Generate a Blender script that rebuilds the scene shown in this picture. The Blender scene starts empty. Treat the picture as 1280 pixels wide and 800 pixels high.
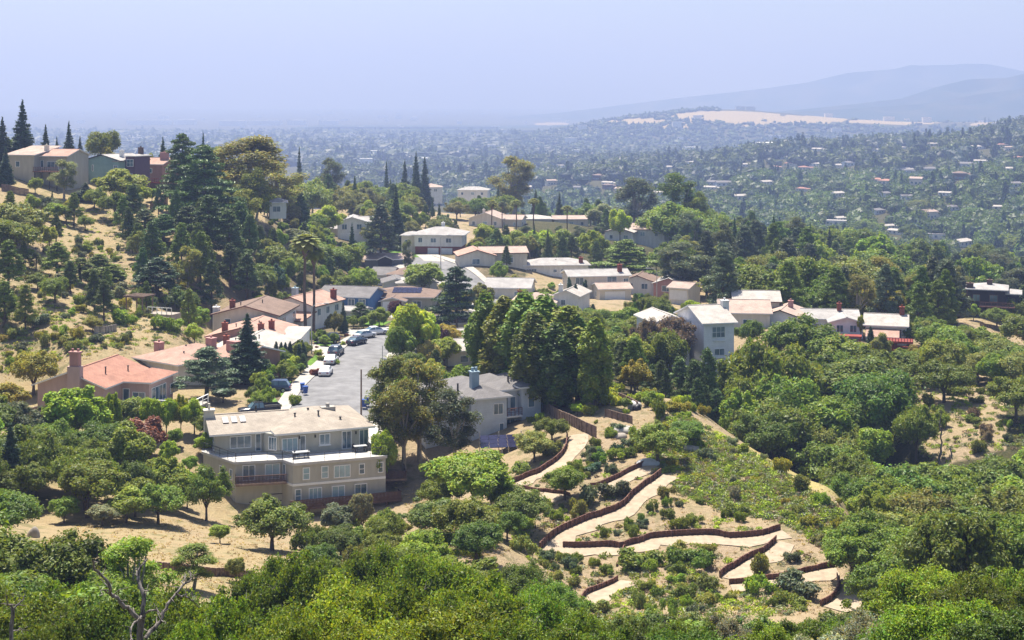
import bpy, math, random
import numpy as np
from mathutils import Vector, Matrix

# ------------------------------------------------------------------ basics
F = 1758.0           # focal length in photo pixels (1280 wide); camera at the origin looking along +Y
HOR = 135.0          # photo row of the horizon
R = math.radians
C = bpy.context.scene.collection
random.seed(7)

def PX(px, d): return (px - 640.0) * d / F
def PZ(py, d): return -(py - HOR) * d / F

def tag(o, label=None, cat=None, group=None, kind=None):
    if label: o['label'] = label
    if cat: o['category'] = cat
    if group: o['group'] = group
    if kind: o['kind'] = kind
    return o

def link(name, me, mats=(), parent=None):
    o = bpy.data.objects.new(name, me)
    C.objects.link(o)
    if me is not None:
        for m in (mats if isinstance(mats, (list, tuple)) else [mats]):
            if m is not None: me.materials.append(m)
    if parent is not None: o.parent = parent
    return o

def empty(name, loc=(0, 0, 0), rz=0.0):
    o = bpy.data.objects.new(name, None)
    o.empty_display_size = 0.5
    C.objects.link(o); o.location = loc; o.rotation_euler = (0, 0, rz)
    return o

def copy_tree(o, parent=None):
    c = o.copy(); C.objects.link(c)
    if parent is not None: c.parent = parent
    for ch in o.children: copy_tree(ch, c)
    return c

def quad_mesh(name, V, Q, tint=None, smooth=False):
    V = np.asarray(V, dtype=np.float32); Q = np.asarray(Q, dtype=np.int32)
    me = bpy.data.meshes.new(name)
    me.vertices.add(len(V)); me.vertices.foreach_set('co', V.ravel())
    me.loops.add(Q.size); me.loops.foreach_set('vertex_index', Q.ravel())
    me.polygons.add(len(Q)); me.polygons.foreach_set('loop_start', np.arange(len(Q), dtype=np.int32) * Q.shape[1])
    me.update(calc_edges=True); me.validate()
    me.polygons.foreach_set('use_smooth', np.full(len(me.polygons), smooth, dtype=bool))
    if tint is not None and len(me.polygons) == len(Q):
        a = me.attributes.new('tint', 'FLOAT_COLOR', 'FACE')
        t = np.ones((len(Q), 4), dtype=np.float32); t[:, :3] = tint
        a.data.foreach_set('color', t.ravel())
    return me

# ------------------------------------------------------------------ materials
class NT:
    def __init__(s, name):
        s.m = bpy.data.materials.new(name); s.m.use_nodes = True
        s.t = s.m.node_tree; s.t.nodes.clear()
        s.out = s.n('ShaderNodeOutputMaterial')
    def n(s, typ, **kw):
        x = s.t.nodes.new(typ)
        for k, v in kw.items(): setattr(x, k, v)
        return x
    def l(s, a, b): s.t.links.new(a, b)
    def mix(s, fac, a, b, mode='MIX'):
        x = s.n('ShaderNodeMix', data_type='RGBA', blend_type=mode)
        for sock, v in ((x.inputs[0], fac), (x.inputs[6], a), (x.inputs[7], b)):
            if hasattr(v, 'is_output'): s.l(v, sock)
            elif isinstance(v, (int, float)): sock.default_value = v
            else: sock.default_value = (*v[:3], 1)
        return x.outputs[2]
    def noise(s, scale, vec, detail=3, rough=.55):
        x = s.n('ShaderNodeTexNoise'); x.inputs['Scale'].default_value = scale
        x.inputs['Detail'].default_value = detail; x.inputs['Roughness'].default_value = rough
        if vec is not None: s.l(vec, x.inputs['Vector'])
        return x.outputs[0]
    def ramp(s, v, a, b):
        x = s.n('ShaderNodeMapRange'); x.inputs[1].default_value = a; x.inputs[2].default_value = b
        s.l(v, x.inputs[0]); return x.outputs[0]
    def math(s, op, a, b=0.0):
        x = s.n('ShaderNodeMath', operation=op)
        for sock, v in ((x.inputs[0], a), (x.inputs[1], b)):
            if hasattr(v, 'is_output'): s.l(v, sock)
            else: sock.default_value = v
        return x.outputs[0]
    def attr(s, name):
        return s.n('ShaderNodeAttribute', attribute_name=name)
    def bsdf(s, col, rough=.8, spec=.3, metal=0.0, bump=None, bstr=.3, bdist=.05):
        b = s.n('ShaderNodeBsdfPrincipled')
        if hasattr(col, 'is_output'): s.l(col, b.inputs['Base Color'])
        else: b.inputs['Base Color'].default_value = (*col[:3], 1)
        b.inputs['Roughness'].default_value = rough
        b.inputs['Specular IOR Level'].default_value = spec
        b.inputs['Metallic'].default_value = metal
        if bump is not None:
            bp = s.n('ShaderNodeBump'); bp.inputs['Strength'].default_value = bstr; bp.inputs['Distance'].default_value = bdist
            s.l(bump, bp.inputs['Height']); s.l(bp.outputs[0], b.inputs['Normal'])
        return b
    def done(s, b): s.l(b.outputs[0], s.out.inputs[0]); return s.m

def mat_plain(name, col, rough=.8, spec=.25, var=.18, scale=1.2, metal=0.0):
    t = NT(name); tc = t.n('ShaderNodeTexCoord').outputs['Object']
    n = t.noise(scale, tc, 4, .6)
    c = t.mix(t.ramp(n, .3, .7), [x * (1 - var) for x in col], [min(1, x * (1 + var * .6)) for x in col])
    return t.done(t.bsdf(c, rough, spec, metal))

def mat_wall(name, col):
    col = [x * .84 for x in col]
    t = NT(name); tc = t.n('ShaderNodeTexCoord').outputs['Object']
    st = t.n('ShaderNodeMapping'); st.inputs['Scale'].default_value = (1.3, 1.3, .25); t.l(tc, st.inputs[0])
    n1 = t.noise(1.0, st.outputs[0], 5, .65); n2 = t.noise(14, tc, 2, .5)
    c = t.mix(t.ramp(n1, .35, .75), [x * .84 for x in col], [min(1, x * 1.05) for x in col])
    return t.done(t.bsdf(c, .9, .2, bump=n2, bstr=.15, bdist=.03))

def mat_siding(name, col):
    col = [x * .86 for x in col]
    t = NT(name); tc = t.n('ShaderNodeTexCoord').outputs['Object']
    w = t.n('ShaderNodeTexWave', wave_type='BANDS', bands_direction='Z', wave_profile='SAW'); w.inputs['Scale'].default_value = 1.0
    w.inputs['Distortion'].default_value = .1; t.l(tc, w.inputs[0])
    n1 = t.noise(.9, tc, 4, .6)
    c = t.mix(t.ramp(n1, .3, .75), [x * .84 for x in col], [min(1, x * 1.05) for x in col])
    return t.done(t.bsdf(c, .8, .25, bump=w.outputs[0], bstr=.5, bdist=.03))

def mat_roof(name, col, rib=3.0, strength=.6, var=.3):
    col = [x * .8 for x in col]
    t = NT(name); tc = t.n('ShaderNodeTexCoord').outputs['Object']
    b = t.n('ShaderNodeTexBrick'); b.inputs['Scale'].default_value = 1.0
    b.inputs['Color1'].default_value = (1, 1, 1, 1); b.inputs['Color2'].default_value = (.55, .55, .55, 1); b.inputs['Mortar'].default_value = (.25, .25, .25, 1)
    b.inputs['Mortar Size'].default_value = .02; b.inputs['Brick Width'].default_value = .45; b.inputs['Row Height'].default_value = .34
    t.l(tc, b.inputs['Vector'])
    n1 = t.noise(.5, tc, 5, .65); n2 = t.noise(3.3, tc, 3, .6)
    c = t.mix(t.ramp(n1, .3, .72), [x * (1 - var) for x in col], [min(1, x * 1.12) for x in col])
    c = t.mix(t.math('MULTIPLY', t.ramp(n2, .45, .8), .35), c, [x * .62 for x in col])
    c = t.mix(.33, c, b.outputs[0], 'MULTIPLY')
    return t.done(t.bsdf(c, .85, .2, bump=b.outputs[0], bstr=strength, bdist=.05))

def mat_leaf(name, trans=.38, warm=(1.25, 1.15, .55)):
    t = NT(name)
    oi = t.n('ShaderNodeObjectInfo'); ti = t.attr('tint')
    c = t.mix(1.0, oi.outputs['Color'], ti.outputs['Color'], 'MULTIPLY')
    h = t.n('ShaderNodeHueSaturation')
    t.l(c, h.inputs['Color'])
    t.l(t.math('ADD', t.math('MULTIPLY', oi.outputs['Random'], .03), .485), h.inputs['Hue'])
    t.l(t.math('ADD', t.math('MULTIPLY', oi.outputs['Random'], .3), .85), h.inputs['Value'])
    b = t.bsdf(h.outputs[0], .5, .3)
    tr = t.n('ShaderNodeBsdfTranslucent')
    t.l(t.mix(1.0, h.outputs[0], warm, 'MULTIPLY'), tr.inputs[0])
    mx = t.n('ShaderNodeMixShader'); mx.inputs[0].default_value = trans
    t.l(b.outputs[0], mx.inputs[1]); t.l(tr.outputs[0], mx.inputs[2])
    t.l(mx.outputs[0], t.out.inputs[0])
    return t.m

def mat_bark(name, a, b):
    t = NT(name); tc = t.n('ShaderNodeTexCoord').outputs['Object']
    st = t.n('ShaderNodeMapping'); st.inputs['Scale'].default_value = (6, 6, 1.2); t.l(tc, st.inputs[0])
    n = t.noise(1.6, st.outputs[0], 4, .65)
    return t.done(t.bsdf(t.mix(t.ramp(n, .35, .65), a, b), .9, .1, bump=n, bstr=.6, bdist=.04))

def mat_objcol(name, rough=.3, spec=.5):
    t = NT(name); oi = t.n('ShaderNodeObjectInfo')
    return t.done(t.bsdf(oi.outputs['Color'], rough, spec))

M = dict(
    leaf=mat_leaf('leaf_foliage'), needle=mat_leaf('needle_foliage', .14, (1.15, 1.1, .7)), scrubleaf=mat_leaf('scrub_foliage', .25),
    bark=mat_bark('bark_brown', (.07, .05, .035), (.17, .13, .1)), palebark=mat_bark('bark_pale', (.22, .19, .15), (.42, .38, .32)),
    deadbark=mat_bark('bark_dead', (.035, .03, .027), (.33, .29, .26)), palmbark=mat_bark('bark_palm', (.1, .07, .05), (.2, .15, .11)),
    white=mat_plain('white_paint', (.8, .8, .8), .5, .35, .05), trim=mat_plain('trim_paint', (.72, .72, .72), .6, .3, .08),
    concrete=mat_plain('concrete', (.38, .355, .32), .9, .2, .22, .8), deck=mat_plain('deck_membrane', (.5, .48, .455), .8, .2, .12),
    asphalt=mat_plain('asphalt', (.19, .187, .19), .9, .15, .3, .5),
    glass=NT('window_glass'), brownwood=mat_plain('brown_timber', (.17, .085, .062), .8, .2, .4, 2.5), darkdeck=mat_plain('dark_deck_timber', (.1, .058, .045), .8, .2, .4, 2.0), fencewood=mat_plain('weathered_fence', (.24, .17, .13), .9, .15, .35, 1.5),
    redwood=mat_plain('red_deck_timber', (.25, .05, .035), .7, .25, .25, 1.5), iron=mat_plain('dark_iron', (.02, .02, .022), .5, .4, .1),
    metal=mat_plain('galvanised_metal', (.45, .46, .48), .45, .5, .08, 1, .6), brick=mat_plain('red_brick', (.24, .075, .05), .9, .15, .3, 6),
    stucco_pink=mat_wall('stucco_pink', (.62, .45, .42)), stucco_tan=mat_wall('stucco_tan', (.54, .52, .45)), stucco_cream=mat_wall('stucco_cream', (.82, .76, .66)),
    stucco_white=mat_wall('stucco_white', (.93, .92, .9)), siding_white=mat_siding('siding_white', (.9, .91, .95)), siding_grey=mat_siding('siding_grey', (.64, .7, .77)),
    siding_blue=mat_siding('siding_blue', (.08, .2, .42)), siding_slate=mat_siding('siding_slate', (.14, .15, .17)), siding_teal=mat_siding('siding_teal', (.3, .46, .45)),
    siding_purple=mat_siding('siding_purple', (.13, .08, .13)), siding_dark=mat_siding('siding_dark', (.035, .028, .028)), siding_brown=mat_siding('siding_brown', (.16, .1, .075)),
    stucco_salmon=mat_wall('stucco_salmon', (.45, .25, .19)), stucco_rose=mat_wall('stucco_rose', (.55, .3, .27)),
    roof_tan=mat_roof('roof_tan_shake', (.5, .43, .355)), roof_terra=mat_roof('roof_terracotta', (.52, .265, .19)), roof_salmon=mat_roof('roof_salmon', (.58, .37, .29)),
    roof_grey=mat_roof('roof_grey', (.25, .235, .235)), roof_lgrey=mat_roof('roof_light_grey', (.52, .49, .47)), roof_brown=mat_roof('roof_brown', (.3, .21, .165)),
    roof_pale=mat_roof('roof_pale', (.6, .55, .5)), roof_rose=mat_roof('roof_rose_tan', (.58, .44, .37)),
    solar=mat_plain('solar_cell', (.02, .02, .05), .12, .12, .3, 1.5), bluebin=mat_plain('blue_plastic', (.015, .07, .3), .45, .4, .1),
    bluemetal=mat_plain('blue_painted_metal', (.3, .4, .47), .5, .4, .1), carpaint=mat_objcol('car_paint', .25, .6), tyre=mat_plain('tyre_rubber', (.012, .012, .012), .9, .2, .1),
    lamp=mat_plain('clear_lens', (.7, .7, .68), .15, .6, .05), skylight=mat_plain('skylight_glass', (.5, .46, .45), .25, .5, .1), maroon=mat_plain('maroon_roofing', (.3, .05, .06), .7, .25, .2),
    tarp=mat_plain('white_tarp', (.55, .54, .53), .5, .35, .1), blacktarp=mat_plain('black_tarp', (.015, .015, .018), .5, .35, .1), stone=mat_plain('stone', (.33, .29, .25), .9, .15, .35, 1.7),
)
_t = M['glass']; _tc = _t.n('ShaderNodeTexCoord').outputs['Object']; _n = _t.noise(.5, _tc, 2)
M['glass'] = _t.done(_t.bsdf(_t.mix(_t.ramp(_n, .35, .65), (.04, .085, .12), (.14, .22, .28)), .08, .7))
M['curtain'] = mat_plain('curtained_glass', (.3, .42, .47), .2, .6, .3, .8)

# ------------------------------------------------------------------ terrain
CT = []   # control points (px, d, z)
def cp(*rows):
    for px, d, z in rows: CT.append((px, d, z))
def cy(*rows):      # (px, py, d): a ground point seen at that pixel
    for px, py, d in rows: CT.append((px, d, PZ(py, d)))
for px in (-700, -300, 100, 400, 640, 900, 1200, 1600, 2000):
    cp((px, 4, -2.2), (px, 12, -6), (px, 22, -11.5), (px, 45, -21))
for px in (-600, -200): cp((px, 80, -32), (px, 120, -33), (px, 170, -31), (px, 260, -15), (px, 340, -2), (px, 450, 2), (px, 650, -20))
cp((60, 62, -28), (350, 62, -28.5), (640, 62, -28), (900, 62, -27.5), (1240, 62, -26.5))
cp((100, 84, -34), (400, 84, -35), (640, 85, -34.5), (900, 85, -34.5), (1200, 85, -32.5))
cy((250, 742, 105), (60, 700, 121), (200, 660, 140), (290, 690, 128), (120, 668, 134), (30, 640, 146), (150, 690, 126))
cp((400, 105, -38.5), (520, 110, -40), (620, 105, -38.5), (400, 130, -42), (500, 130, -42.5))
cy((620, 692, 126), (560, 640, 150), (345, 655, 152))
cp((290, 164, -46.6), (480, 166, -47.9), (380, 163, -47.9), (430, 164, -48), (330, 164, -47.2), (540, 165, -46.6))
cp((265, 226, -41), (265, 245, -40.6), (265, 262, -39.6), (310, 226, -42), (310, 245, -41.6), (310, 260, -40.6), (340, 240, -41.7), (230, 212, -40.4))
cp((270, 176, -41.8), (370, 186, -41.6), (470, 186, -41.7), (300, 187, -41.6))
# terraced spur
cy((640, 606, 157), (709, 555, 167), (800, 510, 178), (850, 500, 181), (700, 600, 155), (820, 600, 152), (680, 686, 137), (760, 642, 145.5),
   (800, 680, 137.5), (970, 668, 137.5), (860, 720, 129.5), (740, 770, 121.5), (900, 718, 130), (960, 694, 133), (1040, 713, 129.5), (1062, 748, 124),
   (920, 733, 127.3), (960, 574, 164), (1048, 614, 149.5), (900, 538, 173), (900, 610, 151), (1000, 640, 142), (1062, 690, 134),
   (875, 520, 177), (930, 557, 168.5), (990, 590, 158.5), (1020, 602, 153.5), (870, 570, 161), (940, 625, 148), (980, 620, 148.5), (1030, 660, 139), (1066, 660, 140), (1072, 720, 128), (830, 545, 169), (780, 560, 164.5), (900, 660, 140),
   (880, 700, 133), (930, 715, 130.5), (910, 690, 134.5), (1000, 700, 132), (840, 700, 133.2), (800, 720, 129.5))
cp((900, 188, -43), (960, 178, -45), (1010, 170, -46), (1060, 158, -46.5))
cp((800, 105, -39.5), (950, 105, -39.5), (1050, 105, -39.2), (680, 110, -40.5))
# ravine right of the spur
cp((1000, 187, -51.5), (950, 205, -51), (1080, 178, -51.5), (1120, 160, -49.5), (1200, 168, -52), (1300, 165, -50), (1090, 152, -48.5),
   (1150, 130, -45), (1290, 130, -43), (1180, 110, -41), (1290, 100, -37), (1100, 112, -42))
cy((1150, 505, 214), (1230, 540, 198), (1170, 572, 193), (1235, 462, 250), (1255, 418, 308), (1230, 394, 320), (1150, 470, 240), (1300, 520, 205), (1350, 440, 260))
cp((1050, 225, -49), (960, 228, -48.5), (870, 205, -47), (820, 205, -42.5), (1100, 258, -42.8), (1040, 262, -41.5), (960, 265, -40.7), (890, 246, -43.5), (900, 236, -46))
# plateau, street
cp((130, 190, -40.4), (200, 190, -41), (250, 195, -41), (350, 187, -41.6), (460, 187, -41.6), (400, 225, -41.7), (480, 225, -41.7), (440, 253, -41.7), (340, 225, -41.2), (340, 250, -40.5),
   (480, 268, -41.8), (560, 190, -42.2), (560, 225, -43.4), (570, 250, -44), (620, 182, -42), (650, 215, -41), (720, 208, -40), (760, 195, -39.5), (560, 270, -43.4), (640, 260, -43.5),
   (720, 260, -43), (780, 240, -42.5), (400, 285, -42.5), (450, 300, -43), (520, 300, -43.2), (600, 300, -43.4), (700, 305, -43.6), (780, 318, -44), (830, 300, -44.3), (700, 345, -44), (800, 345, -45), (400, 272, -42.3), (360, 268, -42.2),
   (880, 290, -43), (520, 372, -39.6), (480, 340, -42.6), (590, 345, -39.8), (600, 354, -38.9), (645, 358, -39.4), (560, 350, -40.3), (640, 345, -42), (430, 400, -37.6), (540, 388, -40), (640, 400, -42), (460, 366, -42.2))
cp((610, 470, -40), (700, 490, -40), (800, 440, -43), (540, 480, -37.5), (450, 480, -35), (600, 560, -43), (700, 580, -48), (500, 560, -42))
# left hill
cy((40, 480, 205), (100, 440, 208), (160, 400, 235), (230, 410, 228), (60, 400, 222), (20, 340, 245), (110, 318, 275), (60, 300, 280), (250, 350, 270), (300, 330, 290),
   (150, 300, 292), (30, 250, 315), (100, 258, 318), (200, 250, 335), (330, 300, 330), (330, 270, 350), (50, 232, 332), (140, 234, 346), (195, 238, 356), (280, 420, 240), (290, 368, 275), (350, 330, 320))
cp((50, 380, -13), (150, 400, -18), (250, 400, -27), (350, 420, -33), (0, 360, -12), (50, 480, -22), (200, 520, -36), (350, 540, -42))
# wooded slopes beyond the crest
cp((950, 300, -47), (1050, 330, -50), (1150, 340, -53), (1250, 360, -55), (950, 370, -47), (950, 460, -50), (1050, 440, -54), (1200, 460, -61), (880, 450, -49), (900, 600, -62), (1080, 600, -70), (1280, 560, -72))
for px, z7, z9, z11, z15, z18, z20, z25 in ((-200, -70, -100, -102, -102, -102, -102, -104), (200, -75, -102, -104, -103, -103, -103, -104), (500, -75, -102, -102, -98, -98, -98, -102), (650, -75, -97, -93, -92, -92, -96, -102),
        (800, -78, -90, -86, -82, -80, -86, -98), (950, -82, -86, -80, -74, -68, -74, -96), (1100, -85, -82, -76, -66, -56, -54, -90), (1280, -84, -78, -68, -54, -38, -30, -82), (1500, -75, -60, -50, -35, -20, -10, -60)):
    cp((px, 720, z7), (px, 880, z9), (px, 1100, z11), (px, 1500, z15), (px, 1800, z18), (px, 2050, z20), (px, 2500, z25))
for px in (-300, 200, 500, 650): cp((px, 3500, -104), (px, 5000, -103), (px, 7000, -90), (px, 10000, -52), (px, 14000, -20), (px, 15900, -10))
for px, h in ((760, -42), (820, -24), (880, -9), (940, -11), (1000, -24), (1100, -42), (1250, -46), (1500, -40)):
    cp((px, 3300, -100), (px, 3750, -88), (px, 4400, h), (px, 4900, h - 8), (px, 5800, -90), (px, 8000, -85), (px, 12000, -60))

CTa = np.array(CT, dtype=float)
def feat(px, d): return np.stack([px / 240.0, np.log(d) * 3.2], -1)
_X = feat(CTa[:, 0], CTa[:, 1]); _n = len(_X)
def kern(r): return np.sqrt(r * r + .015)
_D = np.sqrt(((_X[:, None] - _X[None]) ** 2).sum(-1))
_A = np.zeros((_n + 3, _n + 3)); _A[:_n, :_n] = -kern(_D) + np.eye(_n) * .012
_A[:_n, _n:] = np.c_[np.ones(_n), _X]; _A[_n:, :_n] = _A[:_n, _n:].T
_W = np.linalg.solve(_A, np.r_[CTa[:, 2], 0, 0, 0])

def smooth(a, b, x):
    t = np.clip((x - a) / (b - a), 0, 1); return t * t * (3 - 2 * t)
_rs = np.random.RandomState(3)
_wv = [(_rs.uniform(-1, 1, 2) * k, _rs.uniform(0, 6.28), a) for k, a in ((.09, .5), (.13, .4), (.22, .25), (.3, .2), (.55, .12), (.8, .08), (1.3, .05), (1.7, .04)) for _ in (0, 1)]
def Hpd(px, d):
    px = np.atleast_1d(np.asarray(px, float)); d = np.atleast_1d(np.asarray(d, float))
    out = np.empty(px.shape)
    for i in range(0, px.size, 20000):
        q = feat(px.ravel()[i:i + 20000], d.ravel()[i:i + 20000])
        r = np.sqrt(((q[:, None] - _X[None]) ** 2).sum(-1))
        out.ravel()[i:i + 20000] = -kern(r) @ _W[:_n] + _W[_n] + q @ _W[_n + 1:]
    X = (px - 640) * d / F
    bump = sum(a * np.sin(k[0] * X + k[1] * d + p) for k, p, a in _wv)
    yard = smooth(300, 350, px) * (1 - smooth(600, 660, px)) * smooth(176, 184, d) * (1 - smooth(390, 420, d))
    far = smooth(700, 1200, d)
    terr = smooth(600, 660, px) * (1 - smooth(1080, 1120, px)) * smooth(112, 120, d) * (1 - smooth(182, 190, d))
    bump = bump * (1 - yard) * .45 * (1 - far) * (1 - .75 * terr)
    bump = bump + far * (6 * np.sin(X * .011 + 1.3) * np.sin(d * .009) + 4 * np.sin(X * .023 - d * .017)) * (1 - smooth(2200, 3200, d))
    return out + bump
# cterr
def H(X, Y): return float(Hpd(640 + X * F / Y, Y)[0])
def G(px, d):                     # ground point under pixel column px at distance d
    return Vector((PX(px, d), d, float(Hpd(px, d)[0])))
_ds = np.exp(np.linspace(math.log(30), math.log(2400), 700))
def T(px, py, dmin=30, dmax=2400):   # first ground point seen at pixel (px, py)
    m = _ds[(_ds >= dmin) & (_ds <= dmax)]
    h = Hpd(np.full(m.shape, float(px)), m)
    hit = np.nonzero(h >= -(py - HOR) / F * m)[0]
    d = m[hit[0]] if len(hit) else dmax
    return Vector((PX(px, d), d, float(Hpd(px, d)[0])))
def pix(v): return 640 + v[0] * F / v[1], HOR - v[2] * F / v[1]

def in_poly(x, y, poly):
    c = np.zeros(np.shape(x), bool); j = len(poly) - 1
    for i in range(len(poly)):
        xi, yi = poly[i]; xj, yj = poly[j]
        with np.errstate(divide='ignore', invalid='ignore'):
            c ^= ((yi > y) != (yj > y)) & (x < (xj - xi) * (y - yi) / (yj - yi + 1e-9) + xi)
        j = i
    return c

def build_ground():
    cols = np.arange(-560, 1841, 4.0)
    rows = np.r_[np.exp(np.arange(math.log(4), math.log(60), .03)), np.exp(np.arange(math.log(60), math.log(520), .0065)), np.exp(np.arange(math.log(520), math.log(2600), .014)), np.exp(np.linspace(math.log(2600), math.log(16000), 90))]
    PXg, Dg = np.meshgrid(cols, rows)
    Z = Hpd(PXg, Dg)
    X = (PXg - 640) * Dg / F
    V = np.stack([X, Dg, Z], -1).reshape(-1, 3)
    nr, nc = PXg.shape
    i = np.arange(nr * nc).reshape(nr, nc)
    Q = np.stack([i[:-1, :-1], i[:-1, 1:], i[1:, 1:], i[1:, :-1]], -1).reshape(-1, 4)
    me = quad_mesh('ground', V, Q, smooth=True)
    py = HOR - Z * F / Dg
    # what grows or lies on the ground: bare soil / dry straw / leaf litter / valley woodland
    wood = np.zeros(X.shape); straw = np.full(X.shape, .55); gold = np.zeros(X.shape)
    def put(arr, poly, lo, hi, v):
        m = in_poly(PXg, py, poly) & (Dg > lo) & (Dg < hi); arr[m] = v
    wood[(PXg > 1060) & (Dg < 215) & (Dg > 90)] = .85
    wood[(PXg > 930) & (Dg > 180) & (Dg < 232)] = .9
    wood[(PXg > 640) & (Dg > 380) & (Dg < 700)] = .8
    wood[(PXg > 900) & (Dg > 275) & (Dg < 700)] = .85
    wood[(Dg > 700)] = .82
    wood[(Dg < 95)] = .7
    wood[(PXg > 740) & (PXg < 900) & (Dg > 184) & (Dg < 300)] = .7
    wood[(PXg > 330) & (PXg < 660) & (Dg > 184) & (Dg < 420)] = .58
    straw[(PXg < 330)] = .7
    put(wood, [(1195, 398), (1300, 398), (1300, 440), (1215, 445)], 240, 340, .05)
    put(wood, [(1110, 470), (1260, 450), (1260, 560), (1180, 585), (1120, 540)], 170, 260, .25)
    put(gold, [(930, 555), (985, 575), (1052, 605), (1056, 625), (1010, 610), (940, 575)], 130, 200, 1)
    put(gold, [(860, 520), (910, 545), (940, 570), (925, 572), (868, 540)], 130, 200, .7)
    far = Dg > 3400
    for cx, cyy, rx, ry in ((800, 152, 26, 4), (790, 152.5, 40, 2), (905, 146, 70, 7), (960, 150, 75, 5.5), (1010, 149, 50, 4), (1120, 152, 60, 3.4), (1200, 150, 60, 3.2), (1255, 155, 40, 2.4), (845, 157, 30, 1.8), (690, 155, 22, 1.6)):
        m = far & (((PXg - cx) / rx) ** 2 + ((py - cyy) / ry) ** 2 < 1); wood[m] = -.6; straw[m] = 1.5
    for nm, arr in (('wood', wood), ('straw', straw), ('gold', gold)):
        a = me.attributes.new(nm, 'FLOAT', 'POINT'); a.data.foreach_set('value', arr.ravel().astype(np.float32))
    t = NT('dry_hillside'); pos = t.n('ShaderNodeNewGeometry').outputs['Position']
    n1 = t.noise(.06, pos, 6, .6); n2 = t.noise(.45, pos, 5, .65); n3 = t.noise(2.6, pos, 4, .7); n4 = t.noise(9, pos, 2, .6)
    soil = t.mix(t.ramp(n3, .3, .7), (.26, .19, .125), (.42, .325, .23))
    dry = t.mix(t.ramp(n2, .3, .7), (.3, .225, .12), (.43, .345, .2))
    base = t.mix(t.ramp(t.math('ADD', t.attr('straw').outputs['Fac'], t.math('SUBTRACT', n1, .5)), .35, .75), soil, dry)
    weeds = t.mix(t.ramp(n3, .3, .7), (.08, .09, .03), (.17, .155, .065))
    base = t.mix(t.math('MULTIPLY', t.ramp(n2, .5, .64), .7), base, weeds)
    base = t.mix(t.attr('gold').outputs['Fac'], base, t.mix(t.ramp(n3, .3, .7), (.33, .27, .1), (.44, .37, .17)))
    litter = t.mix(t.ramp(n3, .3, .7), (.035, .045, .018), (.1, .085, .04))
    base = t.mix(t.ramp(t.math('ADD', t.attr('wood').outputs['Fac'], t.math('MULTIPLY', t.math('SUBTRACT', n2, .5), .9)), .3, .75), base, litter)
    bump = t.math('ADD', n3, t.math('MULTIPLY', n4, .4))
    t.done(t.bsdf(base, .95, .08, bump=bump, bstr=.9, bdist=.4))
    o = link('ground', me, t.m); tag(o, kind='structure')
build_ground()
# ------------------------------------------------------------------ plants: meshes
def cube_sphere(n=3):
    V = []; Q = []; key = {}
    for ax in range(3):
        for sg in (-1, 1):
            idx = {}
            for i in range(n + 1):
                for j in range(n + 1):
                    p = [0, 0, 0]; p[ax] = sg; p[(ax + 1) % 3] = -1 + 2 * i / n; p[(ax + 2) % 3] = -1 + 2 * j / n
                    v = np.array(p, float); v /= np.linalg.norm(v); k = tuple(np.round(v, 4))
                    if k not in key: key[k] = len(V); V.append(v)
                    idx[i, j] = key[k]
            for i in range(n):
                for j in range(n):
                    q = [idx[i, j], idx[i + 1, j], idx[i + 1, j + 1], idx[i, j + 1]]
                    Q.append(q if sg > 0 else q[::-1])
    return np.array(V), np.array(Q)
CS = cube_sphere(3); CS2 = cube_sphere(2)

def leaf_quads(c, n, size, rng, slim=.55, bend=.25):
    N = len(c)
    n = n / (np.linalg.norm(n, axis=1, keepdims=True) + 1e-9)
    t = np.cross(n, rng.normal(size=(N, 3))); t /= (np.linalg.norm(t, axis=1, keepdims=True) + 1e-9)
    b = np.cross(n, t); s = (size * rng.uniform(.6, 1.35, (N, 1)))
    V = np.stack([c + t * s - n * s * bend, c + b * s * slim, c - t * s - n * s * bend, c - b * s * slim], 1).reshape(-1, 3)
    Q = np.arange(4 * N).reshape(N, 4)
    return V, Q

def lobes_mesh(name, lobes, n, size, rng, core=.78, up=.25, outward=.8, slim=.55, tintvar=.35, shell=(.8, 1.08), hue=.12, droop=0.0):
    """A crown: leaf-sized faces spread over and through a set of leaf clumps; each clump has an added dark core that stops light passing through."""
    lobes = np.array(lobes, float)
    area = (lobes[:, 3] * lobes[:, 4] * lobes[:, 5]) ** (2 / 3)
    cnt = np.maximum(4, (n * area / area.sum()).astype(int))
    VV, QQ, TT = [], [], []; off = 0
    for L, k in zip(lobes, cnt):
        d = rng.normal(size=(k, 3)); d[:, 2] += up; d /= np.linalg.norm(d, axis=1, keepdims=True)
        rr = rng.uniform(shell[0], shell[1], (k, 1)) * (1 + .12 * np.sin(d[:, :1] * 5 + L[0]) * np.sin(d[:, 1:2] * 6 + L[1]))
        c = L[:3] + d * L[3:6] * rr
        nn = d * outward + rng.normal(size=(k, 3)) * .5; nn[:, 2] += .45
        v, q = leaf_quads(c, nn, size, rng, slim)
        clump = rng.uniform(1 - tintvar * .5, 1 + tintvar * .5)
        tv = clump * rng.uniform(1 - tintvar, 1 + tintvar, (k, 1)); hv = rng.normal(0, hue, (k, 1))
        VV.append(v); QQ.append(q + off); off += len(v); TT.append(np.hstack([tv * (1 + hv), tv, tv * (1 - hv)]))
        if core > 0:  # added hidden core, tinted darker, keeps light from passing through the clump
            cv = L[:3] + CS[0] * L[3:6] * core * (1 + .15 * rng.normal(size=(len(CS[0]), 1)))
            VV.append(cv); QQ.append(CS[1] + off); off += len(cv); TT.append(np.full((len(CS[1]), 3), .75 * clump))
    return quad_mesh(name, np.concatenate(VV), np.concatenate(QQ), np.clip(np.concatenate(TT), .05, 3))

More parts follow.
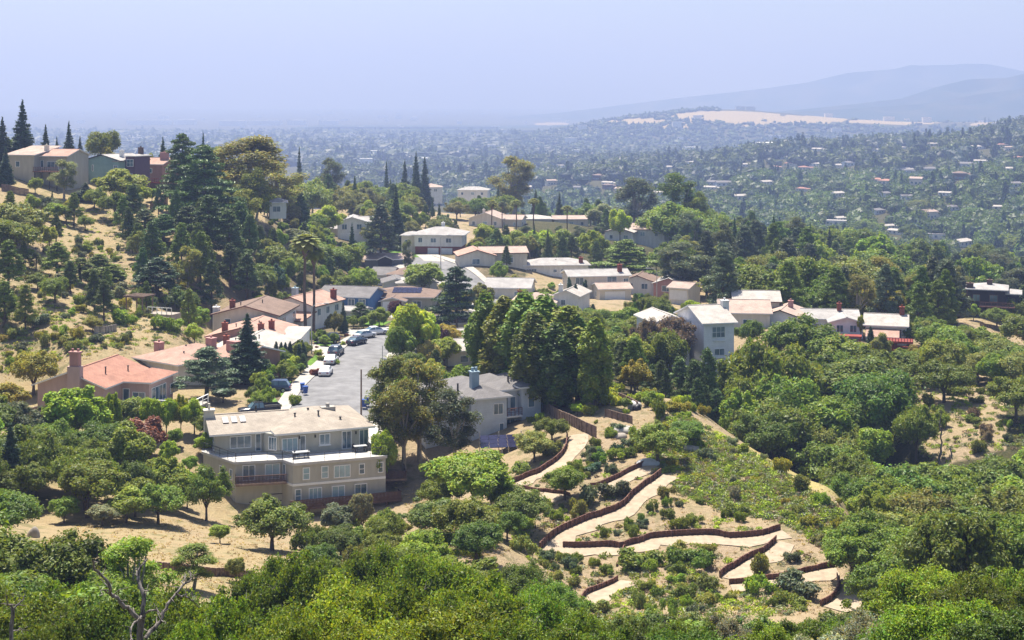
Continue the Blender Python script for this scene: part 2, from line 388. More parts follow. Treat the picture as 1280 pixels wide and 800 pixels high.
def tube(paths, sides=6):
    """paths: list of [(x,y,z,r), ...]; tapered limbs joined in one bark mesh"""
    VV, QQ = [], []; off = 0
    for P in paths:
        P = np.array(P, float); m = len(P)
        for i in range(m):
            tdir = P[min(i + 1, m - 1), :3] - P[max(i - 1, 0), :3]; tdir /= np.linalg.norm(tdir) + 1e-9
            a = np.cross(tdir, (0, 0, 1) if abs(tdir[2]) < .9 else (1, 0, 0)); a /= np.linalg.norm(a); b = np.cross(tdir, a)
            for k in range(sides):
                an = 2 * math.pi * k / sides
                VV.append(P[i, :3] + (a * math.cos(an) + b * math.sin(an)) * P[i, 3])
        for i in range(m - 1):
            for k in range(sides):
                QQ.append((off + i * sides + k, off + i * sides + (k + 1) % sides, off + (i + 1) * sides + (k + 1) % sides, off + (i + 1) * sides + k))
        off += m * sides
    return np.array(VV), np.array(QQ)

def limbs(rng, base_h, r, targets, trunk_lean=.0):
    top = np.array([rng.normal(0, trunk_lean + .01), rng.normal(0, trunk_lean + .01), base_h])
    P = [[(0, 0, -1.0, r * 1.25), (0, 0, .05, r * 1.1), (top[0] * .5, top[1] * .5, base_h * .55, r * .9), (*top, r * .75)]]
    for tx in targets:
        tx = np.array(tx, float); mid = top * .5 + tx * .5; mid[2] += .1 * np.linalg.norm(tx - top); mid[:2] += rng.normal(0, .2, 2)
        P.append([(*top, r * .6), (*mid, r * .38), (*tx, r * .12)])
    return P

def dome_lobes(rng, k, rx, rz, z0, lr, flat=.85, inner=True):
    out = []
    for i in range(k):
        u = (i + .5) / k; ph = i * 2.39996 + rng.uniform(-.4, .4); cz = 1 - u * 1.25
        cz = max(-.3, cz); rad = math.sqrt(max(0, 1 - cz * cz)); s = rng.uniform(.5, 1.04)
        r_ = lr * rng.uniform(.55, 1.3)
        out.append((math.cos(ph) * rad * rx * s, math.sin(ph) * rad * rx * s, z0 + cz * rz * s * .9, r_, r_ * rng.uniform(.85, 1.15), r_ * flat))
    if inner: out.append((0, 0, z0 - rz * .05, rx * .55, rx * .55, rz * .6))
    return out

def twigs(g, tg):
    out = []          # bare grey twigs that stick out of the crown
    for t in tg[::2]:
        t = np.array(t); o = t * np.array([1, 1, .95]); v = np.array([t[0], t[1], 2.2 + .6 * abs(t[2] - 3)]); v /= np.linalg.norm(v)
        p = o; r = .035
        path = [(*p, r)]
        for k in range(4): v = v + g.normal(0, .3, 3); v /= np.linalg.norm(v); p = p + v * g.uniform(.3, .5); r *= .68; path.append((*p, r))
        out.append(path)
        b = np.array(path[2][:3]); w = g.normal(0, 1, 3); w[2] = abs(w[2]); w /= np.linalg.norm(w); out.append([(*b, .018), (*(b + w * .35), .012), (*(b + w * .7 + g.normal(0, .08, 3)), .005)])
    return out
PROTO = {}      # kind -> list of (crown mesh, trunk mesh, natural height, natural width)
def proto(kind, crown, trunk):
    V = np.empty(len(crown.vertices) * 3, np.float32); crown.vertices.foreach_get('co', V); V = V.reshape(-1, 3)
    h = float(np.percentile(V[:, 2], 99.7)); w = float(np.percentile(V[:, 0], 99) - np.percentile(V[:, 0], 1))
    crown.materials.append(M['needle'] if kind in ('pine_tree', 'fir_tree', 'cypress_tree', 'cedar_tree') else M['leaf'])
    tm = None
    if trunk is not None:
        tm = quad_mesh(kind + '_trunk', *tube(trunk), smooth=True)
        tm.materials.append(M['palebark'] if kind in ('eucalyptus_tree', 'canopy_oak_tree') else M['palmbark'] if kind == 'palm_tree' else M['bark'])
    PROTO.setdefault(kind, []).append((crown, tm, h, w))

def make_protos():
    for s in range(8):                                    # oaks: broad, lumpy domes
        g = np.random.RandomState(10 + s)
        lb = dome_lobes(g, 24 + 2 * s, 4.1, 2.9, 4.6, 1.25)
        lb += [(x * 1.12 + g.normal(0, .5), y * 1.12 + g.normal(0, .5), z + g.normal(0, .45), .62, .62, .5) for x, y, z, *_ in lb[:20]]
        proto('oak_tree', lobes_mesh('oak_crown', lb, 8500, .19, g, core=.66, shell=(.68, 1.16)), limbs(g, 1.9, .28, [l[:3] for l in lb[2:12:2]]))
    for s in range(6):                                    # denser garden trees, ovoid
        g = np.random.RandomState(30 + s)
        lb = dome_lobes(g, 24, 2.5, 3.1, 4.1, .95, 1.05)
        lb += [(x * 1.15, y * 1.15, z + g.normal(0, .4), .5, .5, .55) for x, y, z, *_ in lb[:16]]
        proto('broadleaf_tree', lobes_mesh('broadleaf_crown', lb, 7000, .18, g, tintvar=.35), limbs(g, 1.5, .18, [l[:3] for l in lb[1:9:2]]))
    for s in range(6):                                    # pines: irregular tiers of clumps on a visible stem
        g = np.random.RandomState(50 + s); lb = []; Hh = 14.0; br = [[(0, 0, -1, .34), (0, 0, 0, .3), (.15, .1, 7, .22), (.1, .2, 13.2, .06)]]
        for i in range(46):
            u = (i / 46) ** .85; z = 3.2 + u * (Hh - 3.6); rad = (1 - u) ** .75 * 3.3 * g.uniform(.45, 1.1) + .15; ph = i * 2.4 + g.uniform(-.5, .5)
            r_ = .55 + .55 * (1 - u) * g.uniform(.6, 1.2); x, y = math.cos(ph) * rad, math.sin(ph) * rad
            lb.append((x, y, z + rad * .12, r_ * 1.25, r_ * 1.25, r_ * .6)); br.append([(0, 0, z - rad * .15, .07), (x, y, z, .02)])
        proto('pine_tree', lobes_mesh('pine_crown', lb, 5200, .27, g, core=.62, outward=.5, slim=.3, tintvar=.4, hue=.08, shell=(.55, 1.15)), br)
    for s in range(3):                                    # firs and redwoods: regular cones
        g = np.random.RandomState(70 + s); lb = []; Hh = 16.0
        for i in range(19):
            z = 1.6 + i / 19 * (Hh - 2.2); rad = 2.9 * (1 - i / 19) ** .9 + .12; k = max(3, int(8 * (1 - i / 21)))
            for j in range(k):
                ph = 6.283 * j / k + i * .9 + g.uniform(-.25, .25); q = rad * g.uniform(.7, 1.05)
                lb.append((math.cos(ph) * q * .62, math.sin(ph) * q * .62, z - q * .1, max(.25, q * .42), max(.25, q * .42), .3 + q * .1))
        lb.append((0, 0, Hh - .5, .22, .22, .8)); lb += [(0, 0, 2 + i * 2.0, 1.5 * (1 - i / 7.5), 1.5 * (1 - i / 7.5), 1.5) for i in range(7)]
        proto('fir_tree', lobes_mesh('fir_crown', lb, 5600, .25, g, core=.7, outward=.6, slim=.32, hue=.07, up=.1), [[(0, 0, -1, .35), (0, 0, 2, .3), (0, 0, Hh - 1, .05)]])
    for s in range(2):                                    # cedar: wide horizontal shelves
        g = np.random.RandomState(80 + s); lb = []; br = [[(0, 0, -1, .4), (0, 0, 2, .35), (0, 0, 12.5, .06)]]
        for i in range(34):
            u = i / 34; z = 2.6 + u * 10; rad = 4.4 * (1 - u) ** .7 * g.uniform(.5, 1.05); ph = i * 2.4 + g.uniform(-.4, .4); x, y = math.cos(ph) * rad, math.sin(ph) * rad
            r_ = .7 + 1.0 * (1 - u); lb.append((x, y, z, r_ * 1.3, r_ * 1.3, .38)); br.append([(0, 0, z, .1), (x, y, z, .03)])
        proto('cedar_tree', lobes_mesh('cedar_crown', lb, 5200, .26, g, core=.7, outward=.5, slim=.35, hue=.07), br)
    for s in range(2):                                    # slim garden cypress
        g = np.random.RandomState(90 + s)
        lb = [(g.normal(0, .05), g.normal(0, .05), .5 + i * .5, .62 * (1 - (i / 15) ** 3) + .12, .62 * (1 - (i / 15) ** 3) + .12, .75) for i in range(15)]
        proto('cypress_tree', lobes_mesh('cypress_crown', lb, 2600, .14, g, core=.85, up=.5, slim=.35), [[(0, 0, -.6, .12), (0, 0, 3, .08)]])
    for s in range(3):                                    # poplars: tall upswept columns
        g = np.random.RandomState(100 + s); lb = []
        for i in range(44):
            u = i / 44; z = 2.0 + u * 14; rad = 2.1 * math.sin(math.pi * min(1, .22 + u * .78)) ** .8 * g.uniform(.3, 1); ph = i * 2.4
            r_ = .62 + .4 * math.sin(math.pi * u); lb.append((math.cos(ph) * rad, math.sin(ph) * rad, z, r_, r_, r_ * 1.7))
        lb += [(0, 0, 3 + i * 2, 1.2, 1.2, 1.6) for i in range(6)]
        proto('poplar_tree', lobes_mesh('poplar_crown', lb, 7000, .24, g, up=.4, tintvar=.4), [[(0, 0, -1, .4), (0, 0, 3, .32), (0, 0, 14, .06)]])
    for s in range(4):                                    # eucalyptus: open crown, separate clumps on pale limbs
        g = np.random.RandomState(120 + s); lb = []; tg = []
        for i in range(30):
            u = g.uniform(0, 1); ph = i * 2.4; z = 5.0 + u * 9.5; rad = 3.4 * (math.sin(math.pi * (.18 + .75 * u))) * g.uniform(.35, 1.05)
            r_ = g.uniform(.7, 1.35); lb.append((math.cos(ph) * rad, math.sin(ph) * rad, z, r_, r_, r_ * .9)); tg.append(lb[-1][:3])
        proto('eucalyptus_tree', lobes_mesh('eucalyptus_crown', lb, 7500, .22, g, core=.42, outward=.45, slim=.35, shell=(.5, 1.2), tintvar=.42, hue=.14), limbs(g, 4.6, .3, tg[::3], .3))
    for s in range(2):                                    # palms
        g = np.random.RandomState(140 + s); VV = []; QQ = []; off = 0; Hh = 15.5
        for k in range(64):
            ph = k * 2.4; el = R(85 - 150 * (k / 64)); Ln = 1.7; pv = None
            dh = np.array([math.cos(ph), math.sin(ph), 0]); sd = np.array([-math.sin(ph), math.cos(ph), 0])
            for j in range(5):
                u = j / 4; p = np.array([0, 0, Hh]) + dh * Ln * u * math.cos(el) + np.array([0, 0, 1]) * (Ln * u * math.sin(el) - .75 * u * u)
                w = .42 * math.sin(math.pi * (.12 + .86 * u)) ; VV += [p + sd * w, p - sd * w]
                if j: QQ.append((off, off + 1, off + 3, off + 2)); off += 2
            off += 2
        sk = []
        proto('palm_tree', quad_mesh('palm_fronds', VV, QQ, np.repeat(np.clip(g.normal(1, .25, (len(QQ) // 4, 1)), .4, 1.6), 4, 0) * np.ones(3)),
              [[(0, 0, -1, .2), (0, 0, .4, .16), (.1, .05, 7, .13), (.05, 0, 12.6, .13), (.02, 0, 13.2, .3), (0, 0, 14.4, .4), (0, 0, 15.2, .35), (0, 0, 15.6, .15)]])
    for s in range(5):                                    # shrubs
        g = np.random.RandomState(150 + s)
        lb = [(g.normal(0, .45), g.normal(0, .45), g.uniform(.3, .85), g.uniform(.35, .6), g.uniform(.35, .6), g.uniform(.3, .55)) for _ in range(11)]
        proto('shrub', lobes_mesh('shrub_foliage', lb, 1300, .12, g, up=.3, core=.7, shell=(.7, 1.15)), None)
    for s in range(3):                                    # near oaks: fine leaves, bare limbs showing through
        g = np.random.RandomState(170 + s)
        lb = dome_lobes(g, 34, 3.9, 2.6, 4.9, 1.15, .8, inner=False)
        lb += [(x * 1.1 + g.normal(0, .7), y * 1.1 + g.normal(0, .7), z + g.normal(0, .5), .62, .62, .45) for x, y, z, *_ in lb * 2]
        tg = [l[:3] for l in lb[::3]]
        proto('canopy_oak_tree', lobes_mesh('canopy_crown', lb, 26000, .115, g, core=.5, outward=.35, slim=.6, shell=(.5, 1.2), tintvar=.5, hue=.14), limbs(g, 2.2, .2, tg) + twigs(g, tg))
make_protos()

# ------------------------------------------------------------------ plants: placing
PLANTS = []        # (object, colour word, kind, px, py, d, width px, height m)
COL = dict(dark=(.055, .098, .038), pine=(.115, .17, .042), oak=(.185, .235, .03), deep=(.135, .195, .03), olive=(.23, .25, .06), bright=(.29, .38, .026), lime=(.38, .46, .035),
           grey=(.13, .165, .085), pale=(.25, .28, .14), yellow=(.34, .32, .04), maple=(.24, .085, .05), brown=(.22, .16, .11), purple=(.1, .035, .05), fresh=(.235, .315, .03), mid=(.165, .24, .032),
           bluegreen=(.065, .13, .07), straw=(.55, .43, .25), gold=(.5, .42, .12), fg=(.15, .21, .018), fgb=(.19, .26, .02), fgd=(.115, .165, .022), lichen=(.3, .31, .2))
CWORD = dict(dark='very dark', pine='dark green', oak='olive green', deep='deep green', olive='dull olive', bright='bright green', lime='lime green', grey='grey green', pale='pale green', yellow='yellow green',
             maple='reddish brown', brown='dry brown', purple='purple leaved', fresh='fresh green', mid='mid green', bluegreen='blue green', straw='straw coloured', gold='golden', fg='yellowish green', fgb='sunlit bright green', fgd='dark olive', lichen='grey lichened')
GROUPS = dict(oak_tree='oaks on the slopes', broadleaf_tree='garden and hillside broadleaf trees', pine_tree='pines on the hills', fir_tree='dark conifers', cedar_tree='cedars', cypress_tree='slim cypresses', poplar_tree='tall poplars behind the grey house',
              eucalyptus_tree='eucalyptus trees', palm_tree='palms', shrub='shrubs on the slopes', canopy_oak_tree='oaks of the near slope')
CATS = dict(shrub='shrub', palm_tree='palm tree')
_pr = random.Random(5)
NCOUNT = {}
def tree(kind, base, h, w, col='oak', var=.18, name=None, sink=0.0):
    """one tree standing at base with height h and crown width w"""
    k = NCOUNT.get(kind, 0); NCOUNT[kind] = k + 1
    crown, trunk, ph, pw = PROTO[kind][_pr.randrange(len(PROTO[kind]))]
    sz = h / ph; sx = w / pw
    c = COL[col] if isinstance(col, str) else col
    f = 1 + _pr.uniform(-var, var)
    if kind == 'shrub' and not name and col in ('grey', 'bluegreen', 'pale'): name = 'sage_bush'
    name = name or ('round_tree' if kind == 'oak_tree' and base[1] > 300 else None)
    colr = (min(1, c[0] * f * (1 + _pr.uniform(-.1, .1))), c[1] * f, c[2] * f, 1)
    rz = _pr.uniform(0, 6.283)
    if trunk is None:
        o = link(name or kind, crown); root = o
    else:
        root = empty(name or kind)
        t = link('trunk', trunk, (), root); t.color = (1, 1, 1, 1)
        o = link('fronds' if kind == 'palm_tree' else 'crown', crown, (), root)
    o.color = colr
    root.location = base - Vector((0, 0, sink)); root.rotation_euler = (0, 0, rz); root.scale = (sx, sx, sz)
    x, y = pix(base + Vector((0, 0, h * .6)))
    PLANTS.append((root, col, kind, x, y, base[1], w * F / base[1], h))
    root['group'] = GROUPS[kind]; root['category'] = CATS.get(kind, 'tree')
    return root

def tp(kind, px, ytop, d, wpx, col='oak', hmin=1.5, hmax=30, name=None):
    """a tree whose crown tops out at photo row ytop"""
    w = wpx * d / F; b = G(px, d); h = PZ(ytop, d) - b.z; need = {'oak_tree': .72, 'broadleaf_tree': .8, 'canopy_oak_tree': .6, 'eucalyptus_tree': 1.1}.get(kind, .6)
    for _ in range(14):          # where the ground turns out too high for a tree of this spread, it stands a little lower down the slope
        if h >= need * w: break
        d *= .985; b = G(px, d); h = PZ(ytop, d) - b.z; w = wpx * d / F
    if h < need * w: h = need * w
    if h < hmin or h > hmax: print('height', kind, px, ytop, d, round(h, 1))
    h = max(hmin, min(hmax, h))
    return tree(kind, b, h, wpx * d / F, col, name=name)

CLEAR = []        # (x0, y0, x1, y1, d): what must stay visible from the photo's side
def blocked(px, y0, y1, wpx, d, f=.85):
    for a, b, c, e, dd in CLEAR:
        if d < dd and px + wpx * .5 * f > a and px - wpx * .5 * f < c and y1 > b and y0 < e: return True
    return False
TAKEN = []
NOGO = []         # plan polygons (street, drives, buildings) where nothing grows
def on_built(x, y):
    for P, lo, hi in NOGO:
        if lo[0] < x < hi[0] and lo[1] < y < hi[1] and in_poly(np.array([x]), np.array([y]), P)[0]: return True
    return False
def nogo(P): P = [tuple(p[:2]) for p in P]; NOGO.append((P, (min(p[0] for p in P), min(p[1] for p in P)), (max(p[0] for p in P), max(p[1] for p in P))))
def scatter(n, region, dr, kinds, hr, ratio=(.7, 1.0), seed=1, sep=.42, poly=True, name=None):
    """n trees over a range of pixel columns and distances; kinds: [(kind, colour, weight)]"""
    g = random.Random(seed); done = 0; tries = 0
    xs = [p[0] for p in region]; wts = [k[2] for k in kinds]
    while done < n and tries < n * 30:
        tries += 1
        if poly:
            px = g.uniform(min(xs), max(xs)); d = math.sqrt(g.uniform(dr[0] ** 2, dr[1] ** 2))
            if len(region) > 2 and not in_poly(np.array([px]), np.array([d]), region)[0]: continue
        kd = g.choices(kinds, wts)[0]; h = g.uniform(*hr) * (kd[3] if len(kd) > 3 else 1)
        rt = {'fir_tree': .36, 'pine_tree': .5, 'poplar_tree': .3, 'cypress_tree': .16, 'eucalyptus_tree': .6, 'cedar_tree': .8, 'oak_tree': 1.15, 'broadleaf_tree': .8, 'shrub': 1.35, 'canopy_oak_tree': 1.1, 'palm_tree': .25}[kd[0]] * g.uniform(*ratio) * 1.15
        w = h * rt; b = G(px, d); X = b.x
        if any((X - q[0]) ** 2 + (d - q[1]) ** 2 < (sep * (w + q[2])) ** 2 for q in TAKEN): continue
        y0 = HOR - (b.z + h) * F / d; y1 = HOR - b.z * F / d
        if blocked(px, y0, y1, w * F / d, d) or on_built(X, d): continue
        TAKEN.append((X, d, w)); tree(kd[0], b, h, w, kd[1], name=name); done += 1
    if done < n * .6: print('scatter', seed, done, n)
# ------------------------------------------------------------------ building helpers
class MB:
    def __init__(s): s.V = []; s.F = []; s.mi = []
    def add(s, vs, fs, mi=0):
        o = len(s.V); s.V += [tuple(v) for v in vs]; s.F += [tuple(i + o for i in f) for f in fs]; s.mi += [mi] * len(fs)
    def box(s, x0, x1, y0, y1, z0, z1, mi=0):
        s.add([(x0, y0, z0), (x1, y0, z0), (x1, y1, z0), (x0, y1, z0), (x0, y0, z1), (x1, y0, z1), (x1, y1, z1), (x0, y1, z1)],
              [(0, 3, 2, 1), (4, 5, 6, 7), (0, 1, 5, 4), (1, 2, 6, 5), (2, 3, 7, 6), (3, 0, 4, 7)], mi)
    def obox(s, p, u, n, up, w, t, h, mi=0):     # box from corner p, along u (w), n (t), up (h)
        p, u, n, up = Vector(p), Vector(u), Vector(n), Vector(up)
        q = [p, p + u * w, p + u * w + n * t, p + n * t]; q += [v + up * h for v in q]
        s.add(q, [(0, 3, 2, 1), (4, 5, 6, 7), (0, 1, 5, 4), (1, 2, 6, 5), (2, 3, 7, 6), (3, 0, 4, 7)], mi)
    def prism(s, poly, z0, z1, mi=0):
        n = len(poly); s.add([(x, y, z0) for x, y in poly] + [(x, y, z1) for x, y in poly],
                             [tuple(range(n - 1, -1, -1)), tuple(range(n, 2 * n))] + [(i, (i + 1) % n, n + (i + 1) % n, n + i) for i in range(n)], mi)
    def cyl(s, x, y, z0, z1, r, r1=None, k=10, mi=0):
        r1 = r if r1 is None else r1
        a = [(x + math.cos(6.2832 * i / k) * r, y + math.sin(6.2832 * i / k) * r, z0) for i in range(k)] + [(x + math.cos(6.2832 * i / k) * r1, y + math.sin(6.2832 * i / k) * r1, z1) for i in range(k)]
        s.add(a, [tuple(range(k - 1, -1, -1)), tuple(range(k, 2 * k))] + [(i, (i + 1) % k, k + (i + 1) % k, k + i) for i in range(k)], mi)
    def turn(s, cx, cy, a):
        c, sn = math.cos(a), math.sin(a); s.V = [(cx + (x - cx) * c - (y - cy) * sn, cy + (x - cx) * sn + (y - cy) * c, z) for x, y, z in s.V]
    def build(s, name, mats, parent=None, smooth=False):
        me = bpy.data.meshes.new(name); me.from_pydata(s.V, [], s.F); me.update()
        o = link(name, me, [M[m] if isinstance(m, str) else m for m in (mats if isinstance(mats, (list, tuple)) else [mats])], parent)
        me.polygons.foreach_set('material_index', s.mi)
        if smooth: me.polygons.foreach_set('use_smooth', [True] * len(me.polygons))
        return o

ZFIX = {'white-roofed street house': -42.3, 'three brick chimneys': -42.0, 'brown gable trim': -40.4, 'behind the twin palms': -42.6, 'blue clapboard': -43.0, 'blue solar panels': -43.3, 'pale grey low house': -43.0, 'half grey, half brown': -42.8, 'long low slate': -42.7, 'two white garage doors': -38.0, 'brick ground floor': -40.4, 'wide salmon gable roof': -39.6, 'red brick chimney at its roof end': -43.9, 'lower garage wing': -44.6, 'two white gables': -44.8, 'pale rose roof beside': -43.8, 'slim white chimney': -42.9, 'above the poplar tops': -44.0, 'behind the big dark cedar': -43.4, 'terraced white-roofed': -44.5, 'tall rounded brick': -44.6, 'uppermost terraced': -44.3, 'wide tan roof beside': -42.2, 'light blue gabled': -43.3, 'paired gable': -43.6, 'stacked red timber': -43.6}      # floor levels read from the photograph
HOUSES = []
class House:
    """a building; its own axes: x along the front, y away from the front, z up from the ground floor"""
    def __init__(s, name, px, d, rz, label, cat='house', z=None, group=None, clear=None):
        b = G(px, d)
        for k, v in ZFIX.items():
            if k in label: z = v
        if z is not None: b.z = z
        s.root = empty(name, b, R(rz)); tag(s.root, label, cat, group); s.roofs = []; s.b = b
        if clear: CLEAR.append((*clear, d))
        HOUSES.append(s)
    def vol(s, x0, x1, y0, y1, h, roof='gx', p=.3, oh=.55, wall='stucco_white', tile='roof_tan', z0=0.0, base=2.5, t=.2, trim='trim', ang=0.0):
        w = MB(); ym, xm = (y0 + y1) / 2, (x0 + x1) / 2; ze = z0 + h
        w.box(x0, x1, y0, y1, z0 - base, ze)
        r = MB(); e = .03
        if roof == 'gx':
            zr = ze + (ym - y0) * p; zl = ze - oh * p + e
            w.add([(x0, y0, ze), (x0, y1, ze), (x0, ym, zr)], [(0, 2, 1)]); w.add([(x1, y0, ze), (x1, y1, ze), (x1, ym, zr)], [(0, 1, 2)])
            a, b_ = x0 - oh, x1 + oh
            P = [(a, y0 - oh, zl), (a, ym, zr + e), (a, y1 + oh, zl), (a, y0 - oh, zl + t), (a, ym, zr + e + t), (a, y1 + oh, zl + t)]
            P += [(b_, y, z) for _, y, z in P]
            r.add(P, [(3, 9, 10, 4), (4, 10, 11, 5)]); r.add(P, [(0, 1, 7, 6), (1, 2, 8, 7), (0, 6, 9, 3), (2, 5, 11, 8), (0, 3, 4, 1), (1, 4, 5, 2), (6, 7, 10, 9), (7, 8, 11, 10)], 1)
            top = lambda x, y: zr + e + t - abs(y - ym) * p
            r.box(a + .02, b_ - .02, ym - .16, ym + .16, zr + e + t - .06, zr + e + t + .05)
        elif roof == 'gy':
            zr = ze + (xm - x0) * p; zl = ze - oh * p + e
            w.add([(x0, y0, ze), (x1, y0, ze), (xm, y0, zr)], [(0, 1, 2)]); w.add([(x0, y1, ze), (x1, y1, ze), (xm, y1, zr)], [(0, 2, 1)])
            a, b_ = y0 - oh, y1 + oh
            P = [(x0 - oh, a, zl), (xm, a, zr + e), (x1 + oh, a, zl), (x0 - oh, a, zl + t), (xm, a, zr + e + t), (x1 + oh, a, zl + t)]
            P += [(x, b_, z) for x, _, z in P]
            r.add(P, [(3, 4, 10, 9), (4, 5, 11, 10)]); r.add(P, [(0, 6, 7, 1), (1, 7, 8, 2), (0, 3, 9, 6), (2, 8, 11, 5), (0, 1, 4, 3), (1, 2, 5, 4), (6, 9, 10, 7), (7, 10, 11, 8)], 1)
            top = lambda x, y: zr + e + t - abs(x - xm) * p
            r.box(xm - .16, xm + .16, a + .02, b_ - .02, zr + e + t - .06, zr + e + t + .05)
        elif roof == 'hip':
            a, b_, c, d_ = x0 - oh, x1 + oh, y0 - oh, y1 + oh; zl = ze + e
            if (b_ - a) >= (d_ - c): hh = (d_ - c) / 2; R1, R2 = (a + hh, ym), (b_ - hh, ym)
            else: hh = (b_ - a) / 2; R1, R2 = (xm, c + hh), (xm, d_ - hh)
            zt = zl + t + hh * p
            P = [(a, c, zl), (b_, c, zl), (b_, d_, zl), (a, d_, zl), (a, c, zl + t), (b_, c, zl + t), (b_, d_, zl + t), (a, d_, zl + t), (*R1, zt), (*R2, zt)]
            r.add(P, [(4, 5, 9, 8), (5, 6, 9), (6, 7, 8, 9), (7, 4, 8)] if (b_ - a) >= (d_ - c) else [(4, 5, 8), (5, 6, 9, 8), (6, 7, 9), (7, 4, 8, 9)])
            r.add(P, [(0, 3, 2, 1), (0, 1, 5, 4), (1, 2, 6, 5), (2, 3, 7, 6), (3, 0, 4, 7)], 1)
            top = lambda x, y: zl + t + p * min(x - a, b_ - x, y - c, d_ - y)
        elif roof == 'shed':      # low at the front
            zb = ze + (y1 - y0) * p
            w.add([(x0, y0, ze), (x1, y0, ze), (x1, y1, ze), (x0, y1, ze), (x1, y1, zb), (x0, y1, zb)], [(1, 2, 4), (0, 5, 3), (3, 5, 4, 2)])
            P = [(x0 - oh, y0 - oh, ze - oh * p + e), (x1 + oh, y0 - oh, ze - oh * p + e), (x1 + oh, y1 + oh, zb + oh * p + e), (x0 - oh, y1 + oh, zb + oh * p + e)]; P += [(x, y, z + t) for x, y, z in P]
            r.add(P, [(4, 5, 6, 7)]); r.add(P, [(0, 3, 2, 1), (0, 1, 5, 4), (1, 2, 6, 5), (2, 3, 7, 6), (3, 0, 4, 7)], 1)
            top = lambda x, y: ze + (y - y0) * p + t
        else:
            r.box(x0 - .15, x1 + .15, y0 - .15, y1 + .15, ze + .01, ze + .25); top = lambda x, y: ze + .25
        if ang: w.turn(x0, y0, R(ang)); r.turn(x0, y0, R(ang))
        rzr = s.root.rotation_euler.z; nogo([(s.b.x + (x * math.cos(R(ang)) - y * math.sin(R(ang)) if False else x) * math.cos(rzr) - y * math.sin(rzr), s.b.y + x * math.sin(rzr) + y * math.cos(rzr)) for x, y in ((x0 - .8, y0 - .8), (x1 + .8, y0 - .8), (x1 + .8, y1 + .8), (x0 - .8, y1 + .8))])
        wo = w.build('wall', wall, s.root); ro = r.build('roof', [tile, trim], s.root)
        s.roof = ro; s.top = top; s.wallo = wo
        c, sn = math.cos(R(ang)), math.sin(R(ang)); rot = lambda x, y: (x0 + (x - x0) * c - (y - y0) * sn, y0 + (x - x0) * sn + (y - y0) * c)
        fr = {}
        for k, (p0, u, n) in dict(f=((x0, y0), (1, 0), (0, -1)), r=((x1, y0), (0, 1), (1, 0)), b=((x1, y1), (-1, 0), (0, 1)), l=((x0, y1), (0, -1), (-1, 0))).items():
            q = rot(*p0); fr[k] = (Vector((*q, z0)), Vector((u[0] * c - u[1] * sn, u[0] * sn + u[1] * c, 0)), Vector((n[0] * c - n[1] * sn, n[0] * sn + n[1] * c, 0)))
        s.fr = fr; return fr
    def win(s, face, u, z, w, h, bars=1, hb=0, frame='white', pane='glass', sill=False, name='window'):
        p, U, N = face; up = Vector((0, 0, 1)); q = p + U * u + up * z; f = .09; m = MB()
        q0 = q + N * .005
        for a, b, ww, hh in ((0, 0, w, f), (0, h - f, w, f), (0, f, f, h - 2 * f), (w - f, f, f, h - 2 * f)): m.obox(q0 + U * a + up * b, U, N, up, ww, .07, hh)
        for i in range(bars): m.obox(q0 + U * (w * (i + 1) / (bars + 1) - .03) + up * f, U, N, up, .06, .06, h - 2 * f)
        for i in range(hb): m.obox(q0 + U * f + up * (h * (i + 1) / (hb + 1) - .03), U, N, up, w - 2 * f, .055, .06)
        if sill: m.obox(q0 - U * .1 - up * .1, U, N, up, w + .2, .14, .095)
        o = m.build(name, frame, s.root)
        g = MB(); g.obox(q0 + U * (f * .6) + up * (f * .6), U, N, up, w - 1.2 * f, .03, h - 1.2 * f); g.build('pane', pane, o)
        return o
    def door(s, face, u, w=1.0, h=2.1, mat='brownwood', z=0.0):
        p, U, N = face; up = Vector((0, 0, 1)); m = MB(); q = p + U * u + up * z + N * .005
        m.obox(q, U, N, up, w, .06, h); o = m.build('door', mat, s.root)
        k = MB(); k.obox(q + U * (w * .85) + up * 1.0 + N * .06, U, N, up, .06, .06, .12); k.build('handle', 'iron', o); return o
    def garage(s, face, u, w=4.8, h=2.2, mat='white', z=0.05):
        p, U, N = face; up = Vector((0, 0, 1)); m = MB()
        for i in range(4): m.obox(p + U * u + up * (z + i * h / 4 + .015) + N * .005, U, N, up, w, .05, h / 4 - .03)
        m.obox(p + U * u + up * z + N * .003, U, N, up, w, .03, h); return m.build('garage_door', mat, s.root)
    def chimney(s, x, y, w=.9, dp=.7, hgt=1.4, mat='brick', from_z=None, cap=True, capmat=None):
        z = s.top(x, y); m = MB(); m.box(x - w / 2, x + w / 2, y - dp / 2, y + dp / 2, (z - 1.0) if from_z is None else from_z, z + hgt)
        o = m.build('chimney', mat, s.root if from_z is not None else s.roof)
        if cap:
            m = MB(); m.box(x - w / 2 - .08, x + w / 2 + .08, y - dp / 2 - .08, y + dp / 2 + .08, z + hgt + .005, z + hgt + .12); m.cyl(x, y, z + hgt + .125, z + hgt + .45, .17)
            k = m.build('chimney_cap', capmat or mat, o if from_z is None else o)
        return o
    def vent(s, x, y, h=.5, r=.09):
        z = s.top(x, y); m = MB(); m.cyl(x, y, z - .1, z + h, r); m.cyl(x, y, z + h + .005, z + h + .1, r * 1.6); m.build('vent_pipe', 'iron', s.roof)
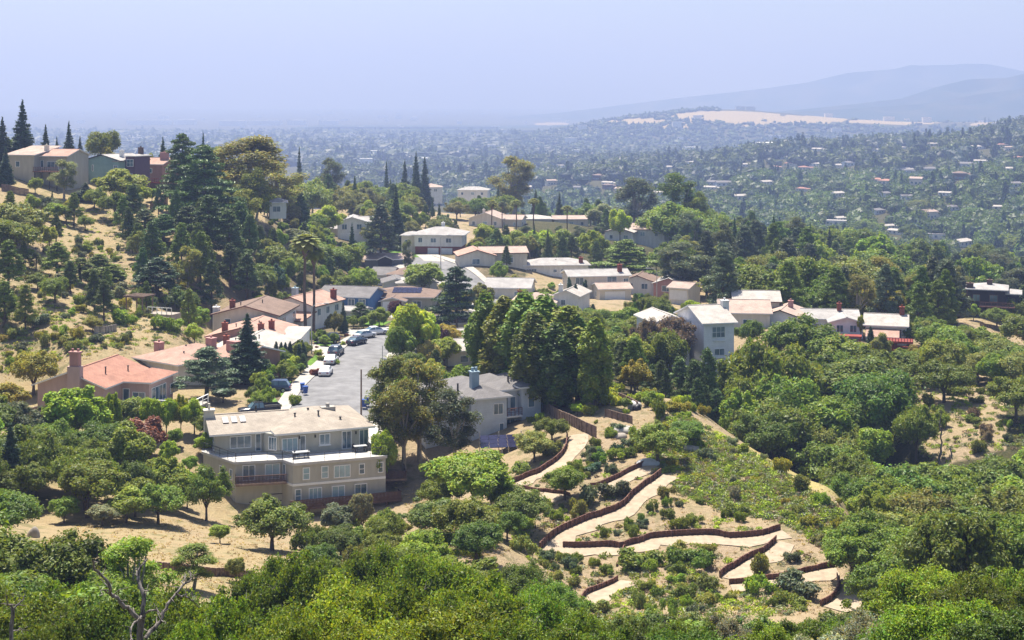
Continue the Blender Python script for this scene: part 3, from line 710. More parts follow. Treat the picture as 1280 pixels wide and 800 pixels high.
    def rail(s, pts, h=1.0, mat='iron', name='railing', step=1.6, r=.025, z=0.0, infill=0):
        m = MB(); up = Vector((0, 0, 1))
        for a, b in zip(pts, pts[1:]):
            a, b = Vector((*a[:2], z)), Vector((*b[:2], z)); L = (b - a).length; U = (b - a) / L; N = Vector((-U.y, U.x, 0)); k = max(1, round(L / step))
            for i in range(k): m.obox(a + U * (L * i / k) - N * r, U, N, up, 2 * r, 2 * r, h)
            m.obox(b - U * 2 * r - N * r, U, N, up, 2 * r, 2 * r, h)
            m.obox(a - N * r * 1.6 + up * (h + .003), U, N, up, L, 3.2 * r, .06)
            for i in range(infill): m.obox(a - N * r * .5 + up * (h * (i + 1) / (infill + 1)), U, N, up, L, r, .03)
        return m.build(name, mat, s.root)
    def slab(s, x0, x1, y0, y1, z0, z1, mat, name='deck'):
        m = MB(); m.box(x0, x1, y0, y1, z0, z1); return m.build(name, mat, s.root)

# ------------------------------------------------------------------ the near tan three-storey house
def tan_house():
    h = House('hillside_house', 400, 168, 0, 'large tan three-storey house with white roof deck and rows of windows', z=-41.6, clear=(252, 515, 486, 634))
    bx, by = h.b.x, h.b.y
    def L(px, d): return (PX(px, d) - bx, d - by)
    A, B_, C_, D_, E_, F_, G_ = L(482, 168.4), L(366, 164.8), L(352.5, 166.6), L(294, 165.4), L(254, 170.5), L(268, 187), L(470, 188)
    w = MB(); w.prism([D_, C_, B_, A, G_, F_, E_], -8.5, -.32); w.build('wall', 'stucco_tan', h.root)
    # deck with white edge over the lower storeys
    def grow(P, k):
        cx = sum(p[0] for p in P) / len(P); cyy = sum(p[1] for p in P) / len(P); return [(x + (x - cx) / math.hypot(x - cx, y - cyy) * k, y + (y - cyy) / math.hypot(x - cx, y - cyy) * k) for x, y in P]
    dk = MB(); dk.prism(grow([D_, C_, B_, A, G_, F_, E_], .22), -.315, 0.0); dk.build('deck', 'deck', h.root)
    def edge(P, Q, z=0.0):
        P, Q = Vector((*P, z)), Vector((*Q, z)); U = (Q - P).normalized(); return (P, U, Vector((U.y, -U.x, 0))), (Q - P).length
    fr, Lf = edge(B_, A); fl, Ll = edge(D_, C_); fc, Lc = edge(C_, B_); fs, Ls = edge(E_, D_)
    # trim band, middle and lower windows of the right-hand block
    tb = MB(); tb.obox(fr[0] + Vector((0, 0, -2.75)) + fr[2] * .004, fr[1], fr[2], Vector((0, 0, 1)), Lf, .06, .28); tb.obox(fc[0] + Vector((0, 0, -2.75)) + fc[2] * .004, fc[1], fc[2], Vector((0, 0, 1)), Lc, .06, .28); tb.build('trim_band', 'white', h.root)
    k = Lf / 116.0
    for x0, x1, z0, z1, b, pane in ((378, 387, -2.1, -.65, 0, 'curtain'), (401, 410, -2.1, -.65, 0, 'curtain'), (416.5, 437.5, -2.2, -.7, 2, 'curtain'), (448, 455.5, -2.0, -.72, 0, 'glass'), (472, 479, -2.0, -.72, 0, 'glass'),
                                (368.5, 376.5, -4.7, -3.1, 0, 'glass'), (385.5, 402, -4.6, -3.1, 2, 'curtain'), (414, 430.5, -4.6, -3.1, 1, 'curtain'), (442.5, 458.5, -4.6, -3.1, 1, 'glass')):
        h.win(fr, (x0 - 366) * k, z0, (x1 - x0) * k, z1 - z0, b, 1 if b == 0 and x1 - x0 < 10 else 0, pane=pane)
    k = Ll / 58.5
    h.win(fl, (303 - 294) * k, -2.3, 16 * k, 1.85, 1); h.win(fl, (331 - 294) * k, -2.3, 19 * k, 1.85, 1, pane='curtain'); h.win(fc, .25, -2.3, .6, 1.85, 0)
    h.win(fs, Ls * .52, -2.3, .7, 1.3, 0); h.win(fs, Ls * .84, -2.3, .6, 1.3, 0)
    # balcony
    bp = MB(); bp.obox(fl[0] + Vector((0, 0, -2.57)) + fl[2] * .01, fl[1], fl[2], Vector((0, 0, 1)), Ll + .5, 1.5, .22); bo = bp.build('balcony', 'fencewood', h.root)
    rl = MB(); U, N, up = fl[1], fl[2], Vector((0, 0, 1)); p0 = fl[0] + up * -2.34 + N * 1.42
    n_ = int((Ll + .5) / .16)
    for i in range(n_): rl.obox(p0 + U * (i * .16), U, N, up, .09, .05, .85)
    rl.obox(p0 + up * .86 - N * .03, U, N, up, Ll + .5, .12, .07)
    for i in range(9): rl.obox(fl[0] + up * -2.34 + N * (.03 + i * .155), U, N, up, .05, .09, .85)
    rl.build('railing', 'darkdeck', bo)
    # lower timber deck along the right block
    ld = MB(); ld.obox(fr[0] + up * -5.2 + N * 0 + fr[2] * .01 - fr[1] * .6, fr[1], fr[2], up, Lf + 2.2, 1.5, .3)
    for i in range(7): ld.obox(fr[0] + up * -7.8 + fr[2] * 1.3 + fr[1] * (i * Lf / 6 - .3), fr[1], fr[2], up, .2, .15, 2.6)
    lo = ld.build('lower_deck', 'darkdeck', h.root)
    rl = MB(); p0 = fr[0] + up * -4.89 + fr[2] * 1.42 - fr[1] * .6; n_ = int((Lf + 2.2) / .17)
    for i in range(n_): rl.obox(p0 + fr[1] * (i * .17), fr[1], fr[2], up, .13, .05, .8)
    rl.obox(p0 + up * .81 - fr[2] * .03, fr[1], fr[2], up, Lf + 2.2, .13, .07)
    for i in range(9): rl.obox(p0 + fr[1] * (Lf + 2.1) - fr[2] * (i * .17 + .1), fr[1], fr[2], up, .05, .13, .8)
    rl.build('railing', 'darkdeck', lo)
    # pipes under the balcony
    pi = MB(); pi.obox(fl[0] + up * -4.1 + N * .01 + U * 3.6, U, N, up, 1.9, .08, .08); pi.obox(fl[0] + up * -4.9 + N * .01 + U * 1.6, U, N, up, 3.8, .08, .07); pi.obox(fl[0] + up * -4.9 + N * .012 + U * 3.4, U, N, up, .07, .06, .85); pi.build('pipework', 'iron', h.root)
    # foundation strip
    fd = MB(); fd.obox(fl[0] + up * -7.4 + N * .012, U, N, up, Ll, .25, 2.0); fd.build('foundation', 'concrete', h.root)
    # side deck with its own rail, at the far right corner
    sd = MB(); fR, LR = edge(A, G_); sd.obox(fR[0] + up * -3.5 + fR[2] * .02 + fR[1] * 1.5, fR[1], fR[2], up, 4.5, 2.6, .25); so = sd.build('side_deck', 'fencewood', h.root)
    rl = MB()
    for i in range(15): rl.obox(fR[0] + up * -3.2 + fR[2] * (.1 + i * .17) + fR[1] * 1.5, fR[2], fR[1], up, .1, .05, .8)
    for i in range(26): rl.obox(fR[0] + up * -3.2 + fR[2] * 2.55 + fR[1] * (1.5 + i * .17), fR[1], fR[2], up, .1, .05, .8)
    rl.obox(fR[0] + up * -2.39 + fR[2] * .05 + fR[1] * 1.48, fR[2], fR[1], up, 2.6, .12, .06); rl.obox(fR[0] + up * -2.39 + fR[2] * 2.5 + fR[1] * 1.5, fR[1], fR[2], up, 4.5, .12, .061); rl.build('railing', 'darkdeck', so)
    # top storey, set back on the deck
    a1, a0 = L(460.5, 172.6), L(349.5, 168.6)
    Ux = (Vector(a1) - Vector(a0)).normalized(); Uy = Vector((-Ux.y, Ux.x)); W = (Vector(a1) - Vector(a0)).length
    ang = math.degrees(math.atan2(Ux.y, Ux.x)); x0, y0 = a0
    f1 = h.vol(x0, x0 + W, y0, y0 + 11.5, 2.42, 'hip', .26, .7, 'stucco_tan', 'roof_tan', base=.0, t=.22, ang=ang)
    F1 = f1['f']; k = W / 111
    h.win(F1, .25, .35, 20 * k, 1.6, 2, pane='curtain'); h.win(F1, (374 - 349.5) * k, .03, 7.5 * k, 2.1, 0, name='glass_door')
    h.win(F1, (398.5 - 349.5) * k, .75, 13.5 * k, 1.35, 1, sill=True); h.win(F1, (426.5 - 349.5) * k, .03, 12.5 * k, 2.2, 1, pane='glass', name='glass_door'); h.win(F1, (448.5 - 349.5) * k, .03, 12 * k, 2.2, 1, name='glass_door')
    for q in (23.4, 43, 94): 
        m = MB(); m.obox(F1[0] + F1[1] * (q * k) + up * 1.75 + F1[2] * .01, F1[1], F1[2], up, .16, .14, .32); m.build('wall_lamp', 'iron', h.root)
    ro = h.roof; tp_ = h.top; c_, s_ = math.cos(R(ang)), math.sin(R(ang))
    def onroof(name, x, y, mk):
        z = tp_(x, y); m = MB(); mk(m, x, y, z); m.turn(x0, y0, R(ang)); m.build(name, 'iron' if name != 'roof_hatch' else 'concrete', ro)
    for q, yy, hh in ((.25, 4, .35), (.5, 3.2, .75), (.72, 1.8, .45), (.42, 5, .3)):
        onroof('vent_pipe', x0 + W * q, y0 + yy, lambda m, x, y, z: (m.cyl(x, y, z - .15, z + hh, .1), m.cyl(x, y, z + hh + .003, z + hh + .12, .16)))
    onroof('roof_hatch', x0 + W * .66, y0 + 5.6, lambda m, x, y, z: (m.box(x - .9, x + .9, y - .5, y + .5, z - .3, z + .35), m.cyl(x, y, z + .353, z + .75, .25)))
    # left wing of the top storey and its angled bay
    b0, b1 = L(269, 168.8), L(330, 170.6); W2 = math.hypot(b1[0] - b0[0], b1[1] - b0[1]); ang2 = math.degrees(math.atan2(b1[1] - b0[1], b1[0] - b0[0]))
    f2 = h.vol(b0[0], b0[0] + W2 + 3, b0[1], b0[1] + 9.5, 2.46, 'gx', .23, .75, 'stucco_tan', 'roof_tan', base=0, t=.22, ang=ang2)
    k = W2 / 61; h.win(f2['f'], 18 * k, .55, 27 * k, 1.5, 2); h.win(f2['f'], 50 * k, .03, 7.5 * k, 2.15, 0, name='glass_door')
    z = h.top(b0[0] + 1, b0[1] + 1)
    for q in (.2, .38, .56):
        m = MB(); xx = b0[0] + W2 * q; ya, yb = b0[1] + 2.0, b0[1] + 3.6
        m.add([(xx, ya, h.top(xx, ya) - .02), (xx + .68, ya, h.top(xx, ya) - .02), (xx + .68, yb, h.top(xx, yb) - .02), (xx, yb, h.top(xx, yb) - .02)] + [(xx, ya, h.top(xx, ya) + .14), (xx + .68, ya, h.top(xx, ya) + .14), (xx + .68, yb, h.top(xx, yb) + .14), (xx, yb, h.top(xx, yb) + .14)],
              [(4, 5, 6, 7), (0, 1, 5, 4), (1, 2, 6, 5), (2, 3, 7, 6), (3, 0, 4, 7)]); m.mi = [0, 1, 1, 1, 1]
        m.turn(b0[0], b0[1], R(ang2)); m.build('skylight', ['skylight', 'iron'], h.roof)
    m = MB(); xx, yy = b0[0] - .9, b0[1] + 3.8; m.box(xx, xx + 1.2, yy, yy + .9, 0, 4.4); m.box(xx - .1, xx + 1.3, yy - .1, yy + 1.0, 4.405, 4.6); m.cyl(xx + .6, yy + .45, 4.605, 5.3, .16); m.turn(b0[0], b0[1], R(ang2)); m.build('chimney', 'stucco_cream', h.root)
    vx = MB(); vx.cyl(b0[0] + 5.5, b0[1] + 5, h.top(b0[0] + 5.5, b0[1] + 5) - .2, h.top(b0[0] + 5.5, b0[1] + 5) + .8, .12); vx.turn(b0[0], b0[1], R(ang2)); vx.build('vent_pipe', 'iron', h.roof)
    lf = f2['l']; h.win(lf, 4.2, .2, 4.6, 1.9, 3, 1); 
    q = lf[0] + lf[1] * 4.8 + up * 2.2 + lf[2] * .01
    h.win(lf, 5.0, 2.25, 3.0, .55, 3)
    bay = [Vector((*L(327, 171), 0)), Vector((*L(330, 169.9), 0)), Vector((*L(333, 169.6), 0)), Vector((*L(349.2, 168.7), 0)), Vector((*L(351, 173), 0))]
    m = MB(); m.prism([(v.x, v.y) for v in bay], 0, 2.4); m.build('wall', 'stucco_tan', h.root)
    fb, Lb = edge((bay[2].x, bay[2].y), (bay[3].x, bay[3].y)); h.win(fb, .35, .45, Lb - .7, 1.6, 2)
    # railing round the deck
    pts = [E_, D_, C_, B_, A]
    h.rail([(x * .995, y + .12) for x, y in pts], .95, 'iron', step=1.9, r=.022, z=.005, infill=2)
    # furniture on the deck
    def table(px, d, w_, name, label, cat='table'):
        x, y = L(px, d); m = MB(); root = empty(name, (x + bx, y + by, -41.6), R(ang)); tag(root, label, cat)
        t = MB(); t.box(-w_ / 2, w_ / 2, -.45, .45, .7, .75); t.build('table_top', 'metal', root)
        for sx in (-1, 1):
            for sy in (-1, 1): l = MB(); l.box(sx * (w_ / 2 - .1) - .03, sx * (w_ / 2 - .1) + .03, sy * .35 - .03, sy * .35 + .03, 0.005, .697); l.build('leg', 'iron', root)
        return root
    table(376, 167.3, 2.0, 'deck_table', 'pale-topped outdoor table by the railing, left end of the roof deck'); table(450, 170.3, 1.6, 'deck_table', 'outdoor table on the roof deck below the last glass door')
    def chair(px, d, rz, label):
        x, y = L(px, d); root = empty('deck_chair', (x + bx, y + by, -41.6), R(rz)); tag(root, label, 'chair', 'chairs on the roof deck')
        m = MB(); m.box(-.27, .27, -.27, .27, .4, .45); m.build('seat', 'iron', root); m = MB(); m.box(-.27, .27, .24, .29, .453, .95); m.build('backrest', 'iron', root)
        for sx in (-1, 1):
            for sy in (-1, 1): l = MB(); l.box(sx * .22 - .025, sx * .22 + .025, sy * .22 - .025, sy * .22 + .025, 0.005, .397); l.build('leg', 'iron', root)
    chair(371, 167.0, 80, 'dark deck chair at the left end of the pale-topped table'); chair(382.5, 167.6, -80, 'dark deck chair at the right end of the pale-topped table'); chair(443.5, 170.2, 70, 'dark deck chair left of the table under the last glass door')
    chair(457, 170.7, -70, 'dark deck chair right of the table under the last glass door'); chair(463, 171, -60, 'dark deck chair nearest the far corner of the roof deck')
tan_house()

# ------------------------------------------------------------------ the pink house with terracotta roof
def pink_house():
    h = House('gabled_house', 47, 187, -13, 'pink stucco house with terracotta tile roof and tall pink chimney', z=-39.9, clear=(46, 442, 226, 522))
    a = h.vol(0, 9.7, 0, 12, 3.2, 'gy', .36, .6, 'stucco_pink', 'roof_terra', base=5)
    h.win(a['f'], 1.6, .35, 2.6, 1.4, 1); h.win(a['f'], 7.4, .1, 1.8, 1.5, 1); h.win(a['f'], 1.6, -3, 1.6, 1.5, 0)
    m = MB(); m.box(4.9, 6.7, -.95, -.02, -4.5, 5.9); o = m.build('chimney', 'stucco_pink', h.root); m = MB(); m.box(5.15, 6.45, -.8, -.05, 5.905, 7.6); m.box(5.0, 6.6, -.9, .05, 7.605, 7.85); [m.cyl(x, -.4, 7.855, 8.2, .16) for x in (5.4, 6.2)]; m.build('chimney_cap', 'stucco_rose', o)
    h.vent(7.6, 4.2, .8); h.vent(8.6, 8.5, .6)
    b = h.vol(9.65, 13.8, 4.6, 11.5, 3.0, 'hip', .36, .6, 'stucco_pink', 'roof_terra', base=5)
    h.win(b['f'], .3, .3, 1.0, 1.9, 0, name='glass_door'); h.win(b['f'], 1.7, .4, 1.9, 1.4, 1); h.win(b['r'], .6, .05, 4.2, 2.2, 3, name='glass_door'); h.win(b['r'], 6, .4, 2.4, 1.4, 1)
    h.slab(13.85, 20.2, 4.0, 9.5, -.35, -.1, 'concrete'); h.rail([(13.9, 4.1), (20.1, 4.1), (20.1, 9.4)], 1.0, 'white', r=.05, z=-.098, infill=1)
    m = MB(); [m.box(x, x + .25, y, y + .25, -4, -.355) for x in (14.2, 19.7) for y in (4.2, 9)]; m.build('deck_post', 'white', h.root)
pink_house()
def pink_neighbour():
    h = House('ranch_house', 172, 210, -38, 'salmon tiled house behind the pink house, with three boxy pink chimneys', z=-40.3, clear=(168, 432, 285, 470))
    a = h.vol(0, 9.5, 0, 12, 2.9, 'hip', .3, .7, 'stucco_cream', 'roof_salmon', base=3)
    h.chimney(1.2, 3, 1.3, .9, 1.3, 'stucco_rose'); h.chimney(6.2, 8.8, 1.4, 1, 1.1, 'stucco_rose'); h.vent(7, 3, .5); h.vent(5, 5, .4)
    h.win(a['f'], 4, .6, 2.2, 1.5, 1)
    b = h.vol(6.5, 12.5, 9, 17, 3.0, 'gx', .3, .6, 'stucco_salmon', 'roof_salmon', base=3); h.chimney(9.5, 10.4, 2.2, 1.1, 1.5, 'stucco_rose', cap=False)
pink_neighbour()

# ------------------------------------------------------------------ the row of houses left of the street
def row_house(px, d, label, roof, wall, ch, clear, w=11.8, rz=-6, tall=3.1, cm='brick'):
    h = House('street_house', px, d, rz, label, clear=clear, group='gabled houses along the left of the street')
    a = h.vol(0, w, 0, 13, tall, 'gy', .26, .6, wall, roof, base=4, trim='brownwood')
    for x, y in ch: h.chimney(x, y, .9, .7, 1.3, cm)
    h.vent(w * .35, 3, .5); h.vent(w * .62, 6, .5); h.win(a['f'], 2.0, tall - 1.7, 1.2, 1.0, 0); h.win(a['f'], w - 3.2, tall - 1.8, 1.4, 1.1, 1)
    for y in (.8, 10.4): h.win(a['r'], y, tall - 2.0, 1.8, 1.2, 1, pane='glass')
    h.win(a['r'], 3.0, .2, 2.2, 2, 1, name='glass_door'); h.garage(a['r'], 5.6)
    return h
h = row_house(258, 226, 'white-roofed street house half hidden by the big dark fir', 'roof_pale', 'stucco_white', [(2.6, 2.2)], (262, 425, 345, 446), 11.2)
h = row_house(259, 239, 'street house with pink gable wall and three brick chimneys', 'roof_salmon', 'stucco_rose', [(2.9, .6), (9.2, .6), (9.8, 5)], (258, 402, 352, 425), 11.8)
m = h.vol(11.9, 15.5, 2, 9, 2.6, 'shed', .12, .3, 'stucco_white', 'roof_pale', base=3); 
h = row_house(267, 254, 'street house with brown gable trim and white side chimney', 'roof_brown', 'stucco_cream', [(3.0, 1.6)], (266, 377, 352, 402), 11.8)
h.chimney(-.3, 2.5, 1.0, 1.2, .8, 'stucco_white', from_z=-3)

def h_white_two_storey():
    h = House('two_storey_house', 337, 272, -22, 'white two-storey house with salmon gable roof behind the twin palms', clear=(337, 360, 420, 412))
    a = h.vol(0, 9.8, 0, 11, 4.7, 'gy', .3, .6, 'stucco_white', 'roof_salmon', base=3, trim='brownwood')
    h.win(a['f'], 3.8, 3.1, 1.6, .7, 0); h.win(a['r'], 1.2, 2.7, 1.4, 1.4, 1); h.win(a['r'], 4.6, 2.7, 1.4, 1.4, 1); h.win(a['r'], 8, 2.7, 1.6, 1.4, 1); h.door(a['r'], 5, 1.1, 2.1, 'iron')
    h.chimney(1.5, 7, 1, 1, 1.6, 'bluemetal'); h.chimney(9.0, 9, 1, .8, 1.6, 'brick')
    b = h.vol(1.8, 9.7, -4.4, -.03, 2.5, 'shed', .22, .5, 'stucco_white', 'roof_salmon', base=3, trim='brownwood'); h.win(b['f'], 5.6, .8, 1.5, 1.2, 1, 1)
h_white_two_storey()
def h_blue():
    h = House('two_storey_house', 398, 296, -14, 'blue clapboard house with white-framed windows and grey roof', clear=(393, 354, 456, 392))
    a = h.vol(0, 11, 0, 10, 3.5, 'gx', .28, .6, 'siding_blue', 'roof_grey', base=2)
    for u in (1, 3.8, 6.6, 9): h.win(a['f'], u, 1.6, 1.5, 1.5, 1)
    b = h.vol(4, 11.5, -4.5, -.03, 1.2, 'gx', .22, .5, 'siding_grey', 'roof_lgrey', base=2); h.win(b['f'], 1.5, -.8, 1.6, 1.3, 1)
h_blue()
def h_solar():
    h = House('ranch_house', 462, 302, -4, 'low brown-roofed ranch house carrying blue solar panels', clear=(458, 362, 540, 386))
    a = h.vol(0, 13.5, 0, 11, 2.6, 'hip', .26, .7, 'stucco_tan', 'roof_brown', base=2); b = h.vol(3, 8, -3.5, -.03, 2.3, 'gy', .28, .5, 'stucco_tan', 'roof_brown', base=2); h.garage(b['f'], .4, 4.2)
    h.vol(0, 13.5, 0, 11, 2.6, 'hip', .26, .7, 'stucco_tan', 'roof_brown', base=2) if False else None
    m = MB(); p = .26
    for i in range(6):
        for j in range(2):
            x, y = 4.6 + i * 1.05, 1.6 + j * 1.5; z = 2.6 + .03 + .2 + p * (y + .7)
            m.add([(x, y, z + .1), (x + 1, y, z + .1), (x + 1, y + 1.45, z + .1 + 1.45 * p), (x, y + 1.45, z + .1 + 1.45 * p), (x, y, z + .06), (x + 1, y, z + .06), (x + 1, y + 1.45, z + .06 + 1.45 * p), (x, y + 1.45, z + .06 + 1.45 * p)], [(0, 1, 2, 3), (4, 7, 6, 5), (0, 4, 5, 1), (1, 5, 6, 2), (2, 6, 7, 3), (3, 7, 4, 0)])
    m.build('solar_panel', 'solar', h.root); h.win(a['f'], 9.2, .6, 2, 1.4, 1)
h_solar()
def simple(name, px, d, rz, label, vols, wins=(), chim=(), clear=None, z=None, vents=(), garages=(), cat='house', group=None):
    """vols: dicts for House.vol; wins / garages: (volume index, face, ...)"""
    h = House(name, px, d, rz, label, cat, z, group, clear); fs = []; tops = []
    for v in vols: fs.append(h.vol(*v['b'], v.get('h', 3), v.get('r', 'gx'), v.get('p', .28), v.get('oh', .5), v.get('w', 'stucco_white'), v.get('t', 'roof_lgrey'), v.get('z', 0), v.get('base', 2.5), trim=v.get('trim', 'trim'))); tops.append((h.roof, h.top))
    have = {(q[0], q[1]) for q in tuple(wins) + tuple(garages)}
    for i, v in enumerate(vols):
        x0, x1, y0, y1 = v['b']; hh = v.get('h', 3)
        if v.get('w') == 'brick': continue
        for f, W in (('f', x1 - x0), ('r' if px < 640 else 'l', y1 - y0)):
            if (i, f) in have or W < 3.4: continue
            for k in range(int(W // 3.6)):
                u = (k + .5) * W / int(W // 3.6) - .75; h.win(fs[i][f], u, hh - 2.15, 1.5 if k % 2 else 1.1, 1.3, 1 if k % 2 else 0, pane='curtain' if k % 3 == 1 else 'glass')
    for i, f, u, zz, w, hh, *b in wins: h.win(fs[i][f], u, zz, w, hh, *(b or [1]))
    for i, f, u, *k in garages: h.garage(fs[i][f], u, *k)
    for i, x, y, *k in chim: h.roof, h.top = tops[i]; h.chimney(x, y, *k)
    for i, x, y in vents: h.roof, h.top = tops[i]; h.vent(x, y)
    return h
simple('ranch_house', 497, 322, 8, 'pale grey low house beyond the solar-panelled ranch house', [dict(b=(0, 9, 0, 8), h=2.7, r='hip', t='roof_lgrey', w='siding_white'), dict(b=(-3, 3, 3, 10), h=2.6, r='gy', t='roof_grey', w='siding_white')], [(0, 'f', 6, .7, 1.5, 1.3)], clear=(497, 350, 548, 370))
simple('ranch_house', 463, 338, -10, 'house with half grey, half brown roof above the blue house', [dict(b=(0, 5, 0, 9), h=2.7, r='gx', t='roof_grey', w='siding_white'), dict(b=(4.5, 10, -1.5, 9), h=2.9, r='hip', t='roof_brown', w='stucco_rose')], [(0, 'f', 1.2, .7, 1.4, 1.3), (1, 'f', 2, .7, 1.4, 1.3)], clear=(463, 333, 504, 355))
simple('ranch_house', 456, 366, 6, 'long low slate-walled house with tan roof at the upper street', [dict(b=(0, 12, 0, 9), h=3.2, r='gx', p=.22, t='roof_rose', w='siding_slate'), dict(b=(3.5, 7, -.6, 3), h=3.25, r='gy', p=.45, t='roof_rose', w='siding_dark', base=0)], [(0, 'f', 5, 1.9, 1.2, .6)], clear=(456, 310, 516, 340))
simple('two_storey_house', 422, 402, 4, 'white two-storey house with two white garage doors and grey roof', [dict(b=(0, 8.2, 0, 10), h=5.4, r='gy', p=.3, t='roof_lgrey', w='stucco_white'), dict(b=(-9.5, -.03, 3, 11), h=3.2, r='gx', t='roof_lgrey', w='stucco_cream'), dict(b=(3, 12, 4, 12), h=5.1, r='gx', t='roof_lgrey', w='stucco_white')],
       [(0, 'f', 1.2, 3.2, 1.5, 1.6), (0, 'f', 5.4, 3.2, 1.5, 1.6), (1, 'f', 2, .8, 2, 1.3)], garages=[(0, 'f', .8, 3), (0, 'f', 4.4, 3)], clear=(424, 262, 466, 302), vents=[(0, 3, 4)])
simple('two_storey_house', 500, 384, -6, 'two-storey house with brick ground floor and red-topped garage doors', [dict(b=(4, 17, 0, 10), h=3.0, r='hip', p=.3, oh=.9, t='roof_lgrey', w='stucco_white', z=2.7, base=.01), dict(b=(4.2, 16.8, .2, 9.8), h=2.66, r='flat', w='brick', base=2), dict(b=(0, 3.97, 2, 10), h=5.3, r='hip', p=.25, t='roof_lgrey', w='stucco_cream')],
       [(0, 'f', 1, 1, 1.2, 1.4), (0, 'f', 4.4, 1, 1.6, 1.3), (0, 'f', 8.6, 1, 1.6, 1.3), (2, 'f', 1, 3, 1.6, 1.3)], garages=[(1, 'f', 3.4, 3, 2.2, 'white'), (1, 'f', 7.2, 3, 2.2, 'white')], clear=(500, 282, 582, 320), chim=[(0, 11, 6, .9, .7, 1.2, 'stucco_white')])
simple('ranch_house', 574, 350, 8, 'low cream house with wide salmon gable roof by the upper street', [dict(b=(0, 9, 0, 10), h=2.7, r='gy', p=.3, t='roof_salmon', w='stucco_cream', trim='brownwood'), dict(b=(6, 17.5, 3, 12), h=3.0, r='gx', p=.24, t='roof_rose', w='stucco_cream', trim='brownwood')], [(0, 'f', 3.2, .6, 2, 1.4), (1, 'f', 6, .6, 2, 1.4)], clear=(574, 303, 662, 326))
simple('tower_house', 337, 334, 10, 'narrow white house with grey roof standing on posts', [dict(b=(0, 3.9, 0, 6), h=3.4, r='hip', p=.35, t='roof_lgrey', w='stucco_white', base=.3)], [(0, 'f', .7, 1.3, 1.9, 1.4)], clear=(334, 246, 356, 284), z=PZ(272, 334))
simple('ranch_house', 586, 468, -12, 'pale rose tiled house among the palms on the crest', [dict(b=(0, 11, 0, 12), h=3.4, r='gy', p=.36, t='roof_rose', w='stucco_cream'), dict(b=(9, 17, 4, 12), h=3, r='gx', t='roof_rose', w='stucco_cream')], clear=(586, 258, 640, 280), chim=[(0, 4, 5, .8, .7, 1.0, 'stucco_cream')], z=PZ(286, 468))
simple('ranch_house', 640, 490, 4, 'long cream house with pale flat-pitched roof behind the palm row', [dict(b=(0, 14, 0, 10), h=3.2, r='hip', p=.2, t='roof_pale', w='stucco_cream'), dict(b=(15, 27, 2, 11), h=3, r='gx', p=.2, t='roof_rose', w='stucco_cream')], clear=(640, 262, 740, 280), z=PZ(286, 490))
simple('ranch_house', 756, 446, -16, 'house with dark-ridged striped pale roof below the tall eucalyptus', [dict(b=(0, 9, 0, 9), h=2.8, r='gy', p=.3, t='roof_pale', w='stucco_white', trim='brownwood'), dict(b=(4, 18, 6, 15), h=3.4, r='gx', p=.3, t='roof_rose', w='stucco_white', trim='brownwood')], clear=(756, 266, 842, 300), z=PZ(301, 446))
simple('two_storey_house', 526, 650, 8, 'small blue-grey house on the crest beside dark cypresses', [dict(b=(0, 10, 0, 9), h=5, r='hip', t='roof_rose', w='siding_grey')], [(0, 'f', 1, 3, 1.6, 1.4), (0, 'f', 6, 3, 1.6, 1.4)], clear=(525, 232, 552, 246), z=PZ(248, 650))
simple('ranch_house', 572, 655, -6, 'low pale-roofed house on the crest under the conifers', [dict(b=(0, 14, 0, 9), h=3, r='hip', t='roof_lgrey', w='stucco_white')], clear=(572, 234, 612, 243), z=PZ(246, 655))
# the houses in the middle
simple('two_storey_house', 657, 356, 4, 'white two-storey house with red brick chimney at its roof end', [dict(b=(0, 16, 0, 9), h=3.9, r='hip', p=.26, oh=.7, t='roof_lgrey', w='stucco_white', base=3)], [(0, 'f', .8, 1.7, 2, 1.5, 2), (0, 'f', 7, 2.2, 1, .8, 0), (0, 'f', 9, 1.8, 1.8, 1.3), (0, 'f', 13, 2.2, 1, .8, 0)], chim=[(0, 14.2, 1.2, 1.0, .9, 1.6)], vents=[(0, 8, 3)], clear=(656, 322, 742, 350))
simple('two_storey_house', 712, 330, 10, 'cream two-storey house with grey roof and lower garage wing', [dict(b=(0, 14.5, 0, 8), h=5.0, r='gx', p=.26, t='roof_lgrey', w='stucco_cream', base=3), dict(b=(5.6, 13, -7, -.03), h=2.8, r='gx', p=.26, t='roof_rose', w='stucco_cream', base=3)], [(0, 'f', 1.4, 3.0, 2.0, 1.8), (0, 'f', 9, 3.4, 2.4, 1.5), (0, 'f', 13, 3.2, 1.2, 1.2)], chim=[(0, 12.6, 2, 1.0, .9, 1.6)], garages=[(1, 'f', 1.2)], clear=(709, 338, 782, 380))
simple('ranch_house', 776, 342, -14, 'brown-roofed house with two white gables in a row', [dict(b=(0, 8, 0, 9), h=2.7, r='gy', p=.34, t='roof_brown', w='stucco_white', base=3, trim='brownwood'), dict(b=(8.3, 15.5, -2.2, 8), h=2.6, r='gy', p=.34, t='roof_lgrey', w='stucco_rose', base=3, trim='brownwood')], [(0, 'f', 1, .9, 2, 1.4), (1, 'f', 2, .8, 2.4, 1.4), (0, 'f', 5, .9, 1.6, 1.4)], clear=(774, 343, 852, 366))
simple('ranch_house', 836, 322, -30, 'small garage with pale rose roof beside the white streetlight', [dict(b=(0, 4.8, 0, 7), h=2.7, r='gx', p=.25, t='roof_rose', w='stucco_cream', base=3)], garages=[(0, 'f', .3, 4.2, 2.2, 'trim')], clear=(836, 362, 858, 374), cat='garage')
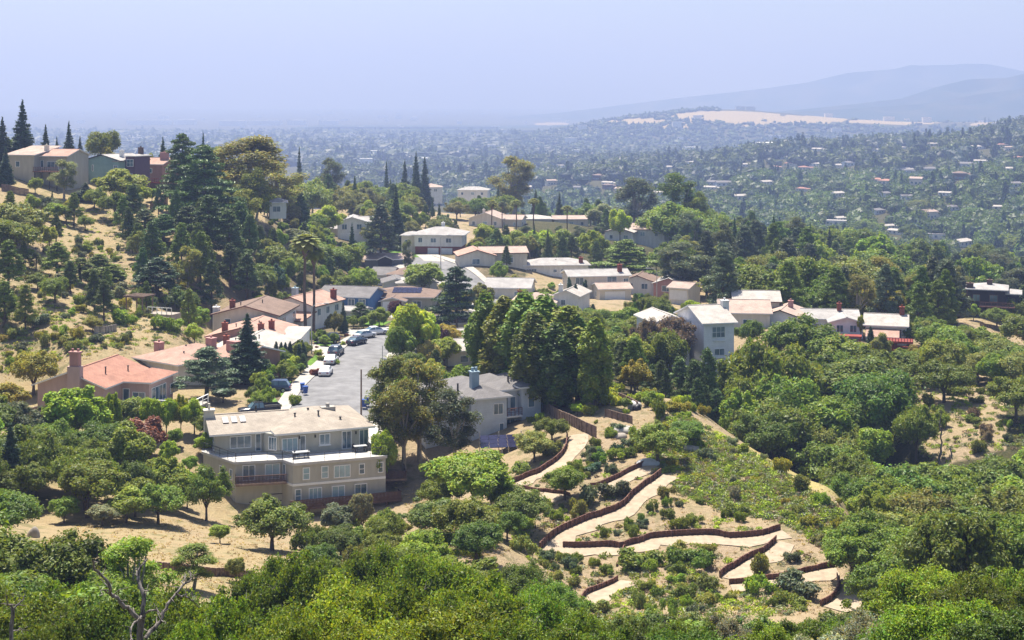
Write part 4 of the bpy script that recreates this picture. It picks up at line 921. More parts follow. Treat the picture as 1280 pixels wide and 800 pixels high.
simple('two_storey_house', 692, 298, -18, 'white house with slim white chimney beside the three cypresses', [dict(b=(0, 5.5, 0, 9), h=3.2, r='gy', p=.4, t='roof_pale', w='stucco_white', base=3)], [(0, 'f', 1.6, 1.2, 1, 1.2)], chim=[(0, 1.4, .6, .8, .7, 1.4, 'stucco_white')], clear=(694, 366, 715, 376))
simple('ranch_house', 640, 296, -8, 'tan-roofed house showing above the poplar tops', [dict(b=(0, 9, 0, 10), h=3.0, r='hip', p=.28, t='roof_rose', w='stucco_cream', base=3)], chim=[(0, 1, 5, .9, .8, 1.3)], clear=(650, 366, 690, 376))
simple('ranch_house', 607, 318, -8, 'grey-roofed house behind the big dark cedar', [dict(b=(0, 10, 0, 10), h=2.8, r='gx', p=.3, t='roof_lgrey', w='stucco_cream', base=3)], [(0, 'f', 6.5, .7, 2, 1.3)], clear=(607, 347, 642, 370))
for i, (px, d, lb, cl) in enumerate(((566, 238, 'terraced white-roofed house nearest the grey house, with dark window', (556, 437, 592, 456)), (570, 250, 'terraced house with tall rounded brick chimney', (572, 415, 598, 440)), (573, 268, 'uppermost terraced pale-roofed house below the big cedar', (570, 390, 596, 414)))):
    h = simple('terraced_house', px - 6, d, 26, lb, [dict(b=(0, 13, 0, 9), h=3.2, r='gx', p=.25, t='roof_pale', w='stucco_cream', base=4), dict(b=(-4.5, -.03, 1, 8), h=2.6, r='gx', p=.25, t='roof_lgrey', w='stucco_cream', base=4)], [(0, 'f', 2.2, 1.2, 1.6, 1.2, 0), (0, 'l', 3, 1.4, 1, 1, 0)], clear=cl, group='pale terraced houses right of the street')
    if i == 1: h.chimney(3.6, -.4, 1.0, .7, 3.0, 'brick', from_z=-2)
# ------------------------------------------------------------------ grey house above the terraces
def grey_house():
    h = House('two_storey_house', 589, 181, 24, 'pale grey-blue clapboard house with balcony above the solar panels', z=-42.6, clear=(566, 452, 666, 548))
    a = h.vol(0, 5.0, 0, 12, 5.4, 'hip', .36, .6, 'siding_grey', 'roof_grey', base=3)
    h.win(a['f'], 3.1, 3.2, 1.4, 1.5, 1); h.win(a['f'], 3.9, .2, .7, 1.9, 0)
    b = h.vol(4.9, 8.2, 1.8, 11, 5.8, 'hip', .36, .5, 'siding_grey', 'roof_grey', base=3)
    h.win(b['f'], .3, 3.0, .8, 2.0, 0, name='glass_door'); h.win(b['f'], 1.3, 3.0, .9, 2.0, 0, name='glass_door'); h.win(b['f'], .6, .1, 1.5, 2.0, 1)
    c = h.vol(7.4, 10.2, .6, 9, 6.2, 'hip', .36, .5, 'siding_grey', 'roof_grey', base=3)
    h.win(c['f'], .9, 3.6, 1.0, 2.1, 0); h.win(c['f'], .9, .9, .9, 1.4, 0); h.win(c['r'], 2, 3.6, 1.4, 1.6, 1)
    d = h.vol(-5.5, -.02, 2, 12, 4.9, 'hip', .36, .6, 'siding_grey', 'roof_grey', base=3); h.win(d['f'], 2.0, 2.8, 1.6, 1.4, 1)
    h.roof, h.top = h.roof, h.top
    m = MB(); m.box(1.2, 2.2, 2.6, 3.6, 4.5, 8.3); m.box(1.1, 2.3, 2.5, 3.7, 8.305, 8.5); [m.cyl(x, 3.1, 8.505, 9.0, .2) for x in (1.45, 1.95)]; m.build('chimney', 'bluemetal', h.root)
    for x, y, z in ((6.6, 3.2, 6.0), (8.6, 4, 7.0), (-.5, 3.4, 5.5)): m = MB(); m.cyl(x, y, z, z + 1.5, .12); m.build('vent_pipe', 'iron', h.root)
    h.slab(5.05, 7.35, .1, 1.75, 2.6, 2.8, 'trim', 'balcony'); h.rail([(5.1, .15), (7.3, .15)], .95, 'brownwood', r=.04, z=2.805, step=.5, infill=3)
    h.slab(5.3, 10.6, -2.6, .05, -1.0, -.75, 'brownwood', 'lower_deck'); h.rail([(5.4, -2.5), (10.5, -2.5), (10.5, 0)], .9, 'brownwood', r=.05, z=-.745, step=1.2, infill=1)
    m = MB(); [m.box(x, x + .18, -2.5, -2.3, -3.5, -1.005) for x in (5.5, 8, 10.3)]; m.build('deck_post', 'brownwood', h.root)
grey_house()
# ------------------------------------------------------------------ right-hand row
def white_tall():
    h = House('three_storey_house', 880, 236, 14, 'tall white three-storey house with pale shingle roof above the ravine', z=PZ(452, 236), clear=(818, 376, 914, 448))
    a = h.vol(0, 5.4, 0, 12.5, 6.4, 'gx', .32, .55, 'siding_white', 'roof_pale', base=4)
    h.win(a['f'], 1.4, 3.9, 2.4, 1.9, 2, 1); h.win(a['f'], 1.8, .9, 1.9, 1.2, 1); h.win(a['f'], .3, .4, .7, 1.3, 0); m = MB()
    for z in (3.35, .5): m.obox(a['f'][0] + a['f'][1] * 1.7 + Vector((0, 0, z)) + a['f'][2] * .01, a['f'][1], a['f'][2], Vector((0, 0, 1)), 2.1, .2, .14)
    m.build('window_shelf', 'white', h.root); h.win(a['l'], 6, 4.4, .7, 1.6, 0)
    b = h.vol(-6, -.03, 7.5, 17, 5.6, 'gy', .34, .5, 'siding_white', 'roof_pale', base=4); h.win(b['f'], 2.3, 4.0, .6, 1.2, 0)
    c = h.vol(-8.5, -1, 4.2, 7.45, 3.9, 'flat', 0, .3, 'siding_white', 'roof_lgrey', base=4); h.win(c['f'], 3, 1.8, 1.4, 1, 1)
    m = MB(); m.box(5.45, 6.6, 5, 6.2, -2, 9.2); m.box(5.35, 6.7, 4.9, 6.3, 9.205, 9.4); m.cyl(6, 5.6, 9.405, 9.8, .2); m.build('chimney', 'stucco_white', h.root)
white_tall()
simple('ranch_house', 908, 262, -6, 'cream house with wide tan roof beside the tall white house', [dict(b=(-1, 8, 0, 12), h=4.0, r='gx', p=.26, t='roof_rose', w='stucco_cream', base=3), dict(b=(2, 10.5, 9, 18), h=5.0, r='gx', p=.3, t='roof_pale', w='stucco_cream', base=3, trim='brownwood')], [(0, 'f', 4, 1.6, 1.8, 1.3)], clear=(905, 380, 960, 402))
simple('two_storey_house', 950, 264, -20, 'light blue gabled house with small pink chimney in the right row', [dict(b=(0, 7.6, 0, 10), h=4.2, r='gy', p=.32, t='roof_rose', w='siding_white', base=3, trim='siding_dark')], [(0, 'f', 3.4, 2.0, 1.7, 1.3)], chim=[(0, 4.8, 6, .9, .8, 1.2, 'stucco_rose')], clear=(958, 383, 998, 402))
simple('two_storey_house', 1006, 262, -8, 'white house with long pale roof and paired gable windows', [dict(b=(0, 10, 2.5, 11), h=4.0, r='gx', p=.26, t='roof_lgrey', w='siding_white', base=3), dict(b=(4.6, 10.4, -1.6, 8), h=4.0, r='gy', p=.3, t='roof_lgrey', w='siding_white', base=3)], [(1, 'f', 1.0, 2.2, 1.3, 1.4), (1, 'f', 3.4, 2.2, 1.3, 1.4)], chim=[(0, 6.8, 6, .8, .7, 1.3)], clear=(1000, 388, 1076, 412))
def red_deck():
    h = House('ranch_house', 1082, 258, -16, 'white-roofed hillside house with stacked red timber decks', clear=(1078, 394, 1134, 432))
    a = h.vol(0, 7.2, 0, 9, 3.8, 'gx', .3, .5, 'stucco_white', 'roof_pale', base=3); h.win(a['f'], 3, 1.6, 3.4, 1.7, 3); h.win(a['r'], 2, 2, 2, 1.6, 1); h.chimney(6.4, 4.5, .9, .8, 1.3)
    b = h.vol(.5, 5.6, -3.4, -.03, 2.2, 'shed', .25, .4, 'stucco_salmon', 'roof_salmon', base=3)
    for i, (x0, x1, z) in enumerate(((3.8, 8.4, 1.8), (4.6, 8.0, .4), (4.8, 8.0, -.9))):
        h.slab(x0, x1, -7 + i * .5, -3.5, z, z + .35, 'redwood'); h.rail([(x0, -6.9 + i * .5), (x1, -6.9 + i * .5)], .5, 'redwood', r=.05, z=z + .355, step=.5, infill=2)
    m = MB(); [m.box(x, x + .2, y, y + .2, -4, 1.795) for x in (4.9, 7.6) for y in (-5.4, -4)]; m.build('deck_post', 'redwood', h.root)
    h.slab(-9, -.6, -3.4, -1, 1.9, 2.15, 'redwood', 'terrace_roof'); m = MB(); [m.box(x, x + .2, -3.2, -3, -3, 1.895) for x in (-8.6, -6, -3.5, -1)]; m.build('deck_post', 'redwood', h.root)
red_deck()
def dark_house():
    h = House('shingled_house', 1210, 320, -20, 'dark brown shingled house with pale hip roof by the dry field', clear=(1204, 358, 1256, 396), z=PZ(397, 320))
    a = h.vol(0, 8, 0, 9, 6.4, 'hip', .2, .7, 'siding_dark', 'roof_lgrey', base=3); h.win(a['f'], 1, 3.8, 1.6, 1.6, 1, 0, 'brownwood'); h.win(a['f'], 4.6, 3.8, 1.8, 1.6, 1, 0, 'brownwood'); h.win(a['f'], 4, .6, 2, 1.8, 1, 0, 'brownwood'); h.win(a['r'], 3, 3.8, 1.6, 1.6, 1, 0, 'brownwood')
    h.chimney(4.6, 3.5, 1.2, 1, 1.2, 'siding_brown'); h.chimney(.4, .6, 1.5, 1.1, 1.2, 'siding_brown', from_z=-3)
    b = h.vol(7.5, 11, 2, 9, 5.4, 'hip', .2, .6, 'siding_dark', 'roof_lgrey', base=3); h.win(b['f'], .8, 2.8, 1.8, 1.6, 1, 0, 'brownwood')
    h.slab(2.5, 10, -2.2, -.03, 2.8, 3.0, 'brownwood', 'balcony'); h.rail([(2.6, -2.1), (9.9, -2.1)], .9, 'brownwood', r=.04, z=3.005, step=1.2, infill=2)
dark_house()
# ------------------------------------------------------------------ hilltop houses, upper left
def hill_a():
    h = House('hilltop_house', 8, 334, -16, 'cream hilltop house with long terracotta roof and dark balcony', clear=(8, 178, 90, 236), z=PZ(236, 334))
    a = h.vol(0, 7.6, 0, 10, 8.0, 'shed', .17, .5, 'stucco_tan', 'roof_rose', base=2); b = h.vol(5.2, 14.8, 2.5, 11.5, 7.8, 'gx', .3, .6, 'stucco_tan', 'roof_salmon', base=3)
    h.win(b['f'], 2.4, 5.0, .9, 1.8, 0); h.win(b['f'], 4.2, 4.9, 3.2, 1.6, 2); h.win(b['f'], 7.8, 4.9, 1.4, 1.6, 1); h.win(a['f'], 2.5, 5.2, 1.2, 1.4, 0); h.chimney(7.6, 5, .9, .8, 1.4, 'stucco_cream')
    h.slab(7.7, 14.5, -.8, 2.45, 4.1, 4.35, 'brownwood', 'balcony'); h.rail([(7.8, -.7), (14.4, -.7)], .9, 'brownwood', r=.05, z=4.355, step=.5, infill=1); m = MB(); [m.box(x, x + .22, -.6, -.4, -3, 4.095) for x in (8, 10, 12, 14)]; m.build('deck_post', 'siding_dark', h.root)
hill_a()
def hill_b():
    h = House('hilltop_house', 106, 346, -22, 'teal hilltop house with a purple tower and brown chimney', clear=(106, 188, 178, 228), z=PZ(230, 346))
    a = h.vol(0, 10.5, 0, 11, 5.8, 'gy', .26, .5, 'siding_teal', 'roof_lgrey', base=3, trim='siding_dark'); h.win(a['f'], 2.2, 3.2, .5, 1.6, 0); h.win(a['f'], 2.2, -.5, .5, 1.4, 0); h.chimney(8, 4, .9, .8, 1.5, 'stucco_white')
    b = h.vol(10.6, 13.4, 2.0, 8, 6.8, 'hip', .2, .4, 'siding_purple', 'roof_lgrey', base=3); h.win(b['f'], .4, 4.4, 2, 1.8, 1, 1); h.win(b['f'], .5, 1.2, 1.8, 1.5, 1, 1); h.chimney(11.8, 6.5, 1.0, .9, 1.5, 'siding_brown')
    c = h.vol(8.8, 10.55, -.6, 4, 5.6, 'flat', 0, .3, 'siding_teal', 'roof_lgrey', base=3); h.win(c['f'], .3, 3.2, 1.1, 1.6, 1)
    h.slab(10.8, 15.5, -1.2, 1.95, -.3, -.05, 'redwood'); h.rail([(10.9, -1.1), (15.4, -1.1)], .9, 'redwood', r=.05, z=-.045, step=.6, infill=1)
hill_b()
h = simple('hilltop_house', 175, 356, -14, 'salmon hilltop house with broad pink chimney at its end', [dict(b=(0, 6.2, 0, 9), h=5.2, r='gx', p=.3, t='roof_salmon', w='stucco_salmon', base=4)], [(0, 'f', 2, 3, 1.4, 1.2)], chim=[(0, 5, 3.4, 1.9, 1.2, 1.6, 'stucco_rose')], clear=(174, 203, 205, 230), z=PZ(231, 356))
h.slab(.2, 6.5, -2.4, -.03, .6, .85, 'redwood'); h.rail([(.3, -2.3), (6.4, -2.3)], .9, 'redwood', r=.05, z=.855, step=.6, infill=1)
# ------------------------------------------------------------------ street
def ribbon(name, L, Rr, mat, dz, kind='structure', thick=0.0, cat=None, label=None, group=None):
    """a strip draped on the ground between two plan polylines"""
    def res(P, n):
        P = np.array(P, float); s = np.r_[0, np.cumsum(np.hypot(*(P[1:] - P[:-1]).T))]; u = np.linspace(0, s[-1], n); return np.c_[np.interp(u, s, P[:, 0]), np.interp(u, s, P[:, 1])]
    n = max(8, int(np.hypot(*(np.array(L[1:]) - np.array(L[:-1])).T).sum() / 1.2)); A, B = res(L, n), res(Rr, n); k = 7
    V = []; Q = []
    for i in range(n):
        for j in range(k):
            p = A[i] + (B[i] - A[i]) * j / (k - 1); V.append((p[0], p[1], 0))
    V = np.array(V); V[:, 2] = Hpd(640 + V[:, 0] * F / V[:, 1], V[:, 1]) + dz
    for i in range(n - 1):
        for j in range(k - 1): Q.append((i * k + j, i * k + j + 1, (i + 1) * k + j + 1, (i + 1) * k + j))
    if thick:
        b = np.r_[0:0]; m = len(V); lo = V.copy(); lo[:, 2] -= thick; V = np.vstack([V, lo])
        ring = [i * k for i in range(n)] + [(n - 1) * k + j for j in range(1, k)] + [i * k + k - 1 for i in range(n - 2, -1, -1)] + [j for j in range(k - 2, 0, -1)]
        for a, c in zip(ring, ring[1:] + ring[:1]): Q.append((a, c, c + m, a + m))
    o = link(name, quad_mesh(name, V, Q, smooth=not thick), M[mat]); tag(o, label, cat, group, kind); return o
def kp(*pts): return [(PX(px, d), d) for px, d in pts]
KL = kp((345, 182), (357, 187), (380, 206.5), (405, 225), (425, 240), (445, 253), (470, 264), (520, 272), (575, 284), (600, 300), (580, 322), (530, 350), (490, 372))
KR = kp((466, 182), (464, 187), (470, 206), (477, 225), (484, 240), (500, 250), (540, 258), (590, 266), (630, 284), (640, 305), (612, 330), (575, 352), (540, 376))
ribbon('road', KL, KR, 'asphalt', .07)
def off(P, k):
    P = np.array(P); t = np.gradient(P, axis=0); t /= np.linalg.norm(t, axis=1, keepdims=True); return [tuple(v) for v in P + np.c_[-t[:, 1], t[:, 0]] * k]
nogo(off(KL, 2.3) + off(KR, -2.0)[::-1]); KLo, KRo = off(KL, .02), off(KR, -.02)
ribbon('pavement', off(KL, 2.3), KLo, 'concrete', .2, thick=.3); ribbon('pavement', KRo, off(KR, -2.0), 'concrete', .2, thick=.3)
def driveway(a, b, c, d): nogo(kp(a, b) + kp(d, c)); ribbon('driveway', kp(a, b), kp(c, d), 'concrete', .1)
driveway((318, 183), (352, 183), (330, 192), (364, 190)); driveway((345, 228), (392, 220), (350, 233), (397, 225)); driveway((350, 246), (416, 237), (360, 251), (423, 243))
driveway((425, 262), (448, 256), (432, 268), (462, 262)); driveway((430, 392), (490, 374), (462, 396), (510, 378)); driveway((520, 380), (530, 366), (548, 380), (556, 362)); driveway((470, 186), (500, 186), (474, 196), (500, 196)); driveway((455, 300), (520, 276), (472, 302), (535, 278))
M['lawn'] = mat_plain('lawn_grass', (.11, .2, .03), .95, .1, .4, 1.5)
M['drylawn'] = mat_plain('ivy_bank', (.17, .24, .04), .95, .1, .5, 1.2)
def lawn(*pts):
    m = [kp(p)[0] for p in pts]; ribbon('lawn', [m[0], m[1]], [m[2], m[3]], 'lawn', .09)
lawn((333, 188), (352, 193), (322, 191), (343, 200)); lawn((352, 200), (372, 208), (338, 204), (358, 214)); lawn((392, 225), (404, 233), (380, 227), (394, 237)); lawn((400, 244), (420, 247), (392, 250), (412, 256)); lawn((505, 376), (540, 372), (500, 382), (522, 383)); lawn((480, 394), (500, 380), (488, 398), (506, 386)); lawn((452, 272), (478, 270), (454, 280), (490, 280))

# ------------------------------------------------------------------ cars, bins, lamps
def loft(m, secs, mi=0, cap=True):
    n = len(secs[0]); o = len(m.V)
    for s in secs: m.V += [tuple(v) for v in s]
    for i in range(len(secs) - 1):
        for j in range(n): m.F.append((o + i * n + j, o + i * n + (j + 1) % n, o + (i + 1) * n + (j + 1) % n, o + (i + 1) * n + j)); m.mi.append(mi)
    if cap: m.F += [tuple(range(o + n - 1, o - 1, -1)), tuple(range(o + (len(secs) - 1) * n, o + len(secs) * n))]; m.mi += [mi, mi]
def sec(y, w, z0, z1, r=.12, tuck=.06): return [(-w + tuck, y, z0), (w - tuck, y, z0), (w, y, z0 + r * 1.6), (w, y, z1 - r * 1.5), (w - r, y, z1), (-w + r, y, z1), (-w, y, z1 - r * 1.5), (-w, y, z0 + r * 1.6)]
def make_car(kind, color, label, group=None):
    root = empty(dict(sedan='parked_car', suv='parked_suv', pickup='pickup_truck')[kind]); tag(root, label, dict(sedan='car', suv='car', pickup='pickup truck')[kind], group)
    b = MB(); L = dict(sedan=2.3, suv=2.35, pickup=2.75)[kind]; W = dict(sedan=.9, suv=.95, pickup=.98)[kind]; up = dict(sedan=0, suv=.14, pickup=.2)[kind]
    if kind == 'pickup':
        loft(b, [sec(-L, W * .96, .5, 1.02), sec(-L + .1, W, .42, 1.12), sec(-.55, W, .4, 1.14), sec(.3, W, .4, 1.15), sec(1.3, W, .4, 1.13), sec(L - .15, W * .96, .42, 1.05), sec(L, W * .88, .5, .95)])
    else:
        loft(b, [sec(-L, W * .86, .4, .85), sec(-L + .18, W * .96, .28 + up, .98 + up), sec(-1.2, W, .26 + up * .6, 1.0 + up), sec(.9, W, .26 + up * .6, .98 + up), sec(L - .25, W * .95, .28 + up, .8 + up), sec(L, W * .82, .38, .68 + up)])
    bo = b.build('body', 'carpaint', root, True); bo.color = (*color, 1)
    g = MB(); z0 = .96 + up if kind != 'pickup' else 1.13; zt = dict(sedan=1.42, suv=1.74, pickup=1.85)[kind]
    ys = dict(sedan=(-1.75, -1.05, .25, 1.05), suv=(-2.15, -1.75, .3, 1.1), pickup=(-.6, -.4, .75, 1.35))[kind]
    def cs(y, w, z): return [(-w, y, z0), (w, y, z0), (w * .86, y, z), (-w * .86, y, z)]
    g.V = [(-W * .9, ys[0], z0), (W * .9, ys[0], z0), (W * .9, ys[3], z0), (-W * .9, ys[3], z0), (-W * .74, ys[1], zt - .05), (W * .74, ys[1], zt - .05), (W * .74, ys[2], zt - .05), (-W * .74, ys[2], zt - .05)]
    g.F = [(0, 3, 2, 1), (4, 5, 6, 7), (0, 1, 5, 4), (1, 2, 6, 5), (2, 3, 7, 6), (3, 0, 4, 7)]; g.mi = [0] * 6; g.build('windscreen', 'glass', root)
    r = MB(); r.add([(-W * .77, ys[1] - .06, zt - .045), (W * .77, ys[1] - .06, zt - .045), (W * .77, ys[2] + .06, zt - .045), (-W * .77, ys[2] + .06, zt - .045), (-W * .7, ys[1] + .1, zt + .03), (W * .7, ys[1] + .1, zt + .03), (W * .7, ys[2] - .15, zt + .03), (-W * .7, ys[2] - .15, zt + .03)], g.F)
    for sx in (-1, 1):
        for ya, yb in ((ys[0], ys[1]), (ys[3], ys[2])): r.add([(sx * W * .905, ya - .04, z0), (sx * W * .905, ya + .06, z0), (sx * W * .745, yb + .05, zt - .04), (sx * W * .745, yb - .05, zt - .04)], [(0, 1, 2, 3)])
        r.add([(sx * W * .91, (ys[1] + ys[2]) / 2 - .05, z0), (sx * W * .91, (ys[1] + ys[2]) / 2 + .06, z0), (sx * W * .75, (ys[1] + ys[2]) / 2 + .05, zt - .04), (sx * W * .75, (ys[1] + ys[2]) / 2 - .05, zt - .04)], [(0, 1, 2, 3)])
    ro = r.build('cabin_roof', 'carpaint', root); ro.color = (*color, 1)
    if kind == 'pickup':
        t = MB(); t.box(-W * .82, W * .82, -L + .15, -.7, 1.1, 1.145); t.build('truck_bed', 'iron', root)
        for sx in (-1, 1): t = MB(); t.box(sx * W - (.12 if sx > 0 else 0), sx * W + (.12 if sx < 0 else 0), -L + .1, -.6, 1.13, 1.4); q = t.build('bed_side', 'carpaint', root); q.color = (*color, 1)
        t = MB(); t.box(-W, W, -L + .02, -L + .1, .75, 1.4); q = t.build('tailgate', 'carpaint', root); q.color = (*color, 1)
    wr = dict(sedan=.33, suv=.38, pickup=.42)[kind]
    for sx in (-1, 1):
        for y in (-L * .6, L * .62):
            w = MB()
            for r0, x0, x1 in ((wr, W - .2, W + .02),): 
                k = 14; a = [(sx * x0, y + math.cos(6.2832 * i / k) * r0, wr + math.sin(6.2832 * i / k) * r0) for i in range(k)] + [(sx * x1, y + math.cos(6.2832 * i / k) * r0, wr + math.sin(6.2832 * i / k) * r0) for i in range(k)]
                w.add(a, [tuple(range(k)), tuple(range(2 * k - 1, k - 1, -1))] + [(i, k + i, k + (i + 1) % k, (i + 1) % k) for i in range(k)])
            wo = w.build('wheel', 'tyre', root); w = MB(); a = [(sx * (W + .03), y + math.cos(6.2832 * i / 10) * wr * .6, wr + math.sin(6.2832 * i / 10) * wr * .6) for i in range(10)]; w.add(a, [tuple(range(10))]); w.build('rim', 'metal', wo)
        for y, nm, mt in ((L - .02, 'headlight', 'lamp'), (-L + .02, 'tail_light', 'maroon')):
            l = MB(); z = .62 + up; l.box(sx * W * .66 - .16, sx * W * .66 + .16, y - .08, y + .02 if nm == 'headlight' else y + .08, z, z + .14); l.build(nm, mt, root)
    return root
def park(kind, color, px, d, rz, label, group=None, dz=.08):
    c = make_car(kind, color, label, group); g = G(px, d); c.location = g + Vector((0, 0, dz)); c.rotation_euler = (0, 0, R(rz)); return c
GC = 'cars parked along the street'
park('sedan', (.7, .7, .72), 407, 218, 0, 'white car parked nearest along the left kerb', GC); park('sedan', (.55, .56, .58), 414, 229.5, -4, 'silver grey car second along the left kerb', GC); park('suv', (.1, .11, .13), 420, 237, -8, 'dark grey car parked third along the left kerb', GC)
park('sedan', (.03, .035, .05), 446, 248, -28, 'navy car first of three at the bend', GC); park('sedan', (.6, .6, .62), 456, 255, -40, 'silver car in the middle of the three at the bend', GC); park('sedan', (.75, .75, .76), 470, 259.5, -60, 'white car last of three at the bend', GC)
park('suv', (.02, .022, .026), 409, 249, 95, 'black sport utility car parked in the flower-bordered driveway', None, .1); park('sedan', (.025, .03, .045), 481, 226, 4, 'dark blue car parked at the right kerb under the trees', GC)
park('pickup', (.018, .018, .022), 324, 189, 112, 'black pickup truck parked across the drive behind the tan house'); park('suv', (.72, .72, .72), 456, 388, 40, 'white van-like car before the white garage doors'); park('sedan', (.02, .02, .024), 461, 381, 60, 'black car under the round pine near the garage doors')
park('suv', (.04, .06, .12), 343, 204, 90, 'dark blue car in the hedge-lined drive below the cypresses')

def bin_(px, d, rz, label, mat='bluebin', tilt=0):
    g = G(px, d); root = empty('wheeled_bin', g + Vector((0, 0, .2)), R(rz)); tag(root, label, 'bin', 'blue wheeled bins along the street')
    m = MB(); loft(m, [[(-.24, -.26, .08), (.24, -.26, .08), (.24, .26, .08), (-.24, .26, .08)], [(-.32, -.36, 1.0), (.32, -.36, 1.0), (.32, .36, 1.0), (-.32, .36, 1.0)]]); m.build('bin_body', mat, root)
    m = MB(); m.box(-.35, .35, -.4, .42, 1.005, 1.09); m.build('lid', mat, root)
    for sx in (-1, 1): m = MB(); m.box(sx * .27 - .04, sx * .27 + .04, .2, .42, 0, .22); m.build('wheel', 'tyre', root)
bin_(378, 203, 10, 'blue wheeled bin at the left kerb, first of the leaning pair'); bin_(381.5, 200.5, 30, 'blue wheeled bin at the left kerb, nearer of the pair'); bin_(336, 185.5, 0, 'blue wheeled bin standing on the drive behind the tan house roof')
bin_(455, 192, 0, 'blue wheeled bin by the timber pole at the right kerb'); bin_(459, 193, 15, 'blue wheeled bin behind the one by the timber pole'); bin_(443.5, 386, 0, 'blue wheeled bin by the white garage doors')
def lamp_post(px, d, h, arm, label):
    g = G(px, d); root = empty('street_lamp', g); tag(root, label, 'street lamp', 'street lamps')
    m = MB(); m.cyl(0, 0, -.3, h, .12, .07, 8); m.build('pole', 'metal', root); m = MB(); m.V = []; 
    V, Q = tube([[(0, 0, h - .1, .05), (arm * .4, 0, h + .45, .045), (arm, 0, h + .55, .04)]], 6); me = quad_mesh('arm', V, Q, smooth=True); link('arm', me, M['metal'], root)
    m = MB(); m.box(arm - .1 * np.sign(arm), arm + .7 * np.sign(arm), -.14, .14, h + .47, h + .62) if arm > 0 else m.box(arm - .7, arm + .1, -.14, .14, h + .47, h + .62); m.build('lamp_head', 'metal', root)
lamp_post(389.5, 238, 8.0, 2.2, 'tall white street lamp beside the twin palms'); lamp_post(551, 352, 8, 1.8, 'white street lamp at the upper street corner'); lamp_post(821, 318, 7.5, -1.8, 'white street lamp by the small rose-roofed garage')
def post(px, d, h, r, mat, label):
    root = G(px, d); m = MB(); m.cyl(0, 0, -.5, h, r, r * .75, 8); o = m.build('timber_pole', mat); o.location = root; tag(o, label, 'pole')
post(451.5, 189, 6.2, .13, 'fencewood', 'weathered timber pole at the near end of the street'); post(478, 216, 5.0, .07, 'metal', 'slim grey pole at the right kerb by the dark blue car'); post(1176, 190, 7.0, .16, 'deadbark', 'thin dead tree stem standing on the brushy slope') if False else None

# ------------------------------------------------------------------ terraces: timber retaining walls and paths
WALLS = [([(636, 608), (675, 592), (700, 575), (709, 562), (709, 548)], 0.65, 'brown timber retaining wall, topmost, curving up beside the grey house bank'),
         ([(655, 614), (672, 616), (690, 618), (712, 621)], 0.40, 'low brown timber wall just under the topmost wall'),
         ([(738, 614), (756, 607), (775, 598), (800, 585), (815, 580)], 0.56, 'brown timber wall running up to the white tarped mound'),
         ([(675, 687), (697, 669), (725, 656), (750, 648), (780, 636), (797, 617), (827, 594)], 0.70, 'long curving brown timber wall across the middle of the terraces'),
         ([(704, 687), (730, 688), (755, 687), (780, 686), (815, 676), (845, 671), (877, 669), (905, 673), (925, 676), (945, 674), (960, 669), (976, 664)], 0.62, 'longest brown timber wall, sweeping above the bare spur'),
         ([(779, 690), (776, 700), (770, 711)], 0.40, 'short dark timber wall dropping from the longest wall'),
         ([(727, 752), (735, 743), (752, 737), (773, 729)], 0.48, 'lowest brown timber wall above the pale landing'),
         ([(900, 725), (910, 716), (935, 703), (960, 690), (971, 679)], 0.62, 'brown timber wall climbing the left edge of the bare spur'),
         ([(912, 732), (940, 730), (965, 727), (1000, 720), (1028, 713), (1044, 711)], 0.54, 'brown timber wall along the foot of the bare spur'),
         ([(1026, 758), (1037, 753), (1046, 747), (1050, 735), (1047, 723)], 0.56, 'brown timber wall curling round the tip of the spur')]
WPTS = []
